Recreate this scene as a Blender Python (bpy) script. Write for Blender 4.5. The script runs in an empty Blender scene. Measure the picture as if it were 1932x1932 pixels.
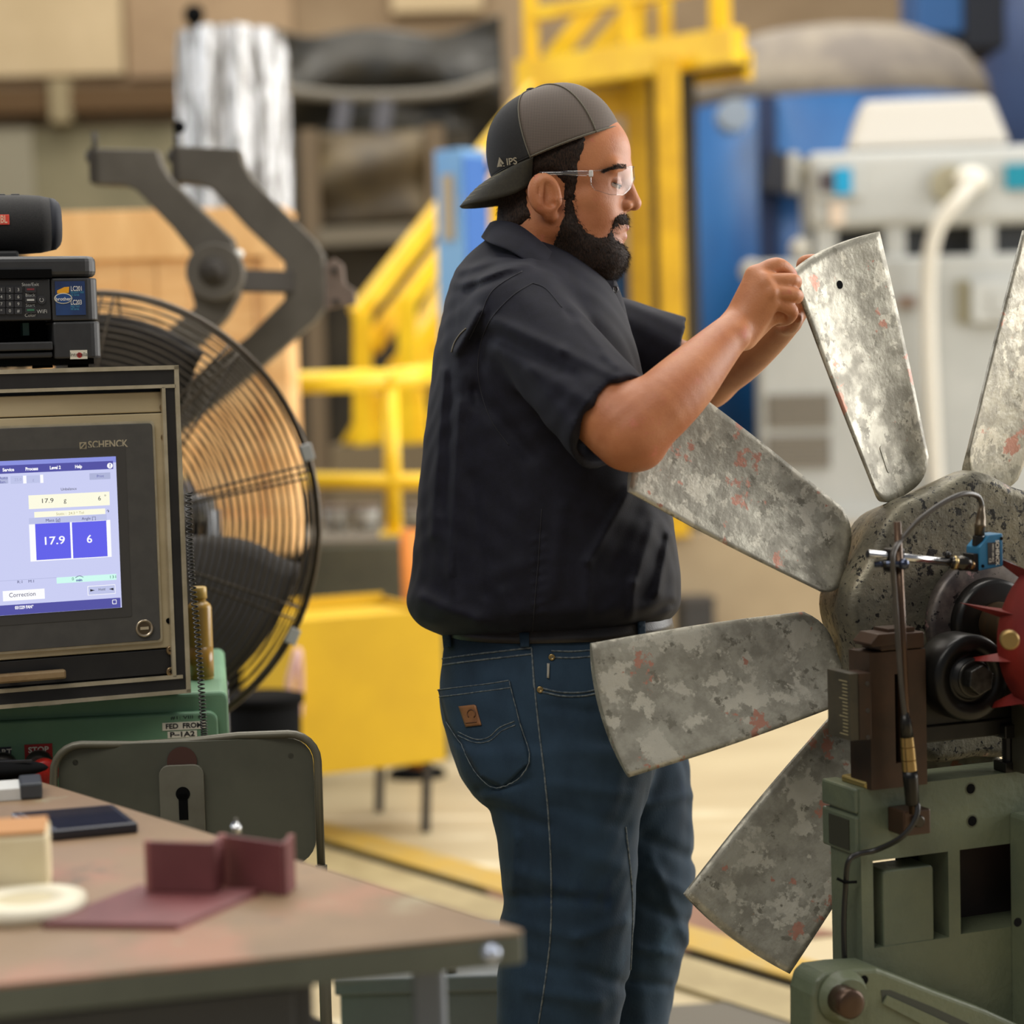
import bpy, bmesh, math, random
import numpy as np
from mathutils import Vector, Matrix
from mathutils.bvhtree import BVHTree

random.seed(7)
rng = np.random.default_rng(7)
scene = bpy.context.scene
COL = scene.collection

# ------------------------------------------------------------------ camera, light, exposure
F_PX, PITCH, CAM_Z, ROLL = 4100.0, math.atan(276 / 4100), 1.36, 0.028
cam_data = bpy.data.cameras.new('camera')
cam_data.sensor_width = 36.0
cam_data.lens = F_PX / 1932.0 * 36.0
cam_data.dof.use_dof = True
cam_data.dof.focus_distance = 2.98
cam_data.dof.aperture_fstop = 2.55
cam_data.clip_end = 200
camera = bpy.data.objects.new('camera', cam_data)
COL.objects.link(camera)
camera.matrix_world = Matrix.Translation((0, 0, CAM_Z)) @ Matrix.Rotation(math.pi / 2 - PITCH, 4, 'X') @ Matrix.Rotation(-ROLL, 4, 'Z')
scene.camera = camera

world = bpy.data.worlds.new('hall_daylight')
scene.world = world
world.use_nodes = True
wb = world.node_tree.nodes['Background']
wb.inputs['Color'].default_value = (0.86, 0.9, 1.0, 1)
wb.inputs['Strength'].default_value = 0.24


def area_light(name, loc, target, sx, sy, power, color):
    l = bpy.data.lights.new(name, 'AREA')
    l.shape = 'RECTANGLE'
    l.size, l.size_y, l.energy, l.color = sx, sy, power, color
    o = bpy.data.objects.new(name, l)
    COL.objects.link(o)
    o.location = loc
    d = Vector(target) - Vector(loc)
    o.rotation_euler = d.to_track_quat('-Z', 'Y').to_euler()
    return o


# daylight through the hall's big side door, the rows of skylights overhead, and an added fill
area_light('side_door_daylight', (7.5, 4.7, 2.7), (0.2, 3.1, 1.1), 5.0, 4.5, 610, (1.0, 0.97, 0.93))
area_light('far_side_door_daylight', (6.5, 8.6, 2.8), (0.3, 3.2, 1.0), 3.0, 4.0, 260, (1.0, 0.98, 0.95))
area_light('skylight_front', (0.5, 4.2, 7.5), (0.3, 3.6, 0), 5.0, 2.0, 260, (1.0, 0.97, 0.92))
area_light('entry_fill', (-2.2, -0.6, 6.2), (-0.3, 3.1, 1.0), 5.0, 2.5, 230, (1.0, 0.96, 0.9))  # added fill above the camera to brighten the left side, no real skylight
area_light('skylight_middle', (-0.5, 8.5, 7.8), (-0.5, 8.5, 0), 9.0, 3.0, 480, (1.0, 0.95, 0.87))
area_light('skylight_rear', (0.5, 14.0, 8.5), (0.5, 15.0, 0), 11.0, 3.0, 680, (1.0, 0.95, 0.87))
area_light('rear_door_daylight', (-7.5, 8.0, 3.5), (0.0, 4.0, 1.0), 3.0, 3.5, 240, (0.85, 0.92, 1.0))

scene.view_settings.view_transform = 'Standard'
scene.view_settings.look = 'None'
scene.view_settings.gamma = 1.0
scene.view_settings.use_curve_mapping = False
scene.view_settings.exposure = 0.0
try:
    scene.cycles.use_denoising = True
    scene.cycles.max_bounces = 8
except Exception:
    pass

# ------------------------------------------------------------------ geometry helpers
CP, SP = math.cos(PITCH), math.sin(PITCH)
CR_, SR_ = math.cos(ROLL), math.sin(ROLL)


def ray(px, py):
    u, v = (px - 966.0) / F_PX, (966.0 - py) / F_PX
    u, v = u * CR_ + v * SR_, -u * SR_ + v * CR_
    return Vector((u, CP + v * SP, v * CP - SP))


def P(px, py, D):
    """point seen at photo pixel (px, py) that stands D metres into the hall"""
    r = ray(px, py)
    return Vector((0, 0, CAM_Z)) + r * (D / r.y)


def PZ(px, py, z):
    r = ray(px, py)
    return Vector((0, 0, CAM_Z)) + r * ((z - CAM_Z) / r.z)


def on_face(emp_matrix, px, py, y0=0.0):
    """(x, z) on the plane y = y0 of a local frame"""
    inv = emp_matrix.inverted()
    o = inv @ Vector((0, 0, CAM_Z))
    d = inv.to_3x3() @ ray(px, py)
    t = (y0 - o.y) / d.y
    p = o + d * t
    return p.x, p.z


def frame(loc, rz):
    return Matrix.Translation(Vector(loc)) @ Matrix.Rotation(rz, 4, 'Z')


def empty(name, loc=(0, 0, 0), rz=0.0, label=None, cat=None, group=None, kind=None):
    o = bpy.data.objects.new(name, None)
    o.empty_display_size = 0.05
    COL.objects.link(o)
    o.location = loc
    o.rotation_euler = (0, 0, rz)
    tag(o, label, cat, group, kind)
    return o


def tag(o, label=None, cat=None, group=None, kind=None):
    if label: o['label'] = label
    if cat: o['category'] = cat
    if group: o['group'] = group
    if kind: o['kind'] = kind
    return o


class MB:
    """collects shapes; build() links them as ONE mesh object"""

    def __init__(self):
        self.v, self.f, self.sm = [], [], []

    def add(self, vs, fs, smooth=False):
        b = len(self.v)
        self.v += [tuple(p) for p in vs]
        self.f += [tuple(b + i for i in f) for f in fs]
        self.sm += [smooth] * len(fs)
        return self

    def box(self, x0, x1, y0, y1, z0, z1):
        vs = [(x0, y0, z0), (x1, y0, z0), (x1, y1, z0), (x0, y1, z0), (x0, y0, z1), (x1, y0, z1), (x1, y1, z1), (x0, y1, z1)]
        return self.add(vs, [(0, 3, 2, 1), (4, 5, 6, 7), (0, 1, 5, 4), (1, 2, 6, 5), (2, 3, 7, 6), (3, 0, 4, 7)])

    def bar(self, a, b, w, h=None, up=(0, 0, 1)):
        """rectangular bar from a to b"""
        a, b = Vector(a), Vector(b)
        h = w if h is None else h
        d = (b - a).normalized()
        u = Vector(up)
        if abs(d.dot(u)) > 0.98: u = Vector((0, 1, 0))
        s = d.cross(u).normalized()
        t = s.cross(d).normalized()
        vs = []
        for p in (a, b):
            for i, j in ((-1, -1), (1, -1), (1, 1), (-1, 1)):
                vs.append(p + s * (i * w / 2) + t * (j * h / 2))
        return self.add(vs, [(0, 1, 2, 3), (7, 6, 5, 4), (0, 4, 5, 1), (1, 5, 6, 2), (2, 6, 7, 3), (3, 7, 4, 0)])

    def prism(self, poly, y0, y1):
        """polygon in (x, z), extruded along y"""
        n = len(poly)
        area = sum(poly[i][0] * poly[(i + 1) % n][1] - poly[(i + 1) % n][0] * poly[i][1] for i in range(n))
        if area < 0: poly = list(reversed(poly))
        vs = [(x, y0, z) for x, z in poly] + [(x, y1, z) for x, z in poly]
        fs = [tuple(range(n)), tuple(reversed(range(n, 2 * n)))]
        for i in range(n):
            j = (i + 1) % n
            fs.append((j, i, n + i, n + j))
        return self.add(vs, fs)

    def slab(self, poly, z0, z1):
        """polygon in (x, y), extruded along z"""
        n = len(poly)
        area = sum(poly[i][0] * poly[(i + 1) % n][1] - poly[(i + 1) % n][0] * poly[i][1] for i in range(n))
        if area < 0: poly = list(reversed(poly))
        vs = [(x, y, z0) for x, y in poly] + [(x, y, z1) for x, y in poly]
        fs = [tuple(reversed(range(n))), tuple(range(n, 2 * n))]
        for i in range(n):
            j = (i + 1) % n
            fs.append((i, j, n + j, n + i))
        return self.add(vs, fs)

    def tube(self, pts, r, n=8, closed=False, cap=True):
        pts = [Vector(p) for p in pts]
        m = len(pts)
        rs = r if isinstance(r, (list, tuple)) else [r] * m
        vs, fs = [], []
        prev = None
        for i, p in enumerate(pts):
            if closed:
                d = pts[(i + 1) % m] - pts[i - 1]
            else:
                d = pts[min(i + 1, m - 1)] - pts[max(i - 1, 0)]
            d.normalize()
            if prev is None:
                u = Vector((0, 0, 1)) if abs(d.z) < 0.9 else Vector((1, 0, 0))
                s = d.cross(u).normalized()
            else:
                s = (prev - d * prev.dot(d)).normalized()
            prev = s
            t = d.cross(s)
            for k in range(n):
                a = 2 * math.pi * k / n
                vs.append(p + s * (math.cos(a) * rs[i]) + t * (math.sin(a) * rs[i]))
        segs = m if closed else m - 1
        for i in range(segs):
            i2 = (i + 1) % m
            for k in range(n):
                k2 = (k + 1) % n
                fs.append((i * n + k, i * n + k2, i2 * n + k2, i2 * n + k))
        self.add(vs, fs, True)
        if cap and not closed:
            b = len(self.v) - len(vs)
            self.f.append(tuple(b + k for k in reversed(range(n)))); self.sm.append(False)
            self.f.append(tuple(b + (m - 1) * n + k for k in range(n))); self.sm.append(False)
        return self

    def cyl(self, a, b, r, n=20, r2=None):
        return self.tube([a, b], [r, r if r2 is None else r2], n)

    def lathe(self, prof, origin, axis, n=32, smooth=True, rmod=None):
        """prof: list of (distance along axis, radius)"""
        o, ax = Vector(origin), Vector(axis).normalized()
        u = Vector((0, 0, 1)) if abs(ax.z) < 0.9 else Vector((1, 0, 0))
        s = ax.cross(u).normalized()
        t = s.cross(ax).normalized()
        vs, fs = [], []
        for h, r in prof:
            for k in range(n):
                a = 2 * math.pi * k / n
                rr = r * (rmod(a) if rmod else 1)
                vs.append(o + ax * h + s * (math.cos(a) * rr) + t * (math.sin(a) * rr))
        for i in range(len(prof) - 1):
            for k in range(n):
                k2 = (k + 1) % n
                fs.append((i * n + k, (i + 1) * n + k, (i + 1) * n + k2, i * n + k2))
        self.add(vs, fs, smooth)
        b = len(self.v) - len(vs)
        self.f.append(tuple(b + k for k in range(n))); self.sm.append(False)
        m = len(prof) - 1
        self.f.append(tuple(b + m * n + k for k in reversed(range(n)))); self.sm.append(False)
        return self

    def sphere(self, c, r, n=16, m=10):
        c = Vector(c)
        rr = r if isinstance(r, (tuple, list)) else (r, r, r)
        vs, fs = [], []
        for i in range(m + 1):
            a = math.pi * i / m
            for k in range(n):
                b = 2 * math.pi * k / n
                vs.append(c + Vector((rr[0] * math.sin(a) * math.cos(b), rr[1] * math.sin(a) * math.sin(b), rr[2] * math.cos(a))))
        for i in range(m):
            for k in range(n):
                k2 = (k + 1) % n
                fs.append((i * n + k, (i + 1) * n + k, (i + 1) * n + k2, i * n + k2))
        return self.add(vs, fs, True)

    def grid(self, fn, nu, nv, smooth=True, flip=False):
        vs = [fn(i / nu, j / nv) for i in range(nu + 1) for j in range(nv + 1)]
        w = nv + 1
        fs = []
        for i in range(nu):
            for j in range(nv):
                q = (i * w + j, (i + 1) * w + j, (i + 1) * w + j + 1, i * w + j + 1)
                fs.append(q[::-1] if flip else q)
        return self.add(vs, fs, smooth)

    def build(self, name, material, parent=None, bevel=0.0, seg=2, fix=True, autosmooth=False, solid=0.0, subdiv=0):
        me = bpy.data.meshes.new(name)
        me.from_pydata(self.v, [], self.f)
        me.polygons.foreach_set('use_smooth', self.sm)
        if fix:
            bm = bmesh.new(); bm.from_mesh(me)
            bmesh.ops.remove_doubles(bm, verts=bm.verts, dist=1e-6)
            bmesh.ops.recalc_face_normals(bm, faces=bm.faces)
            bm.to_mesh(me); bm.free()
        me.update()
        me.materials.append(material)
        o = bpy.data.objects.new(name, me)
        COL.objects.link(o)
        if parent is not None: o.parent = parent
        if solid:
            m = o.modifiers.new('thickness', 'SOLIDIFY'); m.thickness = solid; m.offset = 0
        if bevel:
            m = o.modifiers.new('edge', 'BEVEL'); m.width = bevel; m.segments = seg; m.limit_method = 'ANGLE'; m.angle_limit = math.radians(40)
            m.harden_normals = False
        if subdiv:
            m = o.modifiers.new('smooth', 'SUBSURF'); m.levels = subdiv; m.render_levels = subdiv
        return o


def rrect(x0, x1, z0, z1, r, n=5):
    pts = []
    for cx, cz, a0 in ((x1 - r, z1 - r, 0), (x0 + r, z1 - r, 90), (x0 + r, z0 + r, 180), (x1 - r, z0 + r, 270)):
        for i in range(n + 1):
            a = math.radians(a0 + 90 * i / n)
            pts.append((cx + r * math.cos(a), cz + r * math.sin(a)))
    return pts


def text(body, size, x, y, z, material, parent, align='LEFT', sx=1.0, rot=(math.pi / 2, 0, 0), name='lettering', bold=0.0, extrude=0.0002, fit=None):
    c = bpy.data.curves.new(name, 'FONT')
    c.body = body
    c.size = size
    c.align_x = align
    c.align_y = 'CENTER'
    c.offset = bold
    c.extrude = extrude
    c.resolution_u = 3
    c.materials.append(material)
    o = bpy.data.objects.new(name, c)
    COL.objects.link(o)
    o.location = (x, y, z)
    o.rotation_euler = rot
    o.scale = (sx, 1, 1)
    if fit: o['fit_w'] = fit
    if parent is not None: o.parent = parent
    return o


def smooth_path(pts, n=8):
    """Catmull-Rom through the points"""
    pts = [Vector(p) for p in pts]
    out = []
    for i in range(len(pts) - 1):
        p0, p1, p2, p3 = pts[max(i - 1, 0)], pts[i], pts[i + 1], pts[min(i + 2, len(pts) - 1)]
        for k in range(n):
            t = k / n
            out.append(0.5 * ((2 * p1) + (p2 - p0) * t + (2 * p0 - 5 * p1 + 4 * p2 - p3) * t * t + (3 * p1 - p0 - 3 * p2 + p3) * t ** 3))
    out.append(pts[-1])
    return out


# ------------------------------------------------------------------ materials
def rgb(r, g, b):
    """colour as it reads in the photograph (0-255), to linear"""
    def l(c):
        c /= 255.0
        return c / 12.92 if c <= 0.04045 else ((c + 0.055) / 1.055) ** 2.4
    return (l(r), l(g), l(b), 1)


def mat(name, c, c2=None, scale=8.0, rough=0.55, metal=0.0, vary=False, bump=0.0, bscale=None, spots=(), stretch=(1, 1, 1), detail=6.0,
        lo=0.35, hi=0.65, rough2=None, spec=0.5, sub=0.0, coat=0.0, sheen=0.0):
    """procedural surface: two tones mixed by noise, optional patches (colour, scale, threshold, softness), fine relief"""
    m = bpy.data.materials.new(name)
    m.use_nodes = True
    nt = m.node_tree
    N, L = nt.nodes, nt.links
    bs = N['Principled BSDF']
    bs.inputs['Roughness'].default_value = rough
    bs.inputs['Metallic'].default_value = metal
    bs.inputs['Specular IOR Level'].default_value = spec
    if coat: bs.inputs['Coat Weight'].default_value = coat
    if sheen: bs.inputs['Sheen Weight'].default_value = sheen
    if sub:
        bs.inputs['Subsurface Weight'].default_value = sub
        bs.inputs['Subsurface Radius'].default_value = (0.008, 0.003, 0.0015)
        bs.inputs['Subsurface Scale'].default_value = 1.0
    bs.inputs['Base Color'].default_value = c
    if c2 is None and not bump and not spots: return m
    tc = N.new('ShaderNodeTexCoord')
    mp = N.new('ShaderNodeMapping')
    mp.inputs['Scale'].default_value = stretch
    L.new(tc.outputs['Object'], mp.inputs['Vector'])
    if vary:  # every casting has its own wear
        oi = N.new('ShaderNodeObjectInfo')
        ml = N.new('ShaderNodeMath'); ml.operation = 'MULTIPLY'; ml.inputs[1].default_value = 17.0
        L.new(oi.outputs['Random'], ml.inputs[0])
        cx = N.new('ShaderNodeCombineXYZ')
        for k_ in ('X', 'Y', 'Z'): L.new(ml.outputs[0], cx.inputs[k_])
        L.new(cx.outputs[0], mp.inputs['Location'])

    def noise(sc, det=detail, r=0.6, seed=0.0):
        n = N.new('ShaderNodeTexNoise')
        n.noise_dimensions = '4D'
        n.inputs['W'].default_value = seed
        n.inputs['Scale'].default_value = sc
        n.inputs['Detail'].default_value = det
        n.inputs['Roughness'].default_value = r
        L.new(mp.outputs['Vector'], n.inputs['Vector'])
        return n.outputs['Fac']

    def ramp(src, a, b):
        r = N.new('ShaderNodeMapRange')
        r.interpolation_type = 'SMOOTHSTEP'
        r.inputs['From Min'].default_value = a
        r.inputs['From Max'].default_value = b
        L.new(src, r.inputs['Value'])
        return r.outputs['Result']

    col = None
    if c2 is not None:
        fac = ramp(noise(scale), lo, hi)
        mx = N.new('ShaderNodeMix'); mx.data_type = 'RGBA'
        mx.inputs['A'].default_value = c; mx.inputs['B'].default_value = c2
        L.new(fac, mx.inputs['Factor'])
        col = mx.outputs['Result']
        if rough2 is not None:
            mr = N.new('ShaderNodeMapRange')
            mr.inputs['To Min'].default_value = rough; mr.inputs['To Max'].default_value = rough2
            L.new(fac, mr.inputs['Value'])
            L.new(mr.outputs['Result'], bs.inputs['Roughness'])
    for k, (sc_col, sc, th, soft) in enumerate(spots):
        fac = ramp(noise(sc, 5.0, 0.65, 3.1 + 7.7 * k), th, th + soft)
        mx = N.new('ShaderNodeMix'); mx.data_type = 'RGBA'
        if col is None: mx.inputs['A'].default_value = c
        else: L.new(col, mx.inputs['A'])
        mx.inputs['B'].default_value = sc_col
        L.new(fac, mx.inputs['Factor'])
        col = mx.outputs['Result']
    if col is not None: L.new(col, bs.inputs['Base Color'])
    if bump:
        b = N.new('ShaderNodeBump')
        b.inputs['Strength'].default_value = 1.0
        b.inputs['Distance'].default_value = bump
        L.new(noise(bscale or scale * 6, 4.0, 0.6, 11.0), b.inputs['Height'])
        L.new(b.outputs['Normal'], bs.inputs['Normal'])
    return m


def glow(name, c, strength=1.0):
    m = bpy.data.materials.new(name)
    m.use_nodes = True
    bs = m.node_tree.nodes['Principled BSDF']
    bs.inputs['Base Color'].default_value = (0.01, 0.01, 0.01, 1)
    bs.inputs['Emission Color'].default_value = c
    bs.inputs['Emission Strength'].default_value = strength
    bs.inputs['Roughness'].default_value = 0.3
    return m


def glass(name, c, rough=0.02, ior=1.45, alpha=None):
    m = bpy.data.materials.new(name)
    m.use_nodes = True
    bs = m.node_tree.nodes['Principled BSDF']
    bs.inputs['Base Color'].default_value = c
    bs.inputs['Roughness'].default_value = rough
    bs.inputs['Transmission Weight'].default_value = 1.0
    bs.inputs['IOR'].default_value = ior
    if alpha is not None: bs.inputs['Alpha'].default_value = alpha
    return m


BLACK = mat('black_plastic', rgb(30, 30, 31), rgb(38, 38, 38), 40, 0.45, bump=0.0001, bscale=900)
SOOT = mat('matt_black', rgb(12, 12, 12), rough=0.9, spec=0.08)
CHROME = mat('bright_steel', rgb(205, 205, 205), rough=0.18, metal=1.0)
STEEL = mat('dull_steel', rgb(120, 118, 112), rgb(90, 86, 80), 30, 0.4, 0.9)
YELLOW = mat('safety_yellow_paint', rgb(240, 198, 20), rgb(226, 178, 10), 5, 0.42, spots=[(rgb(150, 110, 30), 14, 0.74, 0.06)])
WHITE = mat('white_print', rgb(228, 226, 218), rough=0.6)
# ================================================================== the hall
CONCRETE = mat('floor_concrete', rgb(186, 170, 134), rgb(170, 153, 118), 1.2, 0.5, bump=0.0006, bscale=30, stretch=(0.4, 2.2, 1),
               spots=[(rgb(212, 200, 168), 2.2, 0.58, 0.12), (rgb(140, 120, 90), 0.9, 0.68, 0.1)])
floor = MB().box(-14, 16, -3, 18.2, -0.2, 0).build('floor', CONCRETE)
tag(floor, 'beige concrete hall floor with worn streaks', 'floor', kind='structure')

WALLC = mat('back_wall_cladding', rgb(156, 134, 104), rgb(136, 114, 86), 0.8, 0.8, bump=0.002, bscale=20)
wall = MB().box(-14, 16, 18.0, 18.3, 0, 9).build('wall_back', WALLC)
tag(wall, 'brown clad rear wall of the hall', 'wall', kind='structure')


def wall_panel(name, px0, px1, py0, py1, material, th=0.08, D=18.0):
    a, b = P(px0, py1, D), P(px1, py0, D)
    return MB().box(a.x, b.x, D - th, D + 0.02, a.z, b.z).build(name, material, wall, bevel=0.01)


CREAM = mat('cream_panel', rgb(206, 184, 146), rgb(194, 172, 134), 1.5, 0.8)
wall_panel('panel', -300, 224, -200, 158, CREAM, 0.12)
wall_panel('panel', 740, 905, -200, 28, CREAM, 0.10)
wall_panel('panel', 245, 545, -200, 150, mat('tan_panel', rgb(170, 144, 112), rgb(152, 126, 96), 1.5, 0.8), 0.08)
wall_panel('girt', -300, 350, 168, 232, mat('dark_girt', rgb(92, 68, 38), rough=0.8), 0.3)
wall_panel('girt_post', 112, 146, 160, 240, mat('pale_post', rgb(150, 136, 104), rough=0.8), 0.36)
wall_panel('lower_panel', -300, 460, 235, 470, mat('sage_panel', rgb(140, 132, 104), rgb(124, 118, 92), 1.2, 0.8), 0.14)
wall_panel('lower_panel', -40, 70, 245, 400, mat('grey_panel', rgb(146, 140, 120), rough=0.8), 0.2)

# floor markings, a plate and a dark sheet for a shadow
edge_a, edge_b = PZ(560, 1580, 0), PZ(1130, 1752, 0)
d = (edge_b - edge_a).normalized()
nrm = Vector((-d.y, d.x, 0))
if nrm.y < 0: nrm = -nrm
far_a, far_b = edge_a - d * 2.2, edge_b + d * 1.2


def strip(name, off0, off1, z0, z1, material):
    ps = [far_a + nrm * off0, far_b + nrm * off0, far_b + nrm * off1, far_a + nrm * off1]
    return MB().slab([(p.x, p.y) for p in ps], z0, z1).build(name, material, floor)


strip('trench_edge', 0.02, 0.15, 0.0, 0.012, mat('worn_yellow_line', rgb(178, 142, 50), rgb(164, 142, 88), 9, 0.6, lo=0.3, hi=0.8))
strip('trench_slot', -0.035, 0.02, 0.0, 0.004, SOOT)
strip('trench_edge', -0.20, -0.035, 0.0, 0.012, mat('trench_angle_iron', rgb(160, 144, 104), rgb(146, 130, 92), 7, 0.6))
RUSTPLATE = mat('rusty_plate', rgb(128, 92, 70), rgb(106, 74, 56), 3, 0.7)
ps = [PZ(905, 1672, 0), PZ(1200, 1672, 0), PZ(1585, 1765, 0), PZ(1300, 1800, 0), PZ(940, 1712, 0)]
tag(MB().slab([(p.x, p.y) for p in ps], 0.0, 0.006).build('floor_plate', RUSTPLATE), 'rust brown steel plate lying on the floor behind the man', 'floor plate')
ps = [PZ(1240, 1905, 0), PZ(1500, 1890, 0), PZ(1700, 2000, 0), PZ(1300, 2060, 0)]
tag(MB().slab([(p.x, p.y) for p in ps], 0.0, 0.008).build('floor_shadow', mat('shadow_grey', rgb(96, 90, 78), rough=0.8)), 'dark grey sheet standing in for the shadow on the floor under the lowest fan blade', 'shadow')  # shadow on the floor, put in as a dark grey sheet

# ================================================================== raised foundation that carries the tanks and the motor
FZ = P(1450, 1006, 10.2).z
fx0 = P(1120, 1000, 10.2).x
FOUND = mat('foundation_concrete', rgb(168, 150, 120), rgb(154, 136, 108), 1.5, 0.75, bump=0.001, bscale=25)
fnd = MB().box(fx0, 14.0, 10.2, 17.6, 0, FZ).build('machine_foundation', FOUND)
tag(fnd, 'raised beige concrete foundation under the white motor and blue tanks', 'foundation', kind='structure')

# ================================================================== blue tank and vessels behind
BLUE = mat('tank_blue', rgb(38, 104, 166), rgb(28, 82, 140), 1.6, 0.42, stretch=(1, 1, 0.5), spots=[(rgb(92, 128, 168), 3, 0.62, 0.12), (rgb(20, 50, 96), 2, 0.66, 0.1)])
DUST = mat('dusty_crown', rgb(158, 148, 132), rgb(128, 120, 112), 3, 0.9)
TD = 13.2
c = P(1585, 600, TD)
R = 285 * TD / F_PX
ztop = P(1585, 172, TD - R).z - FZ
tank = empty('storage_tank', (c.x, TD, FZ), 0, 'tall blue cylindrical tank with a dusty domed top behind the white motor', 'tank', 'blue tanks at the back')
MB().lathe([(0, R * 0.98), (0.02, R), (ztop, R)], (0, 0, 0), (0, 0, 1), 64).build('shell', BLUE, tank)
MB().lathe([(ztop, R * 1.0), (ztop + 0.14, R * 0.97), (ztop + 0.32, R * 0.82), (ztop + 0.44, R * 0.55), (ztop + 0.49, R * 0.2)], (0, 0, 0), (0, 0, 1), 64).build('dome', DUST, tank)
xs = P(1455, 400, TD - R).x - c.x
ys = -math.sqrt(max(R * R - xs * xs, 0.01))
DKBL = mat('dark_blue_steel', rgb(34, 50, 86), rough=0.6)
MB().bar((xs, ys - 0.02, 0), (xs, ys - 0.02, ztop), 0.10, 0.08).build('seam_channel', DKBL, tank)
MB().bar((xs - 0.02, ys - 0.10, ztop - 0.42), (xs + 0.35, ys - 0.16, ztop - 0.52), 0.12, 0.22).build('lifting_lug', mat('dark_lug', rgb(52, 54, 62), rough=0.7), tank)
MB().cyl((xs - 0.2, ys, ztop - 0.12), (xs - 0.2, ys - 0.25, ztop - 0.12), 0.09).build('nozzle', mat('pale_nozzle', rgb(150, 164, 180), rough=0.5), tank)
for dx in (-0.05,):
    MB().bar((-R * 0.985, -0.15, 0.5), (-R * 0.985, -0.15, ztop), 0.05, 0.12).build('sight_rail', mat('pale_rail', rgb(150, 176, 208), rough=0.4), tank)

D2 = 15.5
c = P(2010, 500, D2)
R2 = 150 * D2 / F_PX
t2 = empty('storage_tank', (c.x, D2, FZ), 0, 'slate blue tank at the right edge behind the white motor', 'tank', 'blue tanks at the back')
MB().lathe([(0, R2), (5.0, R2)], (0, 0, 0), (0, 0, 1), 48).build('shell', mat('slate_blue', rgb(62, 84, 128), rgb(52, 70, 108), 1.5, 0.5, spots=[(rgb(140, 110, 100), 3, 0.7, 0.06)]), t2)

# blue duct above the tank and its dark neighbour
a, b = P(1715, 78, 14.2), P(1800, -120, 14.2)
duct = empty('blue_duct', ((a.x + b.x) / 2, 14.2, 0), 0, 'blue box duct hanging above the domed tank', 'duct')
MB().box(a.x - duct.location.x, b.x - duct.location.x, -0.3, 0.3, a.z, b.z + 1).build('casing', mat('duct_blue', rgb(40, 92, 150), rough=0.5), duct, bevel=0.02)
a2, b2 = P(1800, 92, 14.2), P(1872, -120, 14.2)
MB().box(a2.x - duct.location.x, b2.x - duct.location.x, -0.35, 0.3, a2.z - 0.05, b2.z + 1).build('dark_panel', mat('duct_dark', rgb(20, 26, 38), rough=0.7), duct, bevel=0.02)
MB().box(a.x - duct.location.x - 0.1, b2.x - duct.location.x + 0.1, -0.1, 0.1, b.z + 0.8, 8.9).build('hanger', DKBL, duct)

# ================================================================== yellow platform with railing and stairs
plat = empty('access_platform', (P(1150, 600, 10.4).x, 10.4, 0), 0, 'yellow steel access platform with railing, columns and stairs beside the blue tank', 'platform')
po = plat.location.copy()


def loc(v): return Vector(v) - po


zb = P(985, 146, 11).z
A = P(985, 146, 11)
sB = P(1395, 84, 1.0).z - CAM_Z
B = P(1395, 84, (A.z - CAM_Z) / sB)
MB().bar(loc(A), loc(B), 0.10, 0.16).build('edge_beam', YELLOW, plat, bevel=0.006)
Ad, Bd = A + Vector((0.1, 0.55, 0)), B + Vector((0.12, 0.7, 0))
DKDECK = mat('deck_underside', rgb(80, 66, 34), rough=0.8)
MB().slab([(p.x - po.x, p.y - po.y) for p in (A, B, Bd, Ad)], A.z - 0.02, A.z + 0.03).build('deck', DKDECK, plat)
MB().bar(loc(Ad), loc(Bd), 0.08, 0.14).build('edge_beam', YELLOW, plat)


def along(t): return A.lerp(B, t)


for t in (0.05, 0.52, 0.93):
    p = along(t)
    MB().bar(loc(p), loc(p + Vector((0, 0, 1.05))), 0.075, 0.075).build('railing_post', YELLOW, plat, bevel=0.004)
for h, w in ((0.30, 0.07), (0.95, 0.08)):
    MB().bar(loc(along(0.03) + Vector((0, 0, h))), loc(along(0.98) + Vector((0, 0, h))), 0.06, w).build('railing_rail', YELLOW, plat, bevel=0.004)
for t in (0.5, 0.62, 0.86):
    p = Ad.lerp(Bd, t)
    MB().bar(loc(p), loc(p + Vector((0, 0, 1.05))), 0.07, 0.07).build('railing_post', YELLOW, plat)
for h in (0.5, 0.95):
    MB().bar(loc(Ad.lerp(Bd, 0.4) + Vector((0, 0, h))), loc(Bd + Vector((0, 0, h))), 0.05, 0.07).build('railing_rail', YELLOW, plat)
for q0, q1 in (((1042, 112), (1150, -20)), ((1115, 112), (1220, -10))):
    MB().bar(loc(P(*q0, 11.3)), loc(P(*q1, 11.3)), 0.05, 0.10).build('railing_brace', YELLOW, plat)
# columns under the deck
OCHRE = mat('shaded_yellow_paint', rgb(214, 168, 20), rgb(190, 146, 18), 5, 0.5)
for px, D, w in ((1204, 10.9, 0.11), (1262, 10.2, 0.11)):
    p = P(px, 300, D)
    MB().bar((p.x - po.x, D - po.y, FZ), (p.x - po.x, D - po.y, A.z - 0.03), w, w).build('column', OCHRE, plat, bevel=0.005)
DKBR = mat('gap_brown', rgb(52, 44, 26), rough=0.7)
for px, D, w in ((1232, 11.0, 0.06), (1296, 10.6, 0.09)):
    p = P(px, 300, D)
    MB().bar((p.x - po.x, D - po.y, FZ), (p.x - po.x, D - po.y, A.z - 0.03), w, w).build('gap_strip', DKBR, plat)  # dark strips drawn for the dark gaps beside the columns, not pipes
p0, p1 = P(1120, 196, 10.9), P(1212, 196, 10.9)
MB().bar(loc(p0), loc(p1), 0.10, 0.12).build('knee_brace', OCHRE, plat)
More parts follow.
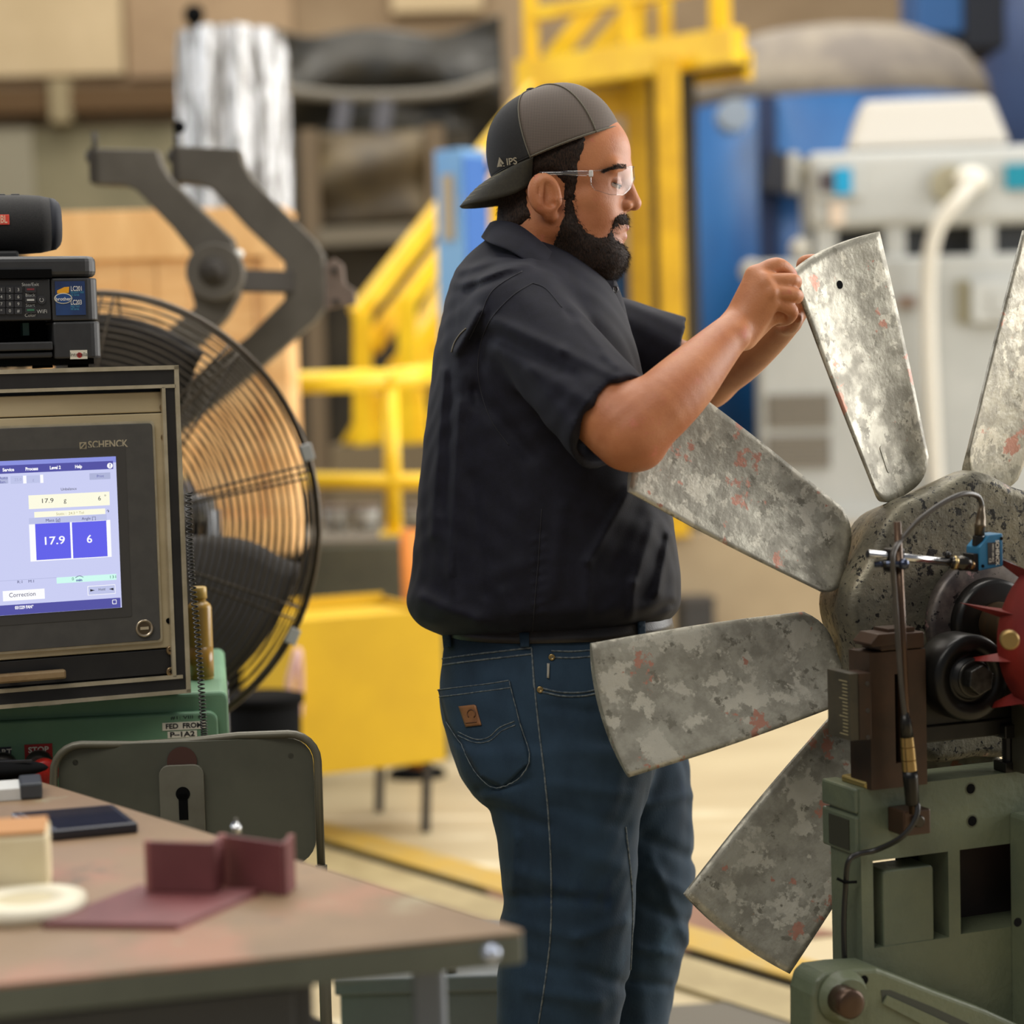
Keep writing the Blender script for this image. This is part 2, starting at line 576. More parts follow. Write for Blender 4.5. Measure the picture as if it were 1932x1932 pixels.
# stairs descending to the left
SD = 9.9
rails = [((1010, 168), (672, 598)), ((1000, 262), (700, 652)), ((960, 420), (742, 706))]
for q0, q1 in rails:
    MB().bar(loc(P(*q0, SD + 0.8)), loc(P(*q1, SD - 0.3)), 0.05, 0.085).build('stair_rail', YELLOW, plat, bevel=0.004)
MB().bar(loc(P(1010, 250, SD + 1.0)), loc(P(730, 800, SD - 0.1)), 0.06, 0.22).build('stringer', YELLOW, plat)
for px, py0, py1 in ((684, 590, 860), (768, 560, 860)):
    p, q = P(px, py0, SD - 0.3), P(px, py1, SD - 0.3)
    MB().bar(loc(p), loc(q), 0.08, 0.08).build('newel_post', YELLOW, plat, bevel=0.004)
for i in range(9):
    t = i / 8
    s0, s1 = P(740, 790, SD - 0.1).lerp(P(1000, 290, SD + 0.95), t), None
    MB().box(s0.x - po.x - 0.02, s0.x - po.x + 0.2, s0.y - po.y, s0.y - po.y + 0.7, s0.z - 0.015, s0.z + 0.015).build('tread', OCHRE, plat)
f0 = P(640, 832, SD - 0.35)
foot = [P(642, 838, SD - 0.3), P(810, 838, SD - 0.3), P(800, 740, SD - 0.3), P(700, 738, SD - 0.3)]
MB().prism([(q.x - po.x, q.z) for q in foot], foot[0].y - po.y, foot[0].y - po.y + 0.12).build('foot_gusset', YELLOW, plat, bevel=0.01)
fp = P(720, 838, SD - 0.3)
MB().box(fp.x - po.x - 0.22, fp.x - po.x + 0.24, fp.y - po.y - 0.06, fp.y - po.y + 0.4, 0, fp.z).build('foot_block', mat('plinth_grey', rgb(112, 98, 74), rough=0.9), plat)

# light blue column in front of the stairs
LB = mat('pale_blue_paint', rgb(116, 164, 206), rgb(98, 148, 196), 2, 0.5, spots=[(rgb(180, 166, 140), 2.2, 0.62, 0.08)])
p = P(862, 300, 8.8)
col_ = empty('blue_column', (p.x, 8.8, 0), math.radians(-38), 'pale blue square steel column behind the back of the cap', 'column')
zt = P(880, 283, 8.8).z
MB().box(-0.07, 0.075, -0.06, 0.1, 0, zt).build('shaft', LB, col_, bevel=0.006)
MB().box(-0.03, 0.03, -0.068, -0.059, zt - 0.36, zt - 0.1).build('notice_plate', mat('tan_notice', rgb(168, 152, 124), rough=0.7), col_)
MB().box(0.074, 0.080, -0.055, 0.095, 0.1, zt - 0.03).build('shaded_side', mat('shaded_side_blue', rgb(24, 92, 170), rough=0.5), col_)  # shade of the column's right face, put into a darker blue

# dark blue cabinet
a, b = P(1160, 645, 11.9), P(1312, 492, 11.9)
bc = empty('blue_locker', ((a.x + b.x) / 2, 11.9, FZ), 0, 'dark teal blue steel locker standing between the beard and the raised hand', 'locker')
x0, x1 = a.x - bc.location.x, b.x - bc.location.x
b.z -= FZ
NAVY = mat('teal_blue_paint', rgb(18, 74, 118), rgb(14, 60, 98), 2, 0.5)
MB().box(x0, x1, 0, 0.5, 0, b.z).build('body', NAVY, bc, bevel=0.008)
MB().box(x0 + 0.015, x0 + 0.19, -0.012, 0.0, 0.06, b.z - 0.03).build('door', NAVY, bc, bevel=0.003)
MB().box(x0 + 0.2, x1 - 0.015, -0.012, 0.0, 0.06, b.z - 0.03).build('door', NAVY, bc, bevel=0.003)
MB().box(x0 - 0.01, x1 + 0.01, -0.02, 0.5, b.z, b.z + 0.035).build('top', mat('grey_top', rgb(108, 110, 112), rough=0.7), bc)

# ================================================================== big white motor
MW = mat('motor_white', rgb(184, 186, 182), rgb(174, 176, 172), 2, 0.5)
MW2 = mat('motor_grey_white', rgb(178, 180, 176), rgb(168, 170, 166), 2, 0.55)
MD = 10.7
mo = P(1700, 600, MD)
motor = empty('electric_motor', (mo.x, MD, FZ), math.radians(-6), 'large white vertical electric motor with a tapered hood and curved conduit', 'motor')
MF = frame((mo.x, MD, FZ), math.radians(-6))


def mf(px, py, y=0.0): return on_face(MF, px, py, y)


xl, zbase = mf(1436, 1010); xr, _ = mf(2010, 1000); _, zl = mf(1436, 492)
MB().prism([(xl, 0.02), (xr, 0.02), (xr, zl), (xl, zl)], 0, 1.2).build('lower_housing', MW2, motor, bevel=0.03, seg=3)
MB().box(xl - 0.05, xr + 0.05, -0.05, 1.25, 0, 0.06).build('base_plate', MW2, motor)
ul, u0 = mf(1524, 434); ur, u1 = mf(2030, 268)
MB().box(ul + 0.06, ur, 0.15, 1.1, zl - 0.02, u0 + 0.02).build('gap_core', mat('gap_dark', rgb(52, 54, 56), rough=0.8), motor)
for px in (1560, 1690, 1860):
    x, _ = mf(px, 460)
    MB().box(x - 0.05, x + 0.05, 0.03, 0.2, zl - 0.01, u0 + 0.01).build('gap_pillar', MW, motor)
MB().box(ul, ur, 0, 1.15, u0, u1).build('upper_housing', MW, motor, bevel=0.05, seg=4)
c0, cz0 = mf(1603, 268); c1, _ = mf(1912, 268); e0, cz1 = mf(1632, 180); e1, _ = mf(1880, 180)
hood = MB()
vs = [(c0, 0.08, cz0 - 0.03), (c1, 0.08, cz0 - 0.03), (c1, 1.0, cz0 - 0.03), (c0, 1.0, cz0 - 0.03), (e0, 0.2, cz1), (e1, 0.2, cz1), (e1, 0.88, cz1), (e0, 0.88, cz1)]
hood.add(vs, [(0, 3, 2, 1), (4, 5, 6, 7), (0, 1, 5, 4), (1, 2, 6, 5), (2, 3, 7, 6), (3, 0, 4, 7)])
hood.build('hood', mat('hood_cream', rgb(192, 188, 178), rough=0.5), motor, bevel=0.035, seg=4)
x0, z0 = mf(1488, 358); x1, z1 = mf(1508, 284)
MB().box(x0, x1, 0.05, 0.3, z0, z1).build('flange', MW, motor, bevel=0.015)
MB().cyl((x1 - 0.01, 0.17, (z0 + z1) / 2), (ul + 0.02, 0.17, (z0 + z1) / 2), 0.06).build('flange_pipe', mat('pipe_stone', rgb(160, 154, 134), rough=0.6), motor)
x0, z0 = mf(1540, 376); x1, z1 = mf(1624, 308)
MB().box(x0, x1, -0.03, 0.01, z0, z1).build('plate_frame', MW, motor, bevel=0.006)
xa, za = mf(1574, 368); xb, zb2 = mf(1606, 318)
MB().box(xa, xb, -0.045, -0.02, za, zb2).build('blue_nameplate', mat('plate_cyan', rgb(22, 150, 196), rough=0.4), motor)
xa, za = mf(1546, 362); xb, zb2 = mf(1574, 326)
MB().box(xa, xb, -0.045, -0.02, za, zb2).build('dark_nameplate', mat('plate_dark', rgb(70, 62, 66), rough=0.4), motor)
xa, za = mf(1566, 425); xb, zb2 = mf(1592, 382)
MB().box(xa, xb, -0.02, 0.01, za, zb2).build('data_tag', mat('tag_pink', rgb(214, 196, 176), rough=0.6), motor)
xa, za = mf(1896, 358); xb, zb2 = mf(1990, 308)
MB().box(xa, xb, -0.03, 0.01, za, zb2).build('blue_nameplate', mat('plate_teal', rgb(18, 128, 150), rough=0.4), motor)
# conduit
pts = []
for px, py, y in ((1842, 338, -0.08), (1812, 372, -0.16), (1774, 420, -0.16), (1756, 480, -0.14), (1752, 580, -0.1), (1758, 760, -0.08), (1772, 1000, -0.06)):
    x, z = mf(px, py, y); pts.append((x, y, z))
MB().tube(smooth_path(pts, 6), 0.036, 12).build('conduit', mat('conduit_white', rgb(212, 208, 196), rough=0.45), motor)
x, z = mf(1832, 338, -0.06)
MB().sphere((x, -0.06, z), (0.085, 0.08, 0.06)).build('conduit_elbow', mat('elbow_white', rgb(226, 222, 208), rough=0.4), motor)
x, z = mf(1790, 348, 0.0)
MB().cyl((x, 0.02, z), (x, -0.05, z), 0.09).build('junction_boss', mat('boss_stone', rgb(158, 152, 128), rough=0.6), motor)
# louvres
LV = mat('louvre_grey', rgb(136, 130, 118), rough=0.7)
for (qa, qb) in (((1452, 808), (1562, 742)), ((1452, 884), (1562, 820))):
    x0, z0 = mf(*qa); x1, z1 = mf(*qb)
    n = 7
    for i in range(n):
        z = z0 + (z1 - z0) * (i + 0.5) / n
        MB().box(x0, x1, -0.02, 0.01, z - 0.008, z + 0.006).build('louvre', LV, motor)
    MB().box(x0 - 0.01, x1 + 0.01, -0.004, 0.012, z0, z1).build('louvre_back', mat('louvre_dark', rgb(92, 86, 76), rough=0.8), motor)
x0, z0 = mf(1694, 582); x1, z1 = mf(1728, 558)
MB().box(x0, x1, -0.02, 0.01, z0, z1).build('rating_plate', mat('rating_brown', rgb(128, 108, 94), rough=0.5), motor)
x0, z0 = mf(1830, 610); x1, z1 = mf(1985, 528)
MB().box(x0, x1, -0.06, 0.01, z0, z1).build('terminal_box', MW, motor, bevel=0.008)
x0, z0 = mf(1868, 592); x1, z1 = mf(1985, 546)
MB().box(x0, x1, -0.07, -0.05, z0, z1).build('terminal_cover', MW2, motor)
x0, z0 = mf(1808, 608); x1, z1 = mf(1828, 528)
MB().box(x0, x1, -0.03, 0.01, z0, z1).build('cable_gland', mat('gland_olive', rgb(138, 132, 106), rough=0.6), motor)
for (px, py, r) in ((1512, 470, 0.06), (1418, 512, 0.06)):
    x, z = mf(px, py, 0.1)
    MB().sphere((x, 0.1, z), r).cyl((x, 0.1, z), (x + 0.2, 0.3, z - 0.05), 0.04).build('pipe_fitting', mat('fitting_white', rgb(198, 196, 186), rough=0.5), motor)

# small dark crate on the floor behind the belly
p = P(1318, 1176, 9.9)
bx = empty('floor_box', (p.x, 9.9, 0), 0.2, 'small dark box on the floor beyond the belly', 'box')
bz = P(1318, 1128, 9.9).z
MB().box(-0.07, 0.08, 0, 0.16, 0, bz - 0.03).build('body', mat('box_charcoal', rgb(50, 48, 46), rough=0.8), bx, bevel=0.006)
MB().box(-0.075, 0.085, -0.004, 0.165, bz - 0.03, bz).build('lid', mat('lid_charcoal', rgb(62, 58, 54), rough=0.8), bx, bevel=0.004)

# ================================================================== tarp covered rack and film-wrapped bundle
TARP = mat('black_tarp', rgb(40, 38, 32), rgb(58, 54, 44), 3, 0.45, stretch=(1, 1, 0.6))
RD = 12.7
a, b = P(528, 330, RD), P(946, 44, RD)
rk = empty('covered_rack', ((a.x + b.x) / 2, RD, 0), 0, 'tall rack of machinery hung with black tarpaulin behind the steel clamp', 'rack')
hx = (b.x - a.x) / 2


def tarp(u, v):
    x = -hx + 2 * hx * u
    top = b.z - 0.05 * math.sin(u * math.pi) * 1.0 - 0.03 * math.sin(u * 11)
    z = top + (a.z + 0.22 - top) * v
    sag = 0.10 * math.sin(v * 7.0 + 2.6 * math.sin(u * math.pi)) + 0.05 * math.sin(u * 17 + v * 4)
    return (x, -0.1 + sag * (0.4 + 0.6 * v), z)


MB().grid(tarp, 40, 24).build('tarpaulin', TARP, rk, solid=0.015)
MB().box(-hx + 0.05, hx - 0.05, 0.2, 0.8, 0, b.z - 0.12).build('frame', mat('rack_dark', rgb(48, 44, 36), rough=0.8), rk)
s0, s1 = P(530, 178, RD - 0.3), P(935, 152, RD - 0.3)
pts = [P(530, 170, RD - 0.3), P(640, 182, RD - 0.32), P(760, 182, RD - 0.32), P(860, 172, RD - 0.3), P(940, 148, RD - 0.25)]
MB().tube([p - rk.location for p in smooth_path(pts, 6)], 0.035, 8).build('strap', mat('strap_grey', rgb(112, 106, 94), rough=0.6), rk)
for px in (650, 728):
    p, q = P(px, 190, RD - 0.35), P(px - 8, 248, RD - 0.35)
    MB().bar(p - rk.location, q - rk.location, 0.09, 0.03).build('strap_tail', mat('tail_grey', rgb(92, 92, 98), rough=0.6), rk)
SACK = mat('brown_sheet', rgb(112, 96, 66), rgb(70, 60, 44), 2.5, 0.6)
sx0, sx1 = P(595, 400, RD - 0.4).x - rk.location.x, P(810, 400, RD - 0.4).x - rk.location.x
sz0, sz1 = P(700, 420, RD - 0.4).z, P(700, 250, RD - 0.4).z


def sack(u, v):
    return (sx0 + (sx1 - sx0) * u, -0.42 - 0.12 * math.sin(u * math.pi) * math.sin(v * math.pi) + 0.04 * math.sin(9 * v + 3 * u), sz1 + (sz0 - sz1) * v)


MB().grid(sack, 18, 14).build('draped_sheet', SACK, rk, solid=0.02)
MB().box(sx0 - 0.15, sx1 + 0.25, -0.34, 0.2, 0, sz1).build('lower_block', mat('block_dark', rgb(60, 54, 42), rgb(44, 40, 32), 2, 0.8), rk)
for px, w in ((585, 0.10), (822, 0.10)):
    p = P(px, 300, RD - 0.45)
    MB().bar((p.x - rk.location.x, -0.45, 0), (p.x - rk.location.x, -0.45, sz1 + 0.02), w, 0.1).build('upright', mat('upright_brown', rgb(108, 92, 70), rough=0.7), rk)
p0, p1 = P(600, 448, RD - 0.5), P(800, 438, RD - 0.5)
MB().bar(p0 - rk.location, p1 - rk.location, 0.1, 0.1).build('cross_bar', mat('bar_stone', rgb(112, 104, 88), rough=0.7), rk)
p0, p1 = P(610, 480, RD - 0.52), P(790, 470, RD - 0.52)

FILM = mat('clear_film', rgb(222, 224, 228), rgb(128, 126, 122), 7, 0.16, stretch=(3.2, 3.2, 0.7), lo=0.44, hi=0.56, spec=0.9)
WD = 9.4
a, b = P(350, 300, WD), P(530, 62, WD)
fb = empty('wrapped_bundle', ((a.x + b.x) / 2, WD, 0), 0, 'tall bundle wrapped in shiny clear plastic film above the steel clamp', 'bundle')
hw = (b.x - a.x) / 2


def film(u, v):
    th = 2 * math.pi * u
    z = b.z * (1 - v)
    w = hw * (1.0 - 0.12 * v) * (1 if v > 0.02 else 0.93)
    rr = 1 + 0.10 * math.sin(9 * th + 1.5 * math.sin(6 * v)) + 0.05 * math.sin(23 * th + 9 * v)
    return (w * rr * math.cos(th), 0.28 * rr * math.sin(th), z)


MB().grid(film, 120, 30).build('film', FILM, fb)
MB().box(-hw * 0.7, hw * 0.7, -0.15, 0.15, 0, b.z - 0.06).build('core', mat('bundle_core', rgb(150, 146, 136), rough=0.7), fb)
p = P(366, 28, WD)
MB().sphere((p.x - fb.location.x, 0, p.z), 0.045).cyl((p.x - fb.location.x, 0, b.z - 0.1), (p.x - fb.location.x, 0, p.z), 0.02).build('lifting_eye', SOOT, fb)

# ================================================================== wooden crate on a dark bench
PINE = mat('pine_boards', rgb(240, 194, 134), rgb(224, 172, 110), 2.5, 0.6, stretch=(1, 1, 6), spots=[(rgb(156, 104, 56), 7, 0.72, 0.05)])
PINE2 = mat('pine_boards_across', rgb(242, 196, 134), rgb(226, 176, 114), 2.5, 0.6, stretch=(6, 1, 1))
CD = 6.9
zc0, zc1 = P(400, 1050, CD).z, P(400, 402, CD).z
xc0, xc1 = P(60, 700, CD).x, P(545, 700, CD).x
cr = empty('wooden_crate', ((xc0 + xc1) / 2, CD, zc0), 0, 'pale pine shipping crate of vertical boards behind the round fan', 'crate')
w2 = (xc1 - xc0) / 2
H = zc1 - zc0
nb = 8
bw = 2 * w2 / nb
for i in range(nb):
    MB().box(-w2 + i * bw + 0.001, -w2 + (i + 1) * bw - 0.001, 0.004 * (i % 2), 0.022, 0.02, H - 0.02).build('plank', PINE, cr, bevel=0.002)
for z0, z1 in ((H - 0.14, H), (0.0, 0.12)):
    MB().box(-w2, w2, -0.022, 0.0, z0, z1).build('batten', PINE2, cr, bevel=0.003)
for x0 in (-w2, w2 - 0.07):
    MB().box(x0, x0 + 0.07, -0.02, 0.0, 0.12, H - 0.14).build('batten', PINE, cr, bevel=0.003)
MB().box(-w2, -w2 + 0.02, 0.022, 0.34, 0, H).build('side_panel', PINE, cr)
MB().box(w2 - 0.02, w2, 0.022, 0.34, 0, H).build('side_panel', PINE, cr)
MB().box(-w2 - 0.005, w2 + 0.005, -0.02, 0.35, H, H + 0.015).build('lid', PINE2, cr, bevel=0.003)
bench = empty('dark_bench', ((xc0 + xc1) / 2, CD, 0), 0, 'black steel bench carrying the pine crate behind the fan', 'bench')
MB().box(-w2 - 0.1, w2 + 0.03, -0.05, 0.36, zc0 - 0.06, zc0).build('top', SOOT, bench)
MB().box(-w2 - 0.05, w2, 0.0, 0.35, 0.0, zc0 - 0.06).build('body', SOOT, bench)
for sx in (-1, 1):
    MB().box(sx * (w2 - 0.03) - 0.03, sx * (w2 - 0.03) + 0.03, -0.04, -0.001, 0, zc0 - 0.06).build('leg', BLACK, bench)

# ================================================================== grey steel clamp machine
CLAMP = mat('clamp_grey', rgb(92, 86, 76), rgb(80, 74, 64), 6, 0.6, bump=0.0004, bscale=80)
CLD = mat('clamp_dark', rgb(52, 46, 38), rough=0.7)
KD = 4.95
kp = P(300, 1200, KD)
kl = empty('pivot_clamp', (kp.x, KD, 0), 0, 'grey steel clamp with two cranked arms and a round pivot above the fan', 'clamp')


def kpt(px, py, y=0.0):
    p = P(px, py, KD + y)
    return (p.x - kp.x, p.z)


armA = [(183, 283), (300, 285), (308, 312), (322, 336), (380, 395), (440, 450), (460, 505), (452, 560), (430, 600), (330, 700), (250, 760), (215, 700), (300, 640), (372, 580), (356, 520), (366, 478), (330, 432), (262, 362), (240, 352), (185, 350)]
MB().prism([kpt(*q) for q in armA], -0.035, 0.035).build('arm', CLAMP, kl, bevel=0.004)
armB = [(336, 278), (456, 284), (462, 312), (478, 340), (540, 402), (596, 456), (612, 482), (612, 584), (598, 604), (500, 690), (400, 770), (300, 850), (260, 800), (380, 700), (470, 636), (540, 566), (540, 497), (470, 432), (402, 358), (380, 350), (336, 346)]
MB().prism([kpt(*q, 0.14) for q in armB], 0.10, 0.18).build('arm', CLAMP, kl, bevel=0.004)
x, z = kpt(405, 513, -0.06)
MB().lathe([(0, 0.064), (0.06, 0.064)], (x, -0.07, z), (0, 1, 0), 40).build('pivot_disc', CLAMP, kl, bevel=0.003)
MB().lathe([(0, 0.034), (0.006, 0.03), (0.006, 0.012), (0.02, 0.010)], (x, -0.071, z), (0, -1, 0), 32).build('pivot_cap', CLD, kl)
a, b = kpt(440, 530, 0.05), kpt(545, 532, 0.1)
MB().bar((a[0], 0.03, a[1]), (b[0], 0.12, b[1]), 0.05, 0.05).build('cross_bar', CLD, kl, bevel=0.003)
for px0, y in ((184, 0.0), (337, 0.14)):
    a, b = kpt(px0, 348, y), kpt(px0 - 2, 258, y)
    MB().box(a[0] - 0.008, a[0] + 0.003, y - 0.05, y + 0.05, a[1], b[1] - 0.03).build('jaw_plate', CLD, kl)
    MB().cyl((a[0] - 0.002, y, b[1] - 0.04), (a[0] - 0.002, y, b[1] + 0.01), 0.006, 10).build('set_pin', CLD, kl)
    c_ = kpt(px0 - 14, 296, y)
    MB().lathe([(0, 0.012), (0.012, 0.016), (0.03, 0.010)], (c_[0] - 0.008, y, c_[1]), (1, 0, 0), 16).build('knob', CLD, kl)
c_ = kpt(338, 240, 0.14)
MB().sphere((c_[0], 0.14, c_[1]), 0.015).build('ball_knob', SOOT, kl)
c_ = kpt(452, 480, -0.04)
MB().sphere((c_[0], -0.05, c_[1]), 0.011).build('white_plug', WHITE, kl)
PINKB = mat('pinkish_primer', rgb(122, 104, 92), rgb(100, 88, 78), 8, 0.7)
lug = [(616, 500), (632, 488), (648, 500), (652, 535), (672, 548), (672, 575), (640, 580), (616, 585)]
MB().prism([kpt(*q, 0.14) for q in lug], 0.11, 0.15).build('hinge_lug', PINKB, kl, bevel=0.003)
for q in ((630, 510), (634, 570)):
    c_ = kpt(*q, 0.1)
    MB().cyl((c_[0], 0.1, c_[1]), (c_[0], 0.115, c_[1]), 0.008, 12).build('hinge_bolt', CLD, kl)
x0, z0 = kpt(215, 860, 0.05); x1, _ = kpt(300, 860, 0.05)
MB().box(x0 - 0.02, x1 + 0.02, 0.0, 0.2, 0.04, kpt(250, 720, 0.05)[1]).build('pedestal', CLAMP, kl, bevel=0.005)
MB().box(x0 - 0.12, x1 + 0.10, -0.12, 0.32, 0, 0.05).build('base_plate', CLD, kl)

# ================================================================== yellow guard rail, plinth, cart
GD = 7.7
gp = P(735, 1010, GD)
zt = P(690, 1022, GD - 0.1).z
pl = empty('concrete_plinth', (P(680, 1020, GD).x, GD, 0), 0, 'grey green concrete plinth under the low yellow guard rail', 'plinth')
x0, x1 = P(430, 1050, GD).x - pl.location.x, P(758, 1050, GD - 0.2).x - pl.location.x
MB().box(x0, x1 + 0.15, -0.2, 0.5, 0, zt).build('block', mat('plinth_green_grey', rgb(86, 86, 70), rgb(72, 72, 60), 3, 0.8, bump=0.002), pl, bevel=0.012)
MB().box(x0 + 0.02, x1 + 0.13, -0.19, 0.49, zt, zt + 0.012).build('cap', mat('plinth_cap', rgb(112, 104, 90), rough=0.8), pl)
zt += 0.012
gr = empty('guard_rail', (gp.x, GD, zt), 0, 'low yellow pipe guard rail with one post beside the shirt back', 'railing')


def gl(px, py, y=0.0):
    p = P(px, py, GD + y); return (p.x - gp.x, y, p.z - zt)


BRY = mat('bright_yellow_paint', rgb(250, 212, 44), rgb(240, 196, 30), 4, 0.4)
MB().tube([gl(400, 728), gl(735, 716)], 0.040, 14).build('top_rail', BRY, gr)
MB().tube([gl(735, 716), gl(860, 700, 0.9)], 0.040, 14).build('top_rail', BRY, gr)
MB().sphere(gl(735, 716), 0.041).build('rail_bend', BRY, gr)
MB().tube([gl(400, 905), gl(737, 908), gl(960, 908)], 0.030, 12).build('middle_rail', BRY, gr)
q = gl(735, 716)
MB().tube([(q[0], 0, 0.0), q], 0.029, 12).build('post', BRY, gr)
MB().box(q[0] - 0.05, q[0] + 0.07, -0.05, 0.06, 0, 0.014).build('base_plate', BRY, gr, bevel=0.003)
for k, (px, sz, c_) in enumerate(((635, 0.05, (152, 150, 142)), (690, 0.052, (176, 176, 170)), (790, 0.05, (168, 164, 150)))):
    D = GD + 0.3
    p = P(px, 985, D)
    o = empty('paint_pail', (p.x, D, zt), 0, ('grey dented pail behind the fan rim', 'pale grey pail left of the guard rail post', 'off-white pail between the guard rail post and the shirt')[k], 'pail', 'pails behind the guard rail')
    z1 = P(px, 955, D).z - zt
    MB().lathe([(0.0, sz * 0.8), (z1, sz)], (0, 0, 0), (0, 0, 1), 20).build('pail_body', mat('pail_%d' % k, rgb(*c_), rough=0.5), o)
    MB().lathe([(z1 - 0.012, sz * 1.04), (z1 + 0.004, sz * 1.04)], (0, 0, 0), (0, 0, 1), 20).build('pail_rim', mat('pail_rim_%d' % k, rgb(110, 96, 86), rough=0.6), o)

# orange pole by the plinth
p = P(775, 1080, 7.2)
op = empty('marker_pole', (p.x, 7.2, 0), 0, 'thin orange marker pole beside the grey plinth', 'pole')
MB().cyl((0, 0, 0.02), (0.0, 0, P(770, 1000, 7.2).z), 0.03, 12).build('pole', mat('marker_orange', rgb(214, 128, 34), rough=0.5), op)
MB().lathe([(0, 0.1), (0.02, 0.09), (0.03, 0.035)], (0, 0, 0), (0, 0, 1), 20).build('pole_foot', SOOT, op)

# yellow sheet metal cart
YD = 6.15
yl, yr = P(556, 1468, YD - 0.05), P(842, 1440, YD + 0.16)
ang = math.atan2(yr.y - yl.y, yr.x - yl.x)
ct = empty('yellow_cart', (yl.x, yl.y, 0), ang, 'bright yellow sheet metal box cart on thin legs behind the man', 'cart')
W = math.hypot(yr.x - yl.x, yr.y - yl.y)
z0, z1 = yl.z, P(556, 1172, YD - 0.05).z
CARTY = mat('cart_yellow', rgb(216, 174, 6), rgb(206, 164, 5), 3, 0.6, spots=[(rgb(176, 132, 16), 6, 0.74, 0.05)])
MB().box(0, W, 0, 0.012, z0, z1).build('front_panel', CARTY, ct, bevel=0.003)
MB().box(0, 0.012, 0.012, 0.42, z0, z1).build('side_panel', CARTY, ct)
MB().box(W - 0.012, W, 0.012, 0.42, z0, z1).build('side_panel', CARTY, ct)
MB().box(0.012, W - 0.012, 0.41, 0.42, z0, z1 + 0.015).build('rear_panel', CARTY, ct)
MB().box(0.012, W - 0.012, 0.012, 0.41, z0, z0 + 0.012).build('bottom_panel', CARTY, ct)
MB().box(0.1, W - 0.02, 0.03, 0.4, z1 - 0.05, z1 - 0.02).build('tray', CARTY, ct)
for x, y in ((0.06, 0.03), (W - 0.06, 0.03), (0.06, 0.38), (W - 0.06, 0.38)):
    MB().bar((x, y, 0), (x + 0.012, y, z0), 0.022, 0.022).build('leg', CLD, ct)
PINK = mat('pink_hose', rgb(206, 166, 160), rough=0.6)
pp = [P(548, 1330, YD - 0.12), P(546, 1290, YD - 0.14), P(556, 1250, YD - 0.14), P(563, 1230, YD - 0.12), P(566, 1290, YD - 0.1), P(564, 1350, YD - 0.08)]
tag(MB().tube(smooth_path(pp, 6), 0.011, 10).build('air_hose', PINK), 'pink rubber hose hung on the corner of the yellow cart', 'hose')

# black bin behind the chair
p = P(490, 1380, 5.3)
zt = P(490, 1318, 5.3).z
bn = empty('waste_bin', (p.x, 5.35, 0), 0, 'black plastic bin between the fan and the yellow cart', 'bin')
MB().lathe([(0, 0.085), (zt, 0.10)], (0, 0, 0), (0, 0, 1), 28).build('bin_body', SOOT, bn)
MB().lathe([(zt - 0.02, 0.106), (zt, 0.108), (zt + 0.004, 0.09)], (0, 0, 0), (0, 0, 1), 28).build('bin_rim', SOOT, bn)

# grey steel box at the man's feet
p = P(885, 1890, 3.72)
gb = empty('steel_box', (p.x, 3.75, 0), 0, 'blue grey steel box on the floor behind the near trouser leg', 'box')
z1 = P(885, 1838, 3.7).z
GBX = mat('slate_grey_paint', rgb(92, 98, 100), rgb(82, 88, 90), 4, 0.5)
x0, x1 = P(640, 1850, 3.7).x - gb.location.x, P(1010, 1850, 3.7).x - gb.location.x
MB().box(x0, x1, -0.05, 0.3, 0, z1 - 0.012).build('body', GBX, gb, bevel=0.006)
MB().box(x0 - 0.008, x1 + 0.008, -0.058, 0.308, z1 - 0.03, z1).build('lid', GBX, gb, bevel=0.004)
x, z = P(848, 1826, 3.7).x - gb.location.x, z1
MB().lathe([(0, 0.012), (0.012, 0.012), (0.014, 0.008)], (x, -0.03, z), (0, 0, 1), 14).build('latch_knob', CLD, gb)
# ================================================================== pedestal fan
WIRE = mat('guard_wire', rgb(70, 60, 46), rgb(58, 50, 38), 20, 0.35, 0.6)
BLADEK = mat('fan_blade_black', rgb(44, 38, 32), rough=0.55)
fc = P(187, 984, 4.0)
fan = empty('pedestal_fan', (fc.x, fc.y, 0), math.radians(-11), 'big round pedestal fan with a black wire guard behind the control cabinet', 'fan')
zc = fc.z
RF = 0.415


def dome(r, depth): return -depth * (1 - (r / RF) ** 2.2)


for nm, depth, sgn in (('front_guard', 0.10, 1), ('rear_guard', 0.12, -1)):
    g = MB()
    nring = 30 if sgn > 0 else 22
    for i in range(nring):
        r = 0.07 + (RF - 0.07) * i / (nring - 1)
        y = dome(r, depth) * sgn - 0.02 * sgn
        g.tube([(r * math.cos(t), y, zc + r * math.sin(t)) for t in [2 * math.pi * k / 72 for k in range(72)]], 0.0017, 5, closed=True)
    for k in range(10):
        for off in (-0.055, 0.055) if sgn > 0 else (0,):
            a = 2 * math.pi * (k + 0.33) / 10 + off * 0.5
            pts = []
            for i in range(9):
                r = 0.06 + (RF - 0.06) * i / 8
                aa = a + off * 0.35 * (1 - r / RF)
                pts.append((r * math.cos(aa), dome(r, depth) * sgn - 0.024 * sgn, zc + r * math.sin(aa)))
            g.tube(pts, 0.0024, 5)
    g.build(nm, WIRE, fan, fix=False)
MB().tube([(RF * 1.01 * math.cos(t), 0, zc + RF * 1.01 * math.sin(t)) for t in [2 * math.pi * k / 96 for k in range(96)]], 0.0065, 8, closed=True).build('outer_ring', WIRE, fan)
MB().lathe([(0, 0.075), (0.006, 0.078), (0.012, 0.05)], (0, -0.118, zc), (0, -1, 0), 32).build('guard_badge', SOOT, fan)


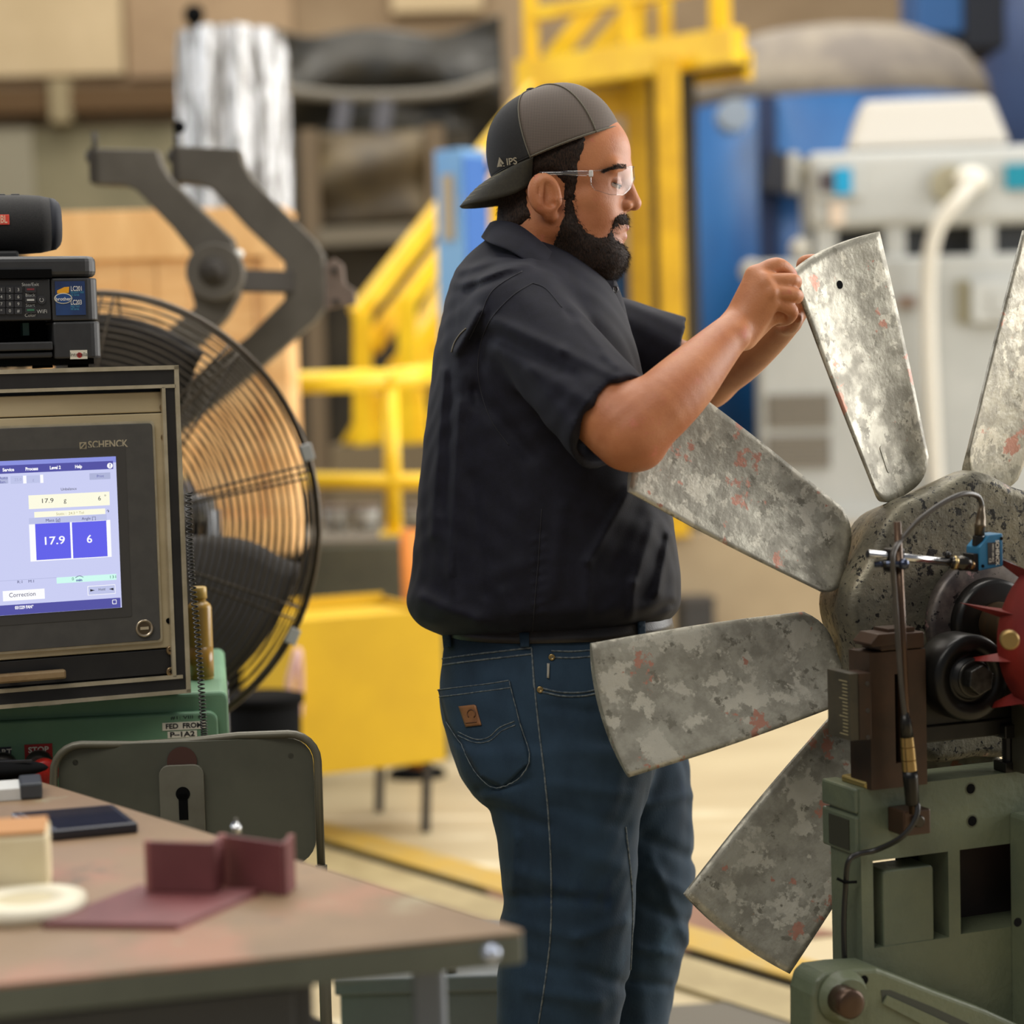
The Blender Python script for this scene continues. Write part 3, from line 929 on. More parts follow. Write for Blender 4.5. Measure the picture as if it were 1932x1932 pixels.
def fblade(k):
    a0 = math.radians(80 + 120 * k)

    def fn(u, v):
        r = 0.055 + 0.325 * u
        wid = math.radians(62) * (0.55 + 0.45 * math.sin(min(1, u * 1.15) * math.pi * 0.75))
        t = a0 + (v - 0.5) * wid
        y = 0.09 * (v - 0.5) + 0.02 * math.sin(u * 3)
        return (r * math.cos(t), y, zc + r * math.sin(t))
    MB().grid(fn, 12, 10).build('fan_blade', BLADEK, fan, solid=0.003)


for k in range(3): fblade(k)
MB().lathe([(-0.06, 0.04), (-0.05, 0.06), (0.05, 0.06)], (0, 0, zc), (0, 1, 0), 28).build('hub', SOOT, fan)
MB().lathe([(0.08, 0.07), (0.10, 0.09), (0.2, 0.098), (0.30, 0.092), (0.34, 0.075), (0.37, 0.04)], (0, 0, zc), (0, 1, 0), 36).build('motor_housing', mat('motor_shell', rgb(150, 152, 156), rgb(120, 120, 122), 12, 0.22, 0.95), fan)
MB().box(0.06, 0.1, 0.24, 0.28, zc - 0.06, zc - 0.02).build('speed_switch', SOOT, fan, bevel=0.004)
MB().cyl((0.12, 0.28, 0.06), (0.12, 0.28, zc), 0.02, 14).cyl((0.0, 0.28, zc), (0.12, 0.28, zc), 0.03, 14).build('pole', mat('pole_grey', rgb(110, 112, 114), rough=0.35, metal=0.8), fan)
MB().lathe([(0, 0.24), (0.02, 0.24), (0.05, 0.06), (0.06, 0.03)], (0.12, 0.28, 0), (0, 0, 1), 32).build('floor_base', SOOT, fan)
for t in (math.radians(16.5), math.radians(-30), math.radians(150)):
    MB().bar((RF * 1.0 * math.cos(t), -0.02, zc + RF * 1.0 * math.sin(t)), (RF * 1.045 * math.cos(t), -0.01, zc + RF * 1.045 * math.sin(t)), 0.012, 0.03).build('guard_clip', mat('clip_white', rgb(150, 150, 146), rough=0.4), fan, bevel=0.002)

# ================================================================== green console
GREEN = mat('machine_green', rgb(112, 152, 118), rgb(100, 140, 108), 4, 0.5, bump=0.0005, bscale=60, spots=[(rgb(56, 62, 44), 9, 0.70, 0.03), (rgb(130, 136, 92), 5, 0.7, 0.05)])
cyaw = math.radians(8)
cb = P(430, 1316, 3.15)
con = empty('green_console', (cb.x, cb.y, 0), cyaw, 'green steel machine console with START and STOP buttons under the control cabinet', 'console')
CF = frame((cb.x, cb.y, 0), cyaw)


def cf(px, py, y=0.0): return on_face(CF, px, py, y)


ztop = cf(430, 1303)[1]
MB().prism(rrect(-0.95, 0.0, ztop - 0.075, ztop, 0.012), 0.0, 0.5).build('top_slab', GREEN, con, bevel=0.006, seg=3)
zg = ztop - 0.075
MB().box(-0.95, -0.004, 0.006, 0.49, 0.06, zg - 0.002).build('body', GREEN, con, bevel=0.006)
xr2 = cf(418, 1400)[0]
zp = cf(300, 1352)[1]
MB().prism(rrect(-0.9, xr2 - 0.004, 0.2, cf(430, 1338)[1], 0.014), -0.010, 0.006).build('front_panel', GREEN, con, bevel=0.005, seg=3)
MB().box(-0.93, -0.03, 0.05, 0.45, 0, 0.06).build('plinth', SOOT, con)
LBL = mat('label_ivory', rgb(226, 220, 200), rough=0.5)
INK = mat('ink_black', rgb(22, 20, 22), rough=0.6)
RED = mat('sign_red', rgb(172, 38, 34), rgb(150, 30, 28), 20, 0.45)


def label(px0, py0, px1, py1, material, y, parent, fr, name='label_plate', th=0.0015):
    x0, z1 = fr(px0, py0, y); x1, z0 = fr(px1, py1, y)
    return MB().box(x0, x1, y - th, y, z0, z1).build(name, material, parent), (x0 + x1) / 2, (z0 + z1) / 2, x1 - x0, z1 - z0


for (q, s) in (((306, 1364, 388, 1374.5), 'FED  FROM'), ((316, 1380.5, 372, 1390), 'P\u20131A2')):
    o, x, z, w, h = label(*q, LBL, -0.010, con, cf)
    text(s, 0.0102, x, -0.0118, z, INK, con, 'CENTER', bold=0.0003, fit=w * 0.84)
text('#1: VIII  #3', 0.007, *[cf(322, 1353)[0], -0.0102, cf(322, 1353)[1]], INK, con, 'LEFT', sx=1.6)
for (q, m_, s) in (((46, 1405, 101, 1462), RED, 'STOP'), ((-24, 1411, 23, 1462), mat('sign_black', rgb(36, 36, 46), rough=0.5), 'START')):
    o, x, z, w, h = label(*q, m_, -0.010, con, cf, 'sign_plate')
    text(s, 0.0115, x, -0.012, z + h * 0.32, LBL, con, 'CENTER', sx=1.05, bold=0.0003)
x, z = cf(74, 1440, -0.01)
MB().lathe([(0, 0.020), (0.014, 0.020), (0.016, 0.016), (0.03, 0.015)], (x, -0.0115, z), (0, -1, 0), 28).build('button_collar', STEEL, con)
REDB = mat('button_red', rgb(200, 44, 34), rgb(160, 34, 28), 40, 0.35)
MB().lathe([(0.03, 0.013), (0.036, 0.019), (0.05, 0.020), (0.054, 0.016), (0.055, 0.004)], (x, -0.0115, z - 0.001), (0.25, -1, -0.1), 28).build('stop_button', REDB, con)
x, z = cf(6, 1444, -0.01)
MB().lathe([(0, 0.020), (0.014, 0.020), (0.016, 0.015), (0.02, 0.012)], (x, -0.0115, z), (0, -1, 0), 28).build('start_button', STEEL, con)

# ================================================================== control cabinet
CAB_YAW = math.radians(22.5)
co = P(357, 1305, 3.11)
ALU = mat('anodised_edge', rgb(204, 192, 164), rgb(184, 172, 142), 30, 0.38, 0.5)
DARKP = mat('cabinet_black', rgb(36, 34, 31), rgb(30, 28, 26), 30, 0.5)
BEIGE = mat('panel_champagne', rgb(198, 182, 146), rgb(186, 170, 134), 5, 0.5, 0.15, spots=[(rgb(112, 92, 62), 8, 0.72, 0.05)], stretch=(1, 1, 3))
BEZEL = mat('bezel_charcoal', rgb(80, 78, 73), rgb(74, 72, 68), 40, 0.6, bump=0.0001, bscale=1500)
KF = frame((co.x, co.y, co.z), CAB_YAW)


def kf(px, py, y=0.0): return on_face(KF, px, py, y)


cab = empty('control_cabinet', (co.x, co.y, co.z), CAB_YAW, 'black balancing machine control cabinet with a lit touch screen on the green console', 'cabinet')
zT = kf(345, 690)[1]
Wc = 0.54
# shell
MB().box(-Wc, -0.002, 0.02, 0.48, 0.004, zT - 0.003).build('shell', DARKP, cab, bevel=0.004)
# frame profiles
fw = 0.030
sh = MB().box(-Wc, 0, -0.004, 0.03, zT - fw, zT).build('frame_rail', DARKP, cab)
MB().box(-Wc, 0, -0.004, 0.03, 0, fw * 0.8).build('frame_rail', DARKP, cab)
MB().box(-fw * 0.75, 0, -0.004, 0.03, fw * 0.8, zT - fw).build('frame_stile', DARKP, cab)
for (x0, x1, z0, z1) in ((-Wc, 0.001, zT - 0.005, zT + 0.001), (-Wc, -0.004, zT - fw - 0.001, zT - fw + 0.004), (-0.0055, 0.001, 0.0, zT), (-Wc, 0.001, -0.001, 0.0045), (-Wc, -0.01, fw * 0.8 - 0.003, fw * 0.8 + 0.002),
                         (-fw * 0.75 - 0.002, -fw * 0.75 + 0.003, fw * 0.8, zT - fw)):
    MB().box(x0, x1, -0.007, 0.002, z0, z1).build('edge_strip', ALU, cab)
# rack ear panels, screws
xe = kf(322, 900)[0]
zA = kf(200, 783)[1]
zB = kf(322, 1222)[1]
MB().box(-Wc, xe, 0.006, 0.02, zA + 0.0015, zT - fw - 0.006).build('blank_panel', BEIGE, cab, bevel=0.0015)
MB().box(-Wc, xe, 0.004, 0.02, zB, zA).build('screen_panel', BEIGE, cab, bevel=0.0015)
MB().box(-Wc, xe, 0.006, 0.02, fw * 0.8 + 0.003, zB - 0.002).build('drawer', DARKP, cab, bevel=0.0015)
SCREWM = mat('screw_bronze', rgb(150, 128, 96), rough=0.3, metal=0.9)
for q in ((310, 730), (310, 769), (312, 825), (322, 1227), (322, 1267)):
    x, z = kf(*q, 0.004)
    s_ = MB().lathe([(0, 0.0068), (0.003, 0.0066), (0.004, 0.005), (0.003, 0.0045)], (x, 0.005, z), (0, -1, 0), 18).build('screw', SCREWM, cab)
    MB().box(x - 0.003, x + 0.003, 0.0005, 0.0022, z - 0.0006, z + 0.0006).box(x - 0.0006, x + 0.0006, 0.0005, 0.0022, z - 0.003, z + 0.003).build('screw_slot', SOOT, s_)
x, z = kf(321, 1171, 0.004)
MB().prism(rrect(x - 0.006, x + 0.006, z - 0.0042, z + 0.0042, 0.004), 0.0028, 0.0045).build('screw_hole', SOOT, cab)
# bezel with rounded corners and its pale rim
bx0, bz1 = -Wc + 0.02, kf(292, 798)[1]
bx1, bz0 = kf(302, 1207)[0], kf(302, 1207)[1]
MB().prism(rrect(bx0, bx1 + 0.0035, bz0 - 0.0035, bz1 + 0.0035, 0.006), -0.001, 0.005).build('bezel_rim', ALU, cab)
MB().prism(rrect(bx0, bx1, bz0, bz1, 0.005), -0.004, 0.004).build('bezel', BEZEL, cab, bevel=0.0008)
# screen
sx1, sz1 = kf(218, 861, -0.004); _, sz0 = kf(228, 1146, -0.004)
sx0 = bx0 + 0.06
m = 0.014
GLOWBG = glow('screen_lilac', rgb(206, 210, 248), 0.95)
GLOWTOP = glow('screen_periwinkle', rgb(142, 150, 232), 0.9)
MB().prism(rrect(sx0 - m, sx1 + m, sz0 - m, sz1 + m, 0.002), -0.0046, -0.003).build('screen_recess', mat('recess_charcoal', rgb(68, 66, 62), rough=0.6), cab)
scr = MB().box(sx0, sx1, -0.0055, -0.0040, sz0, sz1).build('screen', GLOWBG, cab)
YS = -0.0056


def ui(px0, py0, px1, py1, material, lay=1, name='screen_field', x0=None):
    a = kf(px0, py0, YS); b = kf(px1, py1, YS)
    xa = a[0] if x0 is None else x0
    return MB().box(xa, b[0], YS - 0.0002 * lay, YS + 0.0002 - 0.0002 * lay, b[1], a[1]).build(name, material, scr)


def ut(s, px, py, cap, material, align='CENTER', sx=1.0, bold=0.0, fit=None):
    x, z = kf(px, py, YS)
    return text(s, cap * 1.43 / 1320.0, x, YS - 0.0009, z, material, scr, align, sx=sx, bold=bold, extrude=0.0, fit=fit / 1320.0 if fit else None)


G_IND = glow('screen_indigo', rgb(88, 88, 178), 0.8)
G_BLUE = glow('screen_blue', rgb(98, 98, 238), 0.95)
G_CREAM = glow('screen_cream', rgb(252, 250, 226), 1.0)
G_WHITE = glow('screen_white', rgb(252, 252, 255), 1.0)
G_GREY = glow('screen_grey', rgb(182, 188, 226), 0.9)
G_HEAD = glow('screen_head', rgb(196, 202, 240), 0.92)
G_MINT = glow('screen_mint', rgb(206, 250, 240), 1.0)
G_INK = glow('screen_ink', rgb(74, 76, 128), 0.6)
G_DARK = glow('screen_dark', rgb(40, 40, 52), 0.5)
G_FAINT = glow('screen_faint', rgb(176, 180, 222), 0.85)
G_GRN = glow('screen_green', rgb(30, 140, 90), 0.6)
G_OLV = glow('screen_olive', rgb(190, 180, 120), 0.8)
MB().box(sx0, sx1, YS - 0.0001, YS + 0.0001, sz1 - 0.0085, sz1).build('screen_field', GLOWTOP, scr)
ui(0, 878.6, 213.6, 884.7, G_IND, 2, x0=sx0)
for s, px, py, w in (('Service', 15.5, 886.5, 21), ('Process', 59.7, 884.7, 23), ('Level 2', 104, 882.4, 20), ('Help', 147.8, 880.4, 13)):
    ut(s, px, py, 5.8, G_WHITE, bold=0.00025, fit=w)
x, z = kf(207.2, 878.6, YS)
MB().lathe([(0, 0.0040), (0.0003, 0.0040)], (x, YS - 0.0006, z), (0, -1, 0), 20).build('help_icon', G_WHITE, scr)
text('?', 0.0072, x, YS - 0.0013, z, G_IND, scr, 'CENTER', bold=0.0002, extrude=0)
ui(168.5, 893, 208.4, 903.6, G_GREY); ut('Print', 189, 898.4, 5, G_IND, fit=13)
ui(19.4, 898.4, 43.3, 912, G_HEAD); ui(43.3, 897.5, 50, 912, G_WHITE); ui(50, 897.5, 75.6, 910.7, G_HEAD); ui(75.6, 895.7, 82, 911, G_WHITE)
ui(0, 900, 15.5, 912, G_GREY, x0=sx0); ut('* Auto', 3, 902, 5, G_IND, fit=22); ut('Man.', 3, 909.5, 5, G_IND, fit=16)
ut('25.0', 33.7, 905, 5, G_FAINT, fit=13); ut('g', 62.6, 904.8, 5, G_FAINT)
ut('Unbalance', 129.4, 922.5, 5, G_DARK, fit=29)
ui(53.5, 934.8, 207.2, 953, G_CREAM)
ut('17.9', 88.8, 945, 8.3, G_DARK, fit=21); ut('g', 122.5, 944, 8.3, G_DARK); ut('6', 187.4, 940.5, 8.3, G_DARK); ut('\u00b0', 198.4, 938, 8, G_DARK)
ui(64.5, 966, 198.8, 969.7, G_CREAM, 1); ut('Static :  24.3 * Tol', 132, 968.5, 4.8, G_OLV, fit=51)
ut('\u2191', 203.4, 965, 6, G_DARK)
ui(54.2, 977.6, 201.5, 982.2, G_HEAD, 1); ut('Mass [g]', 99.8, 981.5, 5.2, G_INK, fit=26); ut('Angle [\u00b0]', 167.4, 978.1, 5.2, G_INK, fit=26)
ui(54.7, 989, 210.7, 1050.5, G_WHITE, 1)
ui(66, 988.6, 134.4, 1053, G_BLUE, 2); ui(135.4, 985.6, 203, 1049.5, G_BLUE, 2)
ut('17.9', 101.3, 1020.4, 14.5, G_WHITE, bold=0.0002, fit=37); ut('6', 168.5, 1017.5, 14.5, G_WHITE, bold=0.0002, fit=10)
ui(106.6, 1089.7, 219.8, 1093.8, G_MINT, 2); ui(0, 1096, 107, 1090, G_GREY, 1, x0=sx0)
ut('0', 137.3, 1092.4, 5.5, G_GRN); ut('min', 149.2, 1094.5, 4.5, G_IND, bold=0.0002, fit=11); ut('131', 213, 1088.5, 5.2, G_GRN, fit=11)
a, b = kf(142, 1090, YS), kf(157, 1089, YS)
MB().tube([(a[0] + (b[0] - a[0]) * i / 8, YS - 0.0008, a[1] + (b[1] - a[1]) * i / 8 + 0.0022 * math.sin(math.pi * i / 8)) for i in range(9)], 0.0004, 4).build('turn_icon', G_INK, scr)
ut('R:1', 37.8, 1098, 5, G_INK, fit=9); ut('M:1', 59.2, 1096.7, 5, G_INK, fit=10)
ui(5, 1115.4, 84.7, 1129.5, G_WHITE, 1); ut('Correction', 42, 1121.8, 8, G_INK, fit=48)
ui(165, 1106, 218, 1120, G_WHITE, 1); ui(166.2, 1107, 217, 1119, G_HEAD, 2); ut('Hold', 192, 1112, 4.6, G_DARK, fit=12)
for (p0, p1, py) in ((170, 179, 1113.8), (214, 205, 1111.3)):
    a, b = kf(p0, py, YS), kf(p1, py, YS)
    MB().prism([(a[0], a[1] + 0.0018), (a[0], a[1] - 0.0018), (b[0], b[1])], YS - 0.0009, YS - 0.0006).build('arrow_icon', G_DARK, scr)
ui(0, 1142.7, 227.7, 1146, G_IND, 1, x0=sx0)
ut('031229 FAN*', 45.5, 1145.7, 5.6, G_WHITE, bold=0.00025, fit=34)
ui(209.5, 1129.8, 222, 1142, G_IND, 2)
a, b = kf(211.5, 1131.5, YS), kf(220, 1139.5, YS)
MB().prism(rrect(a[0], b[0], b[1], a[1], 0.0012), YS - 0.0008, YS - 0.0005).build('panel_icon', G_WHITE, scr)
MB().prism(rrect(a[0] + 0.0008, b[0] - 0.0008, b[1] + 0.0008, a[1] - 0.0008, 0.0008), YS - 0.0010, YS - 0.0007).build('panel_icon', G_IND, scr)
# maker's name
x, z = kf(166, 840, -0.004)
text('SCHENCK', 0.0145, x, -0.0042, z, ALU, cab, 'LEFT', bold=0.0003, fit=0.0565)
x, z = kf(150, 841, -0.004)
lg = MB().box(x, x + 0.0098, -0.0046, -0.0038, z - 0.0049, z + 0.0049).build('logo_square', ALU, cab)
MB().lathe([(0, 0.0036), (0.0006, 0.0036)], (x + 0.0049, -0.0044, z), (0, -1, 0), 20).build('logo_ring', BEZEL, lg)
MB().bar((x + 0.001, -0.0052, z - 0.004), (x + 0.0088, -0.0052, z + 0.004), 0.0008, 0.0016).build('logo_bar', ALU, lg)
# key lock
x, z = kf(272, 1185, -0.004)
lk = MB().lathe([(0, 0.0125), (0.003, 0.0125), (0.0035, 0.0105), (0.001, 0.0095)], (x, -0.004, z), (0, -1, 0), 32).build('key_lock', mat('lock_nickel', rgb(196, 182, 158), rough=0.3, metal=0.9), cab)
MB().lathe([(0, 0.0092), (0.0004, 0.0092)], (x, -0.0052, z), (0, -1, 0), 24).build('lock_core', mat('lock_core', rgb(92, 80, 62), rough=0.4, metal=0.7), lk)
MB().box(x - 0.006, x + 0.006, -0.0065, -0.005, z - 0.002, z + 0.002).build('key_slot', ALU, lk)
# drawer handle
x0, z0 = kf(20, 1291, -0.02); x1, z1 = kf(124, 1270, -0.02)
hd = mat('handle_brass', rgb(176, 150, 112), rgb(156, 128, 92), 30, 0.35, 0.6)
MB().box(x0 - 0.02, x1, -0.026, -0.012, z0 + 0.002, z0 + 0.015).build('handle', hd, cab, bevel=0.003)
for xx in (x0, x1 - 0.012):
    MB().box(xx, xx + 0.01, -0.014, 0.008, z0 + 0.003, z0 + 0.013).build('handle_mount', DARKP, cab)
zcon = ztop - co.z
for xx in (-0.09, -0.44):
    for yy in (0.04, 0.4):
        MB().box(xx - 0.03, xx + 0.03, yy, yy + 0.04, zcon, 0.0).build('foot', SOOT, cab)
x0 = kf(70, 1322, 0.03)[0]
MB().box(x0, x0 + 0.032, 0.02, 0.04, zcon, -0.002).build('rating_tag', mat('tag_white', rgb(190, 190, 170), rough=0.5), cab)

# ================================================================== printer on the cabinet
PK = mat('printer_black', rgb(50, 50, 50), rgb(45, 45, 45), 60, 0.42, bump=0.00008, bscale=1800)
PK2 = mat('printer_satin', rgb(38, 38, 38), rough=0.5)
pb = P(196, 686, 3.06)
zPt = co.z + zT + 0.002
PYAW = math.radians(21)
pr = empty('inkjet_printer', (pb.x, pb.y, zPt), PYAW, 'black inkjet printer with keypad standing on the control cabinet', 'printer')
PF = frame((pb.x, pb.y, zPt), PYAW)


def pf(px, py, y=0.0): return on_face(PF, px, py, y)


Wp = 0.40
zlid = pf(186, 522)[1]; zmid = pf(188, 604)[1]; ztp = pf(186, 482)[1]
xb1 = pf(98, 560)[0]


def rbox(mb, x0, x1, y0, y1, z0, z1, r):
    pts = [(x0, y0), (x1 - r, y0)] + [(x1 - r + r * math.sin(a), y0 + r - r * math.cos(a)) for a in [math.pi / 2 * i / 6 for i in range(1, 7)]] + [(x1, y1), (x0, y1)]
    return mb.slab(pts, z0, z1)


rbox(MB(), xb1, 0.0, 0.0, 0.34, 0.012, zmid - 0.0012, 0.022).build('lower_corner', PK, pr, bevel=0.003)
rbox(MB(), xb1, -0.002, 0.001, 0.34, zmid, zlid - 0.0015, 0.022).build('middle_corner', PK, pr, bevel=0.002)
rbox(MB(), -Wp, -0.002, 0.001, 0.35, zlid, ztp, 0.025).build('lid', PK, pr, bevel=0.008, seg=3)
xr_ = pf(97, 515)[0]
MB().box(-Wp, xr_, -0.003, 0.02, pf(90, 524)[1], pf(90, 508)[1]).build('lid_grip', SOOT, pr)
zk0 = pf(90, 604)[1]
MB().box(-Wp, xb1 - 0.0015, 0.002, 0.06, zk0, zlid - 0.002).build('keypad_panel', PK2, pr, bevel=0.002)
MB().box(-Wp, xb1 - 0.0015, 0.05, 0.33, 0.012, zk0).build('paper_bay', SOOT, pr)
MB().box(pf(50, 640)[0], pf(62, 640)[0], 0.03, 0.052, pf(60, 632)[1], pf(60, 608)[1]).build('ribbon_cable', mat('bay_green', rgb(22, 64, 54), rough=0.5), pr)
zt0 = pf(60, 645)[1]
MB().box(-Wp, xb1 - 0.002, -0.004, 0.06, zt0 - 0.012, zt0).build('output_tray', PK, pr, bevel=0.002)
MB().box(-Wp, xb1 - 0.002, 0.0, 0.2, 0.014, zt0 - 0.014).build('paper_cassette', PK2, pr, bevel=0.003)
MB().box(-Wp + 0.01, -0.012, 0.01, 0.33, 0.004, 0.014).build('base', SOOT, pr)
for xx in (-0.03, -0.08, -0.36):
    MB().box(xx - 0.012, xx + 0.012, 0.02, 0.05, 0, 0.005).build('foot', SOOT, pr)
KEY = mat('key_charcoal', rgb(44, 44, 46), rough=0.5)
PRT = mat('print_silver', rgb(186, 186, 180), rough=0.6)
rows = [['1', '2', '3'], ['4', '5', '6'], ['7', '8', '9'], ['*', '0', '#']]
for i, py in enumerate((547, 560.5, 574, 587)):
    for j, px in enumerate((2, 18, 34)):
        x, z = pf(px, py, 0.002)
        k_ = MB().prism(rrect(x - 0.0052, x + 0.0052, z - 0.0043, z + 0.0043, 0.0015), -0.0012, 0.003).build('key', KEY, pr)
        text(rows[i][j], 0.0062, x, -0.0014, z, PRT, k_, 'CENTER', extrude=0)
for px, py, m_, s, sy in ((57, 546, mat('key_red', rgb(120, 44, 50), rough=0.5), 'Stop/Exit', 537), (57, 566, PRT, 'Black', 557), (57, 585, mat('key_green', rgb(56, 116, 84), rough=0.5), 'Start', 576)):
    x, z = pf(px, py, 0.002)
    k_ = MB().prism(rrect(x - 0.0075, x + 0.0075, z - 0.0045, z + 0.0045, 0.002), -0.0012, 0.003).build('key', KEY, pr)
    MB().box(x - 0.005, x + 0.005, -0.0016, -0.001, z - 0.0013, z + 0.0013).build('key_mark', m_, k_)
    x, z = pf(57, sy, 0.002)
    text(s, 0.0064, x, 0.0012, z, PRT, pr, 'CENTER', extrude=0)
x, z = pf(57, 595, 0.002); text('Color', 0.0064, x, 0.0012, z, PRT, pr, 'CENTER', extrude=0)
x, z = pf(79, 588, 0.002); text('WiFi', 0.0075, x, 0.0012, z, PRT, pr, 'CENTER', extrude=0)
x, z = pf(78, 566, 0.002)
k_ = MB().lathe([(0, 0.0062), (0.002, 0.006)], (x, 0.002, z), (0, -1, 0), 20).build('power_button', KEY, pr)
MB().tube([(x + 0.0026 * math.cos(a), -0.0003, z + 0.0026 * math.sin(a)) for a in [math.radians(120 + 300 * i / 12) for i in range(13)]], 0.0004, 4).build('power_mark', PRT, k_)
# blue ink sticker
x0, z1 = pf(103, 531, 0.001); x1, z0 = pf(162, 594, 0.001)
st = MB().box(x0, x1, -0.0006, 0.002, z0, z1).build('ink_sticker', mat('sticker_navy', rgb(34, 48, 86), rgb(40, 70, 120), 12, 0.35), pr)
for s, px, py, h, m_ in (('LC201', 133, 545, 8.2, WHITE), ('Standard Yield', 133, 551.5, 4.2, mat('print_cyan', rgb(70, 150, 180), rough=0.5)), ('Ink Series', 133, 556.5, 4.2, None), ('LC203', 133, 571, 8.2, WHITE), ('High Yield', 133, 578, 4.2, None), ('Ink Series', 133, 583, 4.2, None)):
    x, z = pf(px, py, 0.0)
    text(s, h / 1200 * 1.38, x, -0.001, z, m_ or bpy.data.materials['print_cyan'], st, 'LEFT', extrude=0, bold=0.0001 if h > 6 else 0, fit={'L': 0.0150, 'S': 0.0180, 'I': 0.0115, 'H': 0.0120}[s[0]])
x, z = pf(119, 563, 0)
MB().prism([(x + 0.0125 * math.cos(a), z + 0.0075 * math.sin(a)) for a in [2 * math.pi * i / 24 for i in range(24)]], -0.0014, -0.0005).build('maker_oval', mat('oval_white', rgb(220, 214, 190), rough=0.5), st)
MB().prism([(x + 0.0112 * math.cos(a), z + 0.0063 * math.sin(a)) for a in [2 * math.pi * i / 24 for i in range(24)]], -0.0018, -0.0012).build('maker_oval', mat('oval_blue', rgb(26, 70, 130), rough=0.5), st)
text('brother', 0.0068, x, -0.0021, z - 0.001, WHITE, st, 'CENTER', extrude=0, bold=0.0001)
MB().prism([(x - 0.008, z + 0.007), (x + 0.008, z + 0.0075), (x + 0.009, z + 0.016), (x + 0.002, z + 0.0155), (x - 0.008, z + 0.011)], -0.0012, -0.0005).build('ink_flag', mat('flag_amber', rgb(232, 164, 28), rough=0.5), st)
x0, z1 = pf(132, 661, 0); x1, z0 = pf(165, 677, 0)
st2 = MB().box(x0, x1, -0.0006, 0.002, z0, z1).build('maker_sticker', LBL, pr)
text('Intobella', 0.0082, (x0 + x1) / 2, -0.0009, (z0 + z1) / 2, INK, st2, 'CENTER', sx=0.85, extrude=0)
MB().lathe([(0, 0.0038), (0.0001, 0.0038)], ((x0 + x1) / 2 + 0.001, -0.0007, (z0 + z1) / 2 - 0.0008), (0, -1, 0), 20).build('red_dot', RED, st2)

# ================================================================== bluetooth speaker
sp = P(0, 478, 3.44)
zs = zPt + ztp + 0.0003
spk = empty('portable_speaker', (P(104, 420, 3.17).x, 3.17, zs), math.radians(16), 'black mesh cylinder loudspeaker lying on top of the printer', 'loudspeaker')
SF = frame((spk.location.x, 3.17, zs), math.radians(16))
rS = 0.0425
zcS = 0.010 + rS
MESH = mat('speaker_mesh', rgb(34, 32, 30), rgb(22, 21, 20), 700, 0.75, bump=0.0004, bscale=1400, lo=0.45, hi=0.55)
prof = [(-0.20, rS * 0.85), (-0.19, rS * 0.94), (-0.16, rS), (-0.045, rS), (-0.022, rS * 0.97), (-0.008, rS * 0.90)]
MB().lathe(prof, (0, 0, zcS), (1, 0, 0), 48).build('grille', MESH, spk)
MB().lathe([(-0.008, rS * 0.90), (0.0, rS * 0.86), (0.006, rS * 0.72), (0.008, rS * 0.6)], (0, 0, zcS), (1, 0, 0), 48).build('end_ring', mat('ring_slate', rgb(50, 52, 58), rough=0.65, spec=0.25), spk)
MB().box(-0.19, -0.055, -0.03, 0.03, 0, 0.014).build('foot_pad', PK2, spk, bevel=0.004)
for xx in (-0.1, -0.075, -0.055):
    MB().box(xx - 0.006, xx + 0.006, -0.006, 0.006, zcS + rS - 0.002, zcS + rS + 0.0012).build('button', PK2, spk, bevel=0.001)
x0, z1 = on_face(SF, 0, 405, -rS); x1, z0 = on_face(SF, 18, 424, -rS)
x0 = x1 - 0.045
bd = MB().box(x0, x1, -rS - 0.0012, -rS + 0.003, z0, z1).build('badge', mat('badge_coral', rgb(226, 78, 60), rough=0.45), spk, bevel=0.0006)
text('JBL', 0.0150, x1 - 0.003, -rS - 0.0014, (z0 + z1) / 2, mat('badge_cream', rgb(240, 200, 170), rough=0.5), bd, 'RIGHT', bold=0.0002, fit=0.0125)
text('!', 0.0165, x1 - 0.018, -rS - 0.0014, (z0 + z1) / 2, bpy.data.materials['badge_cream'], bd, 'RIGHT', sx=0.9, bold=0.0002)

# ================================================================== oil bottle and coiled cord
ob = P(382, 1303, 3.28)
obz = ztop
bt = empty('oil_bottle', (ob.x, 3.28, obz), 0, 'amber oil bottle standing on the console beside the cabinet', 'bottle')
sc = 3.28 / F_PX
AMB = mat('amber_plastic', rgb(178, 142, 62), rgb(164, 128, 52), 10, 0.3, sub=0.2)
hB = (1303 - 1127) * sc
rB = 23 * sc
MB().lathe([(0, rB * 0.95), (0.004, rB), (hB * 0.77, rB), (hB * 0.80, rB * 0.94), (hB * 0.83, rB * 0.72), (hB * 0.84, rB * 0.56), (hB * 0.875, rB * 0.56)], (0, 0, 0), (0, 0, 1), 32).build('bottle_body', AMB, bt)
MB().lathe([(hB * 0.875, rB * 0.66), (hB * 0.99, rB * 0.64), (hB, rB * 0.55)], (0, 0, 0), (0, 0, 1), 28).build('cap', mat('cap_amber', rgb(196, 162, 84), rough=0.4), bt)
MB().lathe([(0.004, rB * 1.012), (0.05, rB * 1.012)], (0, 0, 0), (0, 0, 1), 32).build('oil_level', mat('oil_dark', rgb(150, 112, 36), rough=0.25), bt)
cpts = []
path = smooth_path([P(356, 930, 3.10), P(358, 1020, 3.09), P(362, 1090, 3.09), P(371, 1180, 3.09), P(378, 1270, 3.10), P(383, 1345, 3.10), P(386, 1393, 3.11)], 40)
nP = len(path)
turns = 62
dense = []
NN = turns * 8
for i in range(NN + 1):
    t = i / NN * (nP - 1)
    a = int(min(t, nP - 2)); p = path[a].lerp(path[a + 1], t - a)
    th = 2 * math.pi * turns * i / NN
    dense.append(p + Vector((math.cos(th) * 0.0045, math.sin(th) * 0.0045, 0)))
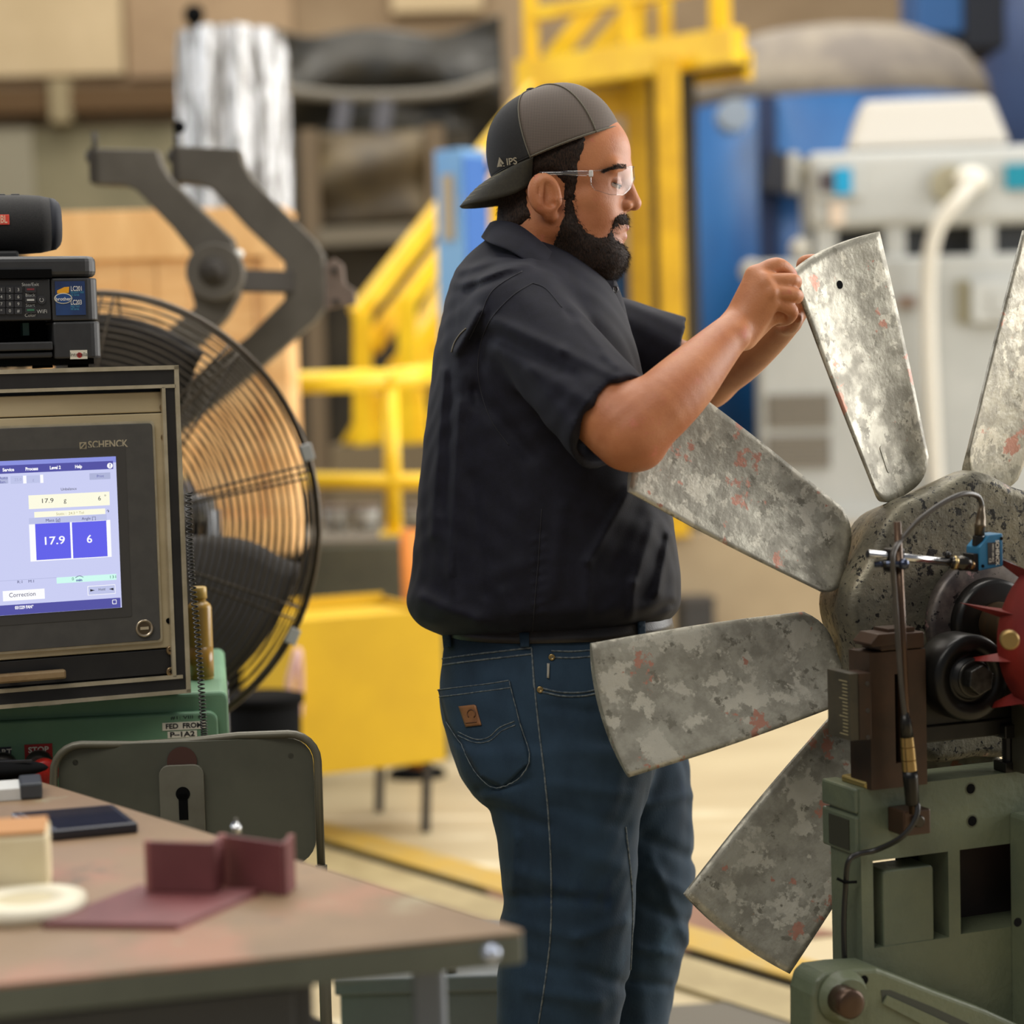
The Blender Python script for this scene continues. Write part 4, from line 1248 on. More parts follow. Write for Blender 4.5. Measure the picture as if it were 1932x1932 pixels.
cd = MB().tube(dense, 0.0011, 5).build('coiled_cord', mat('cord_black', rgb(24, 22, 20), rough=0.4), fix=False)
tag(cd, 'thin black coiled cord hanging beside the amber bottle', 'cord')

# ================================================================== steel chair
chD = 2.88
ch0, ch1 = P(106, 1500, chD), P(601, 1500, chD)
chx = (ch0.x + ch1.x) / 2
ch = empty('steel_chair', (chx, chD, 0), math.radians(3), 'old grey green steel chair with a slotted backrest between console and workbench', 'chair')
CHM = mat('chair_olive', rgb(84, 84, 70), rgb(72, 72, 60), 5, 0.5, spots=[(rgb(70, 44, 34), 12, 0.71, 0.05)])
CHR = mat('chair_rim', rgb(96, 92, 76), rough=0.4, metal=0.2)
hw = (ch1.x - ch0.x) / 2
zt_, zb_ = P(350, 1394, chD).z, P(350, 1640, chD).z
back = rrect(-hw + 0.006, hw - 0.006, zb_, zt_ - 0.004, 0.035, 6)
MB().prism(back, 0.0, 0.004).build('backrest', CHM, ch)
rim = [(-hw, -0.006, zb_)] + [(-hw, -0.006, zt_ - 0.05)] + [(-hw + 0.038 - 0.038 * math.cos(a), -0.004, zt_ - 0.04 + 0.038 * math.sin(a)) for a in [math.pi / 2 * i / 6 for i in range(1, 7)]]
rim += [(-hw * 0.4, 0.008, zt_ - 0.007), (0, 0.012, zt_ - 0.006), (hw * 0.4, 0.008, zt_)]
rim += [(hw - 0.038 + 0.038 * math.sin(a), -0.004, zt_ - 0.036 + 0.038 * math.cos(a)) for a in [math.pi / 2 * i / 6 for i in range(0, 7)]] + [(hw, -0.006, zt_ - 0.06), (hw, -0.006, zb_)]
MB().tube(rim, 0.0055, 8).build('back_frame', CHR, ch)
px0, pz1 = (P(300, 1443, chD).x - chx, P(300, 1443, chD).z); px1 = P(384, 1443, chD).x - chx
MB().prism(rrect(px0, px1, zb_, pz1, 0.014), -0.006, 0.004).build('slot_plate', mat('slot_plate', rgb(106, 104, 90), rgb(92, 88, 74), 9, 0.5), ch, bevel=0.001)
kx, kz = P(346, 1496, chD).x - chx, P(346, 1496, chD).z
MB().lathe([(0, 0.0095), (0.0006, 0.0095)], (kx, -0.0062, kz), (0, -1, 0), 20).box(kx - 0.006, kx + 0.006, -0.0068, -0.006, kz - 0.035, kz).build('key_slot', SOOT, ch)
MB().lathe([(0, 0.02), (0.0006, 0.02)], (kx, -0.0015, pz1 + 0.004), (0, -1, 0), 20).build('rust_spot', mat('rust', rgb(66, 38, 28), rough=0.8), ch)
for px, py in ((144, 1437), (548, 1428)):
    x, z = P(px, py, chD).x - chx, P(px, py, chD).z
    MB().lathe([(0, 0.006), (0.002, 0.004)], (x, 0.002, z), (0, -1, 0), 12).build('rivet', CLD, ch)
for sx in (-1, 1):
    MB().tube([(sx * hw, -0.006, zb_), (sx * hw, -0.02, 0.45), (sx * hw * 1.02, 0.03, 0.0)], 0.008, 8).build('leg', CHR, ch)
    MB().tube([(sx * hw, -0.30, 0.44), (sx * hw * 1.02, -0.34, 0.0)], 0.008, 8).build('leg', CHR, ch)
MB().prism(rrect(-hw, hw, 0, 0.34, 0.03), 0, 0.012).build('seat', CHM, ch).matrix_local = Matrix.Translation((0, -0.34, 0.452)) @ Matrix.Rotation(math.pi / 2, 4, 'X') @ Matrix.Scale(-1, 4, (0, 1, 0)) @ Matrix.Translation((0, 0, -0.34))

# ================================================================== workbench in front
ZW = 0.85
TOPM = mat('worn_bench_top', rgb(142, 116, 88), rgb(122, 100, 76), 3, 0.45, bump=0.0004, bscale=40, spots=[(rgb(154, 112, 88), 5, 0.54, 0.14), (rgb(96, 90, 72), 7, 0.58, 0.12), (rgb(150, 138, 110), 9, 0.6, 0.1)])
EDGE = mat('bench_edge_green', rgb(92, 96, 84), rgb(80, 84, 74), 6, 0.45)
BLUEG = mat('bench_steel_dark', rgb(62, 64, 66), rgb(54, 56, 60), 3, 0.5)
cR = PZ(996, 1756, ZW); cF = PZ(75, 1474, ZW); cN = PZ(0, 1856, ZW)
dF = (cF - cR).normalized(); dN = (cN - cR).normalized()
far_pt = cR + dF * 1.15; near_pt = cR + dN * 1.2
back_pt = near_pt + dF * 1.15
wb_ = empty('workbench', (cR.x, cR.y, 0), 0, 'steel workbench with a worn brown top in the foreground', 'workbench')
o3 = Vector((cR.x, cR.y, 0))
r_ = 0.014
corner = [cR + dF * r_, cR + dF * r_ * 0.35 + dN * r_ * 0.12, cR + dN * r_ * 0.35 + dF * r_ * 0.12, cR + dN * r_]
poly = [(p.x - o3.x, p.y - o3.y) for p in corner + [near_pt, back_pt, far_pt]]
MB().slab(poly, ZW - 0.004, ZW).build('top', TOPM, wb_, bevel=0.001)
MB().slab(poly, ZW - 0.030, ZW - 0.004).build('edge_band', EDGE, wb_, bevel=0.006, seg=3)
inn = [o_ * 0.97 for o_ in ()]
cp_ = cR + (dF + dN) * 0.004
MB().sphere((cR.x - o3.x + dN.x * 0.035, cR.y - o3.y + dN.y * 0.035 - 0.001, ZW - 0.017), 0.009).build('corner_stud', mat('stud_bluewhite', rgb(176, 184, 200), rough=0.25, metal=0.6), wb_)


def wpt(px, py, z): p = PZ(px, py, z); return p.x - o3.x, p.y - o3.y


a = P(805, 1850, 1.99)
lx, ly = a.x - o3.x, a.y - o3.y
MB().box(lx - 0.014, lx + 0.016, ly, ly + 0.05, 0, ZW - 0.03).build('leg', mat('leg_blue_grey', rgb(112, 120, 132), rough=0.4), wb_, bevel=0.004)
px_ = cR + dN * 0.16 + dF * 0.04
pn = [cR + dN * 0.17 + dF * 0.05, cR + dN * 1.15 + dF * 0.05, cR + dN * 1.15 + dF * 0.6, cR + dN * 0.17 + dF * 0.6]
MB().slab([(p.x - o3.x, p.y - o3.y) for p in pn], 0.06, ZW - 0.03).build('drawer_pedestal', BLUEG, wb_, bevel=0.004)
nN = Vector((dN.y, -dN.x, 0))
if nN.y > 0: nN = -nN
for k, (za, zb3) in enumerate(((0.66, 0.81), (0.40, 0.64), (0.1, 0.38))):
    q0 = cR + dN * 0.19 + dF * 0.05; q1 = cR + dN * 1.12 + dF * 0.05
    pp = [q0, q1, q1 + nN * 0.012, q0 + nN * 0.012]
    dr = MB().slab([(p.x - o3.x, p.y - o3.y) for p in pp], za, zb3).build('drawer', BLUEG, wb_, bevel=0.003)
for q in (cR + dF * 1.08 + dN * 0.06, cR + dF * 1.08 + dN * 1.1):
    MB().box(q.x - o3.x - 0.02, q.x - o3.x + 0.02, q.y - o3.y - 0.02, q.y - o3.y + 0.02, 0, ZW - 0.03).build('leg', BLUEG, wb_)

# things on the workbench
MAR = mat('maroon_fibre', rgb(116, 62, 62), rgb(100, 52, 52), 10, 0.55)
MAR2 = mat('maroon_edge', rgb(150, 96, 88), rough=0.6)
ps = [PZ(78, 1752, ZW), PZ(335, 1756, ZW), PZ(492, 1688, ZW), PZ(262, 1680, ZW)]
mp0 = empty('maroon_plate', tuple(ps[0]), 0, 'flat maroon fibre plate lying on the workbench', 'plate')
MB().slab([(p.x - ps[0].x, p.y - ps[0].y) for p in ps], 0.0005, 0.006).build('plate', MAR, mp0, bevel=0.001)
MB().slab([((p.x - ps[0].x) * 0.98 + 0.004, (p.y - ps[0].y) * 0.98 - 0.0012) for p in ps], 0.0, 0.0012).build('backing', MAR2, mp0)


def bent(name, pts_px, hpx, label_, lean=0.0):
    b = [PZ(x, y, ZW + 0.0065 if name == 'maroon_angle' else ZW) for x, y in pts_px]
    o = empty(name, tuple(b[0]), 0, label_, 'angle piece')
    mb = MB()
    h = hpx * b[0].y / F_PX
    for i in range(len(b) - 1):
        q0, q1 = b[i] - b[0], b[i + 1] - b[0]
        mb2 = MB().bar((q0.x, q0.y, h / 2), (q1.x, q1.y, h / 2), 0.005, h)
        mb2.build('flange', MAR, o, bevel=0.001)
    for i in (0, len(b) - 1):
        q = b[i] - b[0]
        MB().box(q.x - 0.003, q.x + 0.003, q.y - 0.003, q.y + 0.003, 0, h + 0.0004).build('edge_strip', MAR2, o)
    return o


bent('maroon_angle', [(282, 1680), (405, 1684), (420, 1668)], 96, 'maroon fibre angle piece standing on the flat plate')
bent('maroon_bracket', [(424, 1672), (538, 1690), (552, 1674)], 100, 'maroon fibre angle piece at the edge of the flat plate, farther right')
# white block
CR = mat('cream_block', rgb(226, 212, 176), rgb(216, 200, 160), 8, 0.6)
p = PZ(94, 1690, ZW)
bk = empty('cream_block', (p.x, p.y, ZW), math.radians(10), 'cream wooden block at the left end of the workbench', 'block')
hB2 = 118 * p.y / F_PX
MB().box(-0.12, 0, 0, 0.08, 0, hB2).build('body', CR, bk, bevel=0.004)
MB().box(-0.118, -0.002, 0.002, 0.078, hB2, hB2 + 0.004).build('rust_cap', mat('orange_stain', rgb(176, 124, 70), rough=0.7), bk, bevel=0.001)
p = PZ(60, 1716, ZW)
tr = empty('tape_roll', (p.x, p.y, ZW), 0, 'white roll of tape lying flat in front of the cream block', 'tape roll')
rT = 0.058
tr.location = (PZ(56, 1712, ZW).x, PZ(56, 1712, ZW).y - 0.02, ZW)
MB().lathe([(0, rT), (0.014, rT), (0.0145, rT * 0.5), (0.002, rT * 0.48)], (0, 0, 0), (0, 0, 1), 36).build('tape', mat('tape_white', rgb(226, 218, 194), rough=0.5), tr)
MB().lathe([(0.0, rT * 0.46), (0.0135, rT * 0.46)], (0, 0, 0), (0, 0, 1), 30).build('core', mat('tape_core', rgb(196, 184, 150), rough=0.7), tr)
# black tablet
ps = [PZ(100, 1588, ZW), PZ(262, 1572, ZW), PZ(215, 1536, ZW), PZ(20, 1552, ZW)]
tb = empty('tablet_device', tuple(ps[0]), 0, 'flat black tablet with a shiny face lying on the workbench', 'tablet')
MB().slab([(p.x - ps[0].x, p.y - ps[0].y) for p in ps], 0, 0.012).build('case', mat('tablet_black', rgb(28, 30, 38), rough=0.3), tb, bevel=0.003)
cen = sum(((p - ps[0]) for p in ps), Vector()) / 4
MB().slab([((p.x - ps[0].x - cen.x) * 0.86 + cen.x, (p.y - ps[0].y - cen.y) * 0.86 + cen.y) for p in ps], 0.012, 0.0126).build('face_glass', mat('tablet_glass', rgb(30, 34, 52), rough=0.06), tb)
# note pad with clip and a black pouch
p = PZ(62, 1508, ZW)
np_ = empty('note_pad', (p.x, p.y, ZW), math.radians(14), 'thick white note pad with a dark clip on the workbench', 'note pad')
MB().box(-0.14, -0.012, 0, 0.06, 0, 0.015).build('paper_block', mat('paper_white', rgb(206, 206, 200), rough=0.7), np_, bevel=0.001)
MB().box(-0.015, 0.012, -0.002, 0.062, 0.0, 0.020).build('clip', mat('clip_grey', rgb(58, 62, 66), rough=0.35), np_, bevel=0.003)
p = PZ(40, 1472, ZW)
MBp = empty('black_pouch', (PZ(36, 1478, ZW).x, PZ(36, 1478, ZW).y + 0.02, ZW), 0.1, 'black cloth pouch behind the note pad on the workbench', 'pouch')
MB().sphere((-0.05, 0.03, 0.010), (0.08, 0.035, 0.012)).build('pouch_body', SOOT, MBp)
MB().box(-0.1, 0.01, 0.018, 0.022, 0.0195, 0.0225).build('zip', BLACK, MBp)
p = PZ(446, 1572, ZW)
bl = empty('steel_bolt', (p.x, p.y, ZW), 0, 'small steel bolt standing upright on the far edge of the workbench', 'bolt')
MB().lathe([(0, 0.0055), (0.010, 0.0055), (0.010, 0.004), (0.013, 0.0035)], (0, 0, 0), (0, 0, 1), 16).build('shank', CHROME, bl)
MB().lathe([(0.0125, 0.0025), (0.017, 0.002)], (0, 0, 0), (0, 0, 1), 12).build('tip', STEEL, bl)
# ================================================================== fan rotor on the balancing machine
RYAW = math.radians(22)
C = P(1785, 1160, 3.05)
ZC = C.z
RFR = frame((C.x, C.y, 0), RYAW)


def rf(px, py, b=0.0):
    """(x, z) in the machine's frame on the plane b metres in front of the rotor's middle"""
    return on_face(RFR, px, py, -b)


def rempty(name, label_, cat, group=None): return empty(name, (C.x, C.y, 0), RYAW, label_, cat, group)


CAST = mat('cast_blade_metal', rgb(170, 166, 150), rgb(140, 136, 122), 34, 0.36, 0.35, vary=True, bump=0.0012, bscale=70, rough2=0.5, lo=0.38, hi=0.62,
           spots=[(rgb(190, 185, 168), 24, 0.53, 0.05), (rgb(120, 116, 102), 44, 0.58, 0.06), (rgb(178, 128, 108), 16, 0.60, 0.03), (rgb(66, 62, 52), 90, 0.68, 0.04)])
HUBM = mat('cast_hub_metal', rgb(128, 122, 102), rgb(96, 92, 78), 22, 0.42, 0.45, bump=0.0014, bscale=90, rough2=0.55,
           spots=[(rgb(152, 128, 114), 14, 0.60, 0.05), (rgb(34, 32, 28), 46, 0.58, 0.04), (rgb(30, 28, 26), 120, 0.58, 0.04)])
OILY = mat('oily_black_steel', rgb(34, 32, 28), rgb(24, 23, 21), 18, 0.32, 0.5)
RUSTY = mat('rusty_shaft', rgb(116, 84, 52), rgb(92, 78, 60), 20, 0.35, 0.7, stretch=(1, 4, 1))

rot = rempty('fan_rotor', 'cast metal fan rotor with nine broad worn blades that the man holds', 'fan rotor')
TH0 = 109.1
N_B = 9


def rim(a, k=0.018):
    return 1 + k * math.cos(9 * (a - math.radians(TH0 + 20)))


def hub_ring(r, y, n=96, k=0.018):
    return [(r * rim(2 * math.pi * i / n, k) * math.cos(2 * math.pi * i / n), y, ZC + r * rim(2 * math.pi * i / n, k) * math.sin(2 * math.pi * i / n)) for i in range(n)]


hub = MB()
prof = [(-0.076, 0.03), (-0.076, 0.13), (-0.078, 0.188), (-0.070, 0.198), (-0.045, 0.200), (-0.010, 0.190), (0.02, 0.182), (0.05, 0.174), (0.056, 0.16), (0.056, 0.03)]
n = 96
rings = [hub_ring(r, y, n, 0.03 if r > 0.15 else 0.0) for y, r in prof]
vs = [p for r in rings for p in r]
fs = []
for i in range(len(rings) - 1):
    for k in range(n):
        k2 = (k + 1) % n
        fs.append((i * n + k, (i + 1) * n + k, (i + 1) * n + k2, i * n + k2))
hub.add(vs, fs, True)
hub.add(rings[0], [tuple(range(n))]); hub.add(rings[-1], [tuple(range(n))])
hub.build('hub', HUBM, rot, bevel=0.004)


def blade_mesh():
    """one blade pointing along +x of its own frame, thickness along y; chord along z"""
    nu, nv = 30, 20
    r0, r1 = 0.188, 0.540

    def pt(u, v, side):
        s = v - 0.5
        c = 0.137 + 0.045 * u + 0.006 * math.sin(u * math.pi)
        # rounded root corners and a gently curved tip
        root = 0.022 * (abs(2 * s) ** 3.5)
        tip = 0.007 * (1 - (2 * s) ** 2)
        r = r0 + root * (1 - u) * 1.4 + (r1 + tip * u - r0) * u
        beta = math.radians(22.5 - 7.5 * u)
        camber = 0.016 * (1 - (2 * s) ** 2) * (1 - 0.3 * u)
        th = 0.010 * (1 - 0.55 * u) * (1 - (2 * s) ** 4) + 0.0022
        z = c * s * math.cos(beta) + 0.009 - 0.007 * u
        y = -0.017 - c * s * math.sin(beta) + (camber * 1.0) * math.cos(beta) + side * th
        z += camber * math.sin(beta)
        return (r, y, z)
    mb = MB()
    idx = {}
    vs = []
    for side in (-1, 1):
        for i in range(nu + 1):
            for j in range(nv + 1):
                idx[side, i, j] = len(vs)
                vs.append(pt(i / nu, j / nv, side))
    fs = []
    for i in range(nu):
        for j in range(nv):
            fs.append((idx[-1, i, j], idx[-1, i + 1, j], idx[-1, i + 1, j + 1], idx[-1, i, j + 1]))
            fs.append((idx[1, i, j], idx[1, i, j + 1], idx[1, i + 1, j + 1], idx[1, i + 1, j]))
    mb.add(vs, fs, True)
    ed = []
    for i in range(nu):
        ed.append((idx[-1, i, 0], idx[1, i, 0], idx[1, i + 1, 0], idx[-1, i + 1, 0]))
        ed.append((idx[-1, i, nv], idx[-1, i + 1, nv], idx[1, i + 1, nv], idx[1, i, nv]))
    for j in range(nv):
        ed.append((idx[-1, 0, j], idx[-1, 0, j + 1], idx[1, 0, j + 1], idx[1, 0, j]))
        ed.append((idx[-1, nu, j], idx[1, nu, j], idx[1, nu, j + 1], idx[-1, nu, j + 1]))
    b = 0
    mb.f += ed; mb.sm += [False] * len(ed)
    return mb, pt


bmb, bpt = blade_mesh()
blade0 = bmb.build('blade', CAST, rot)
bhole = MB().lathe([(0, 0.0058), (0.0006, 0.0058)], (0, 0, 0), (0, -1, 0), 16).build('hole_shade_disc', SOOT, blade0)  # flat black disc painted in for the shade inside a hole
hp = Vector(bpt(0.86, 0.52, -1)); hp2 = Vector(bpt(0.86, 0.60, -1)); hp3 = Vector(bpt(0.92, 0.52, -1))
nn = (hp3 - hp).cross(hp2 - hp).normalized()
if nn.y > 0: nn = -nn
bhole.matrix_local = Matrix.Translation(hp - nn * 0.0001) @ nn.to_track_quat('-Y', 'Z').to_matrix().to_4x4()
mk = MB().prism(rrect(-0.02, 0.02, -0.0045, 0.0045, 0.0044), -0.0009, 0.0009).build('cast_mark', CAST, blade0, bevel=0.0005)
hp = Vector(bpt(0.17, 0.62, -1)); hp2 = Vector(bpt(0.17, 0.7, -1)); hp3 = Vector(bpt(0.24, 0.62, -1))
nn = (hp3 - hp).cross(hp2 - hp).normalized()
if nn.y > 0: nn = -nn
mk.matrix_local = Matrix.Translation(hp) @ nn.to_track_quat('-Y', 'Z').to_matrix().to_4x4()
for k in range(N_B):
    th = math.radians(TH0 + 360 / N_B * k)
    # x axis -> radial, z axis -> counter-clockwise tangent, y stays the shaft direction
    mtx = Matrix.Translation((0, 0, ZC)) @ Matrix.Rotation(-th, 4, 'Y')
    if k == 0:
        blade0.matrix_local = mtx
    else:
        o = blade0.copy(); COL.objects.link(o); o.parent = rot; o.matrix_local = mtx
        for ch_ in (bhole, mk):
            c_ = ch_.copy(); COL.objects.link(c_); c_.parent = o; c_.matrix_local = ch_.matrix_local.copy()
FL = mat('flange_mottled', rgb(104, 96, 88), rgb(66, 60, 58), 30, 0.4, 0.4, spots=[(rgb(150, 120, 116), 20, 0.60, 0.05), (rgb(28, 26, 25), 50, 0.58, 0.04)])
MB().lathe([(0.085, 0.090), (0.100, 0.090), (0.104, 0.084), (0.104, 0.05)], (0, 0, ZC), (0, -1, 0), 56).build('flange', FL, rot)
MB().lathe([(0.100, 0.062), (0.122, 0.060), (0.124, 0.054), (0.124, 0.03)], (0, 0, ZC), (0, -1, 0), 48).build('clamp_ring', OILY, rot)
MB().lathe([(0.10, 0.030), (0.16, 0.030), (0.162, 0.0315), (0.176, 0.0315), (0.178, 0.030), (0.42, 0.030)], (0, 0, ZC), (0, -1, 0), 40).build('shaft', RUSTY, rot)
MB().lathe([(0.05, 0.10), (0.10, 0.095), (0.104, 0.05), (0.16, 0.045), (0.162, 0.03), (0.2, 0.03)], (0, 0, ZC), (0, 1, 0), 40).build('rear_boss', OILY, rot)

# ------------------------------------------------------------------ red drive collar
REDP = mat('worn_red_paint', rgb(122, 34, 26), rgb(98, 24, 20), 9, 0.45, spots=[(rgb(146, 116, 82), 18, 0.72, 0.03)])
rc = rempty('drive_collar', 'red painted round drive collar with pointed fins on the shaft', 'collar')
bR = 0.30
MB().lathe([(bR - 0.02, 0.034), (bR - 0.02, 0.106), (bR - 0.012, 0.114), (bR + 0.05, 0.118), (bR + 0.058, 0.112), (bR + 0.058, 0.034)], (0, 0, ZC), (0, -1, 0), 56).build('collar_body', REDP, rc)
for k in range(12):
    a = 2 * math.pi * (k + 0.35) / 12
    e = Vector((math.cos(a), 0, math.sin(a))); t = Vector((-math.sin(a), 0, math.cos(a)))
    base = Vector((0, -bR + 0.012, ZC)) + e * 0.106
    tipp = Vector((0, -bR + 0.062, ZC)) + e * 0.144
    w = 0.0065
    fin = MB()
    vs = [base + t * w, base - t * w, base + e * 0.010 - Vector((0, 0.03, 0)), tipp, base - e * 0.01 - Vector((0, 0.0, 0))]
    fin.add(vs, [(0, 1, 2), (0, 3, 1), (1, 3, 2), (0, 2, 3), (0, 4, 1)])
    fin.build('fin', REDP, rc)
x, z = rf(1905, 1205, bR + 0.06)
MB().lathe([(0, 0.010), (0.004, 0.012), (0.018, 0.012), (0.02, 0.010)], (x, -bR - 0.058, z), (-0.6, -1, 0), 16).build('bolt', mat('brass_bolt', rgb(150, 124, 74), rough=0.35, metal=0.7), rc)

# ------------------------------------------------------------------ roller
BS = 0.20
rl = rempty('support_roller', 'black steel support roller with a hexagon bolt under the shaft', 'roller')
rx, rz = rf(1836, 1280, BS + 0.06)
RR = 0.056
MB().lathe([(BS + 0.005, RR * 0.5), (BS + 0.005, RR * 0.97), (BS + 0.012, RR), (BS + 0.054, RR), (BS + 0.06, RR * 0.94), (BS + 0.058, RR * 0.62), (BS + 0.052, RR * 0.60), (BS + 0.052, RR * 0.48), (BS + 0.062, RR * 0.46), (BS + 0.062, 0.02)], (rx, 0, rz), (0, -1, 0), 56).build('wheel', OILY, rl)
MB().lathe([(BS + 0.062, 0.0245), (BS + 0.064, 0.0245), (BS + 0.065, 0.022)], (rx, 0, rz), (0, -1, 0), 40).build('washer', mat('washer_dark', rgb(52, 50, 46), rough=0.3, metal=0.8), rl)
hexp = [(rx + 0.0195 * math.cos(math.radians(60 * i + 22)), rz + 0.0195 * math.sin(math.radians(60 * i + 22))) for i in range(6)]
MB().prism(hexp, -BS - 0.079, -BS - 0.063).build('hex_bolt', mat('bolt_black', rgb(44, 43, 40), rgb(70, 68, 64), 60, 0.35, 0.8), rl, bevel=0.0015)
rx2 = -rx - 0.01
MB().lathe([(BS + 0.005, RR * 0.5), (BS + 0.005, RR * 0.97), (BS + 0.012, RR), (BS + 0.054, RR), (BS + 0.06, RR * 0.94), (BS + 0.06, 0.02)], (rx + 0.118, 0, rz), (0, -1, 0), 40).build('wheel', OILY, rl)
# ------------------------------------------------------------------ bearing pedestal
PG = mat('pedestal_green', rgb(98, 104, 80), rgb(84, 92, 74), 6, 0.42, bump=0.0012, bscale=70, spots=[(rgb(60, 58, 42), 14, 0.68, 0.05), (rgb(120, 122, 86), 5, 0.66, 0.08)])
BROWN = mat('slide_brown_steel', rgb(70, 50, 36), rgb(52, 40, 30), 12, 0.4, 0.45)
ped = rempty('bearing_pedestal', 'green cast bearing pedestal with cut-outs in front of the rotor', 'pedestal')
b0 = BS + 0.03
YF = -b0


def q(px, py, b=None): return rf(px, py, b0 if b is None else b)


xL = q(1624, 1600)[0]; xR = xL + 0.62
zTop = q(1700, 1481)[1]
dep = 0.075
pb_ = MB()
# cast plate built around its openings: uprights, rails and ribs
zO1 = q(1700, 1618)[1]; zO2 = q(1700, 1782)[1]
x1a, x1b = q(1648, 1700)[0], q(1667, 1700)[0]
x2a, x2b = q(1763, 1700)[0], q(1790, 1700)[0]
x3a = q(1812, 1700)[0]
x3b = x3a + 0.17
pb_ = MB()
pb_.box(xL, xR, YF, YF + dep, zO1, zTop)
pb_.box(xL, x1a, YF, YF + dep, 0.0, zO1)
pb_.box(x2b, x3a, YF, YF + dep, 0.0, zO1)
pb_.box(x3b, xR, YF, YF + dep, 0.0, zO1)
pb_.box(x1a, x2b, YF, YF + dep, 0.0, zO2)
pb_.box(x3a, x3b, YF, YF + dep, 0.0, zO2 + 0.002)
pb_.build('casting', PG, ped)
MB().prism(rrect(x1b, x2a, zO2 - 0.02, q(1700, 1640)[1], 0.006), YF + 0.0015, YF + 0.05).build('tongue', PG, ped, bevel=0.002)
MB().box(x3a - 0.01, x3b + 0.01, YF + dep - 0.004, YF + dep + 0.01, 0.3, zO1 + 0.01).build('back_plate', mat('maroon_dark', rgb(52, 40, 38), rgb(38, 32, 30), 12, 0.6), ped)
MB().box(x2a - 0.005, x2b + 0.005, YF + dep - 0.004, YF + dep + 0.01, 0.3, zO1 + 0.01).build('back_plate', SOOT, ped)
# left edge lugs
for (pa, pc) in ((1492, 1540), (1545, 1620)):
    z1 = q(1600, pa)[1]; z0 = q(1600, pc)[1]
    MB().box(xL - 0.004, xL + 0.02, YF + 0.004, YF + 0.09, z0, z1).build('edge_lug', PG, ped, bevel=0.003)
MB().box(xL - 0.0055, xL - 0.003, YF + 0.02, YF + 0.07, q(1600, 1612)[1], q(1600, 1555)[1]).build('lug_recess', mat('lug_dark', rgb(46, 46, 34), rough=0.6), ped)
x, z = q(1640, 1486)
MB().box(x - 0.006, x + 0.03, YF - 0.001, YF + 0.06, z - 0.002, z + 0.008).build('machined_pad', mat('oily_bronze', rgb(150, 132, 78), rough=0.25, metal=0.6), ped, bevel=0.003)
for (px, py) in ((1831, 1488), (1834, 1549)):
    x, z = q(px, py)
    h_ = MB().lathe([(0, 0.0085), (0.0006, 0.0085)], (x, YF + 0.0002, z), (0, -1, 0), 20).build('hole_rim', mat('hole_rim', rgb(70, 74, 56), rough=0.4), ped)
    MB().lathe([(0, 0.0066), (0.0003, 0.0066)], (x, YF - 0.0005, z), (0, -1, 0), 18).build('bolt_hole', SOOT, h_)
# right upright with pad
bU = b0 + 0.06
_, z1 = q(1898, 1556, bU); x0 = q(1904, 1556, b0)[0]
MB().box(x0, x0 + 0.12, -bU, YF + 0.002, 0.0, z1).build('upright', PG, ped, bevel=0.005)
_, z1 = q(1900, 1602, bU + 0.012); x1 = x0 + 0.002; _, z0 = q(1900, 1698, bU + 0.012)
MB().box(x1, x1 + 0.05, -bU - 0.012, -bU + 0.002, z0, z1).build('upright_pad', PG, ped, bevel=0.003)
x, z = q(1920, 1740, bU)
MB().lathe([(0, 0.006), (0.0005, 0.006)], (x, -bU, z), (0, -1, 0), 18).build('bolt_hole', SOOT, ped)
# lower swing arm
bA = b0 + 0.055
arm = [(1533, 1960), (1533, 1880), (1540, 1850), (1556, 1836), (1600, 1830), (1655, 1827), (1690, 1840), (1760, 1868), (1860, 1905), (1960, 1950), (2040, 2000), (2040, 2120), (1533, 2120)]
MB().prism([q(*t, bA) for t in arm], -bA, YF + 0.005).build('swing_arm', PG, ped, bevel=0.006, seg=3)
slot = [(1662, 1868), (1680, 1868), (1760, 1900), (1880, 1955), (1900, 1990), (1860, 1990), (1760, 1940), (1664, 1890)]
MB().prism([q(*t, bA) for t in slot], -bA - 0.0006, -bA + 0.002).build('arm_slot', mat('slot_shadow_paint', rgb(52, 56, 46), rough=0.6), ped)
MB().prism([q(px, py + 5, bA) for px, py in ((1672, 1872), (1760, 1912), (1870, 1965), (1850, 1972), (1740, 1928), (1664, 1888))], -bA - 0.003, -bA).build('slot_rail', PG, ped)
x, z = q(1588, 1880, bA)
MB().lathe([(0, 0.034), (0.004, 0.034), (0.012, 0.027), (0.02, 0.026)], (x, -bA, z), (0, -1, 0), 32).build('boss', PG, ped)
x, z = q(1603, 1888, bA + 0.03)
MB().lathe([(0.018, 0.0185), (0.045, 0.0185), (0.047, 0.015), (0.047, 0.005)], (x - 0.006, -bA, z), (0, -1, 0), 28).build('pivot_pin', mat('pin_brown', rgb(74, 56, 42), rough=0.35, metal=0.6), ped)
x, z = q(1630, 1849, bA)
MB().lathe([(0, 0.006), (0.0005, 0.006)], (x, -bA, z), (0, -1, 0), 16).build('bolt_hole', SOOT, ped)
MB().box(xL - 0.02, xR, YF - 0.1, YF + 0.22, 0.0, 0.12).build('foot', PG, ped, bevel=0.01)

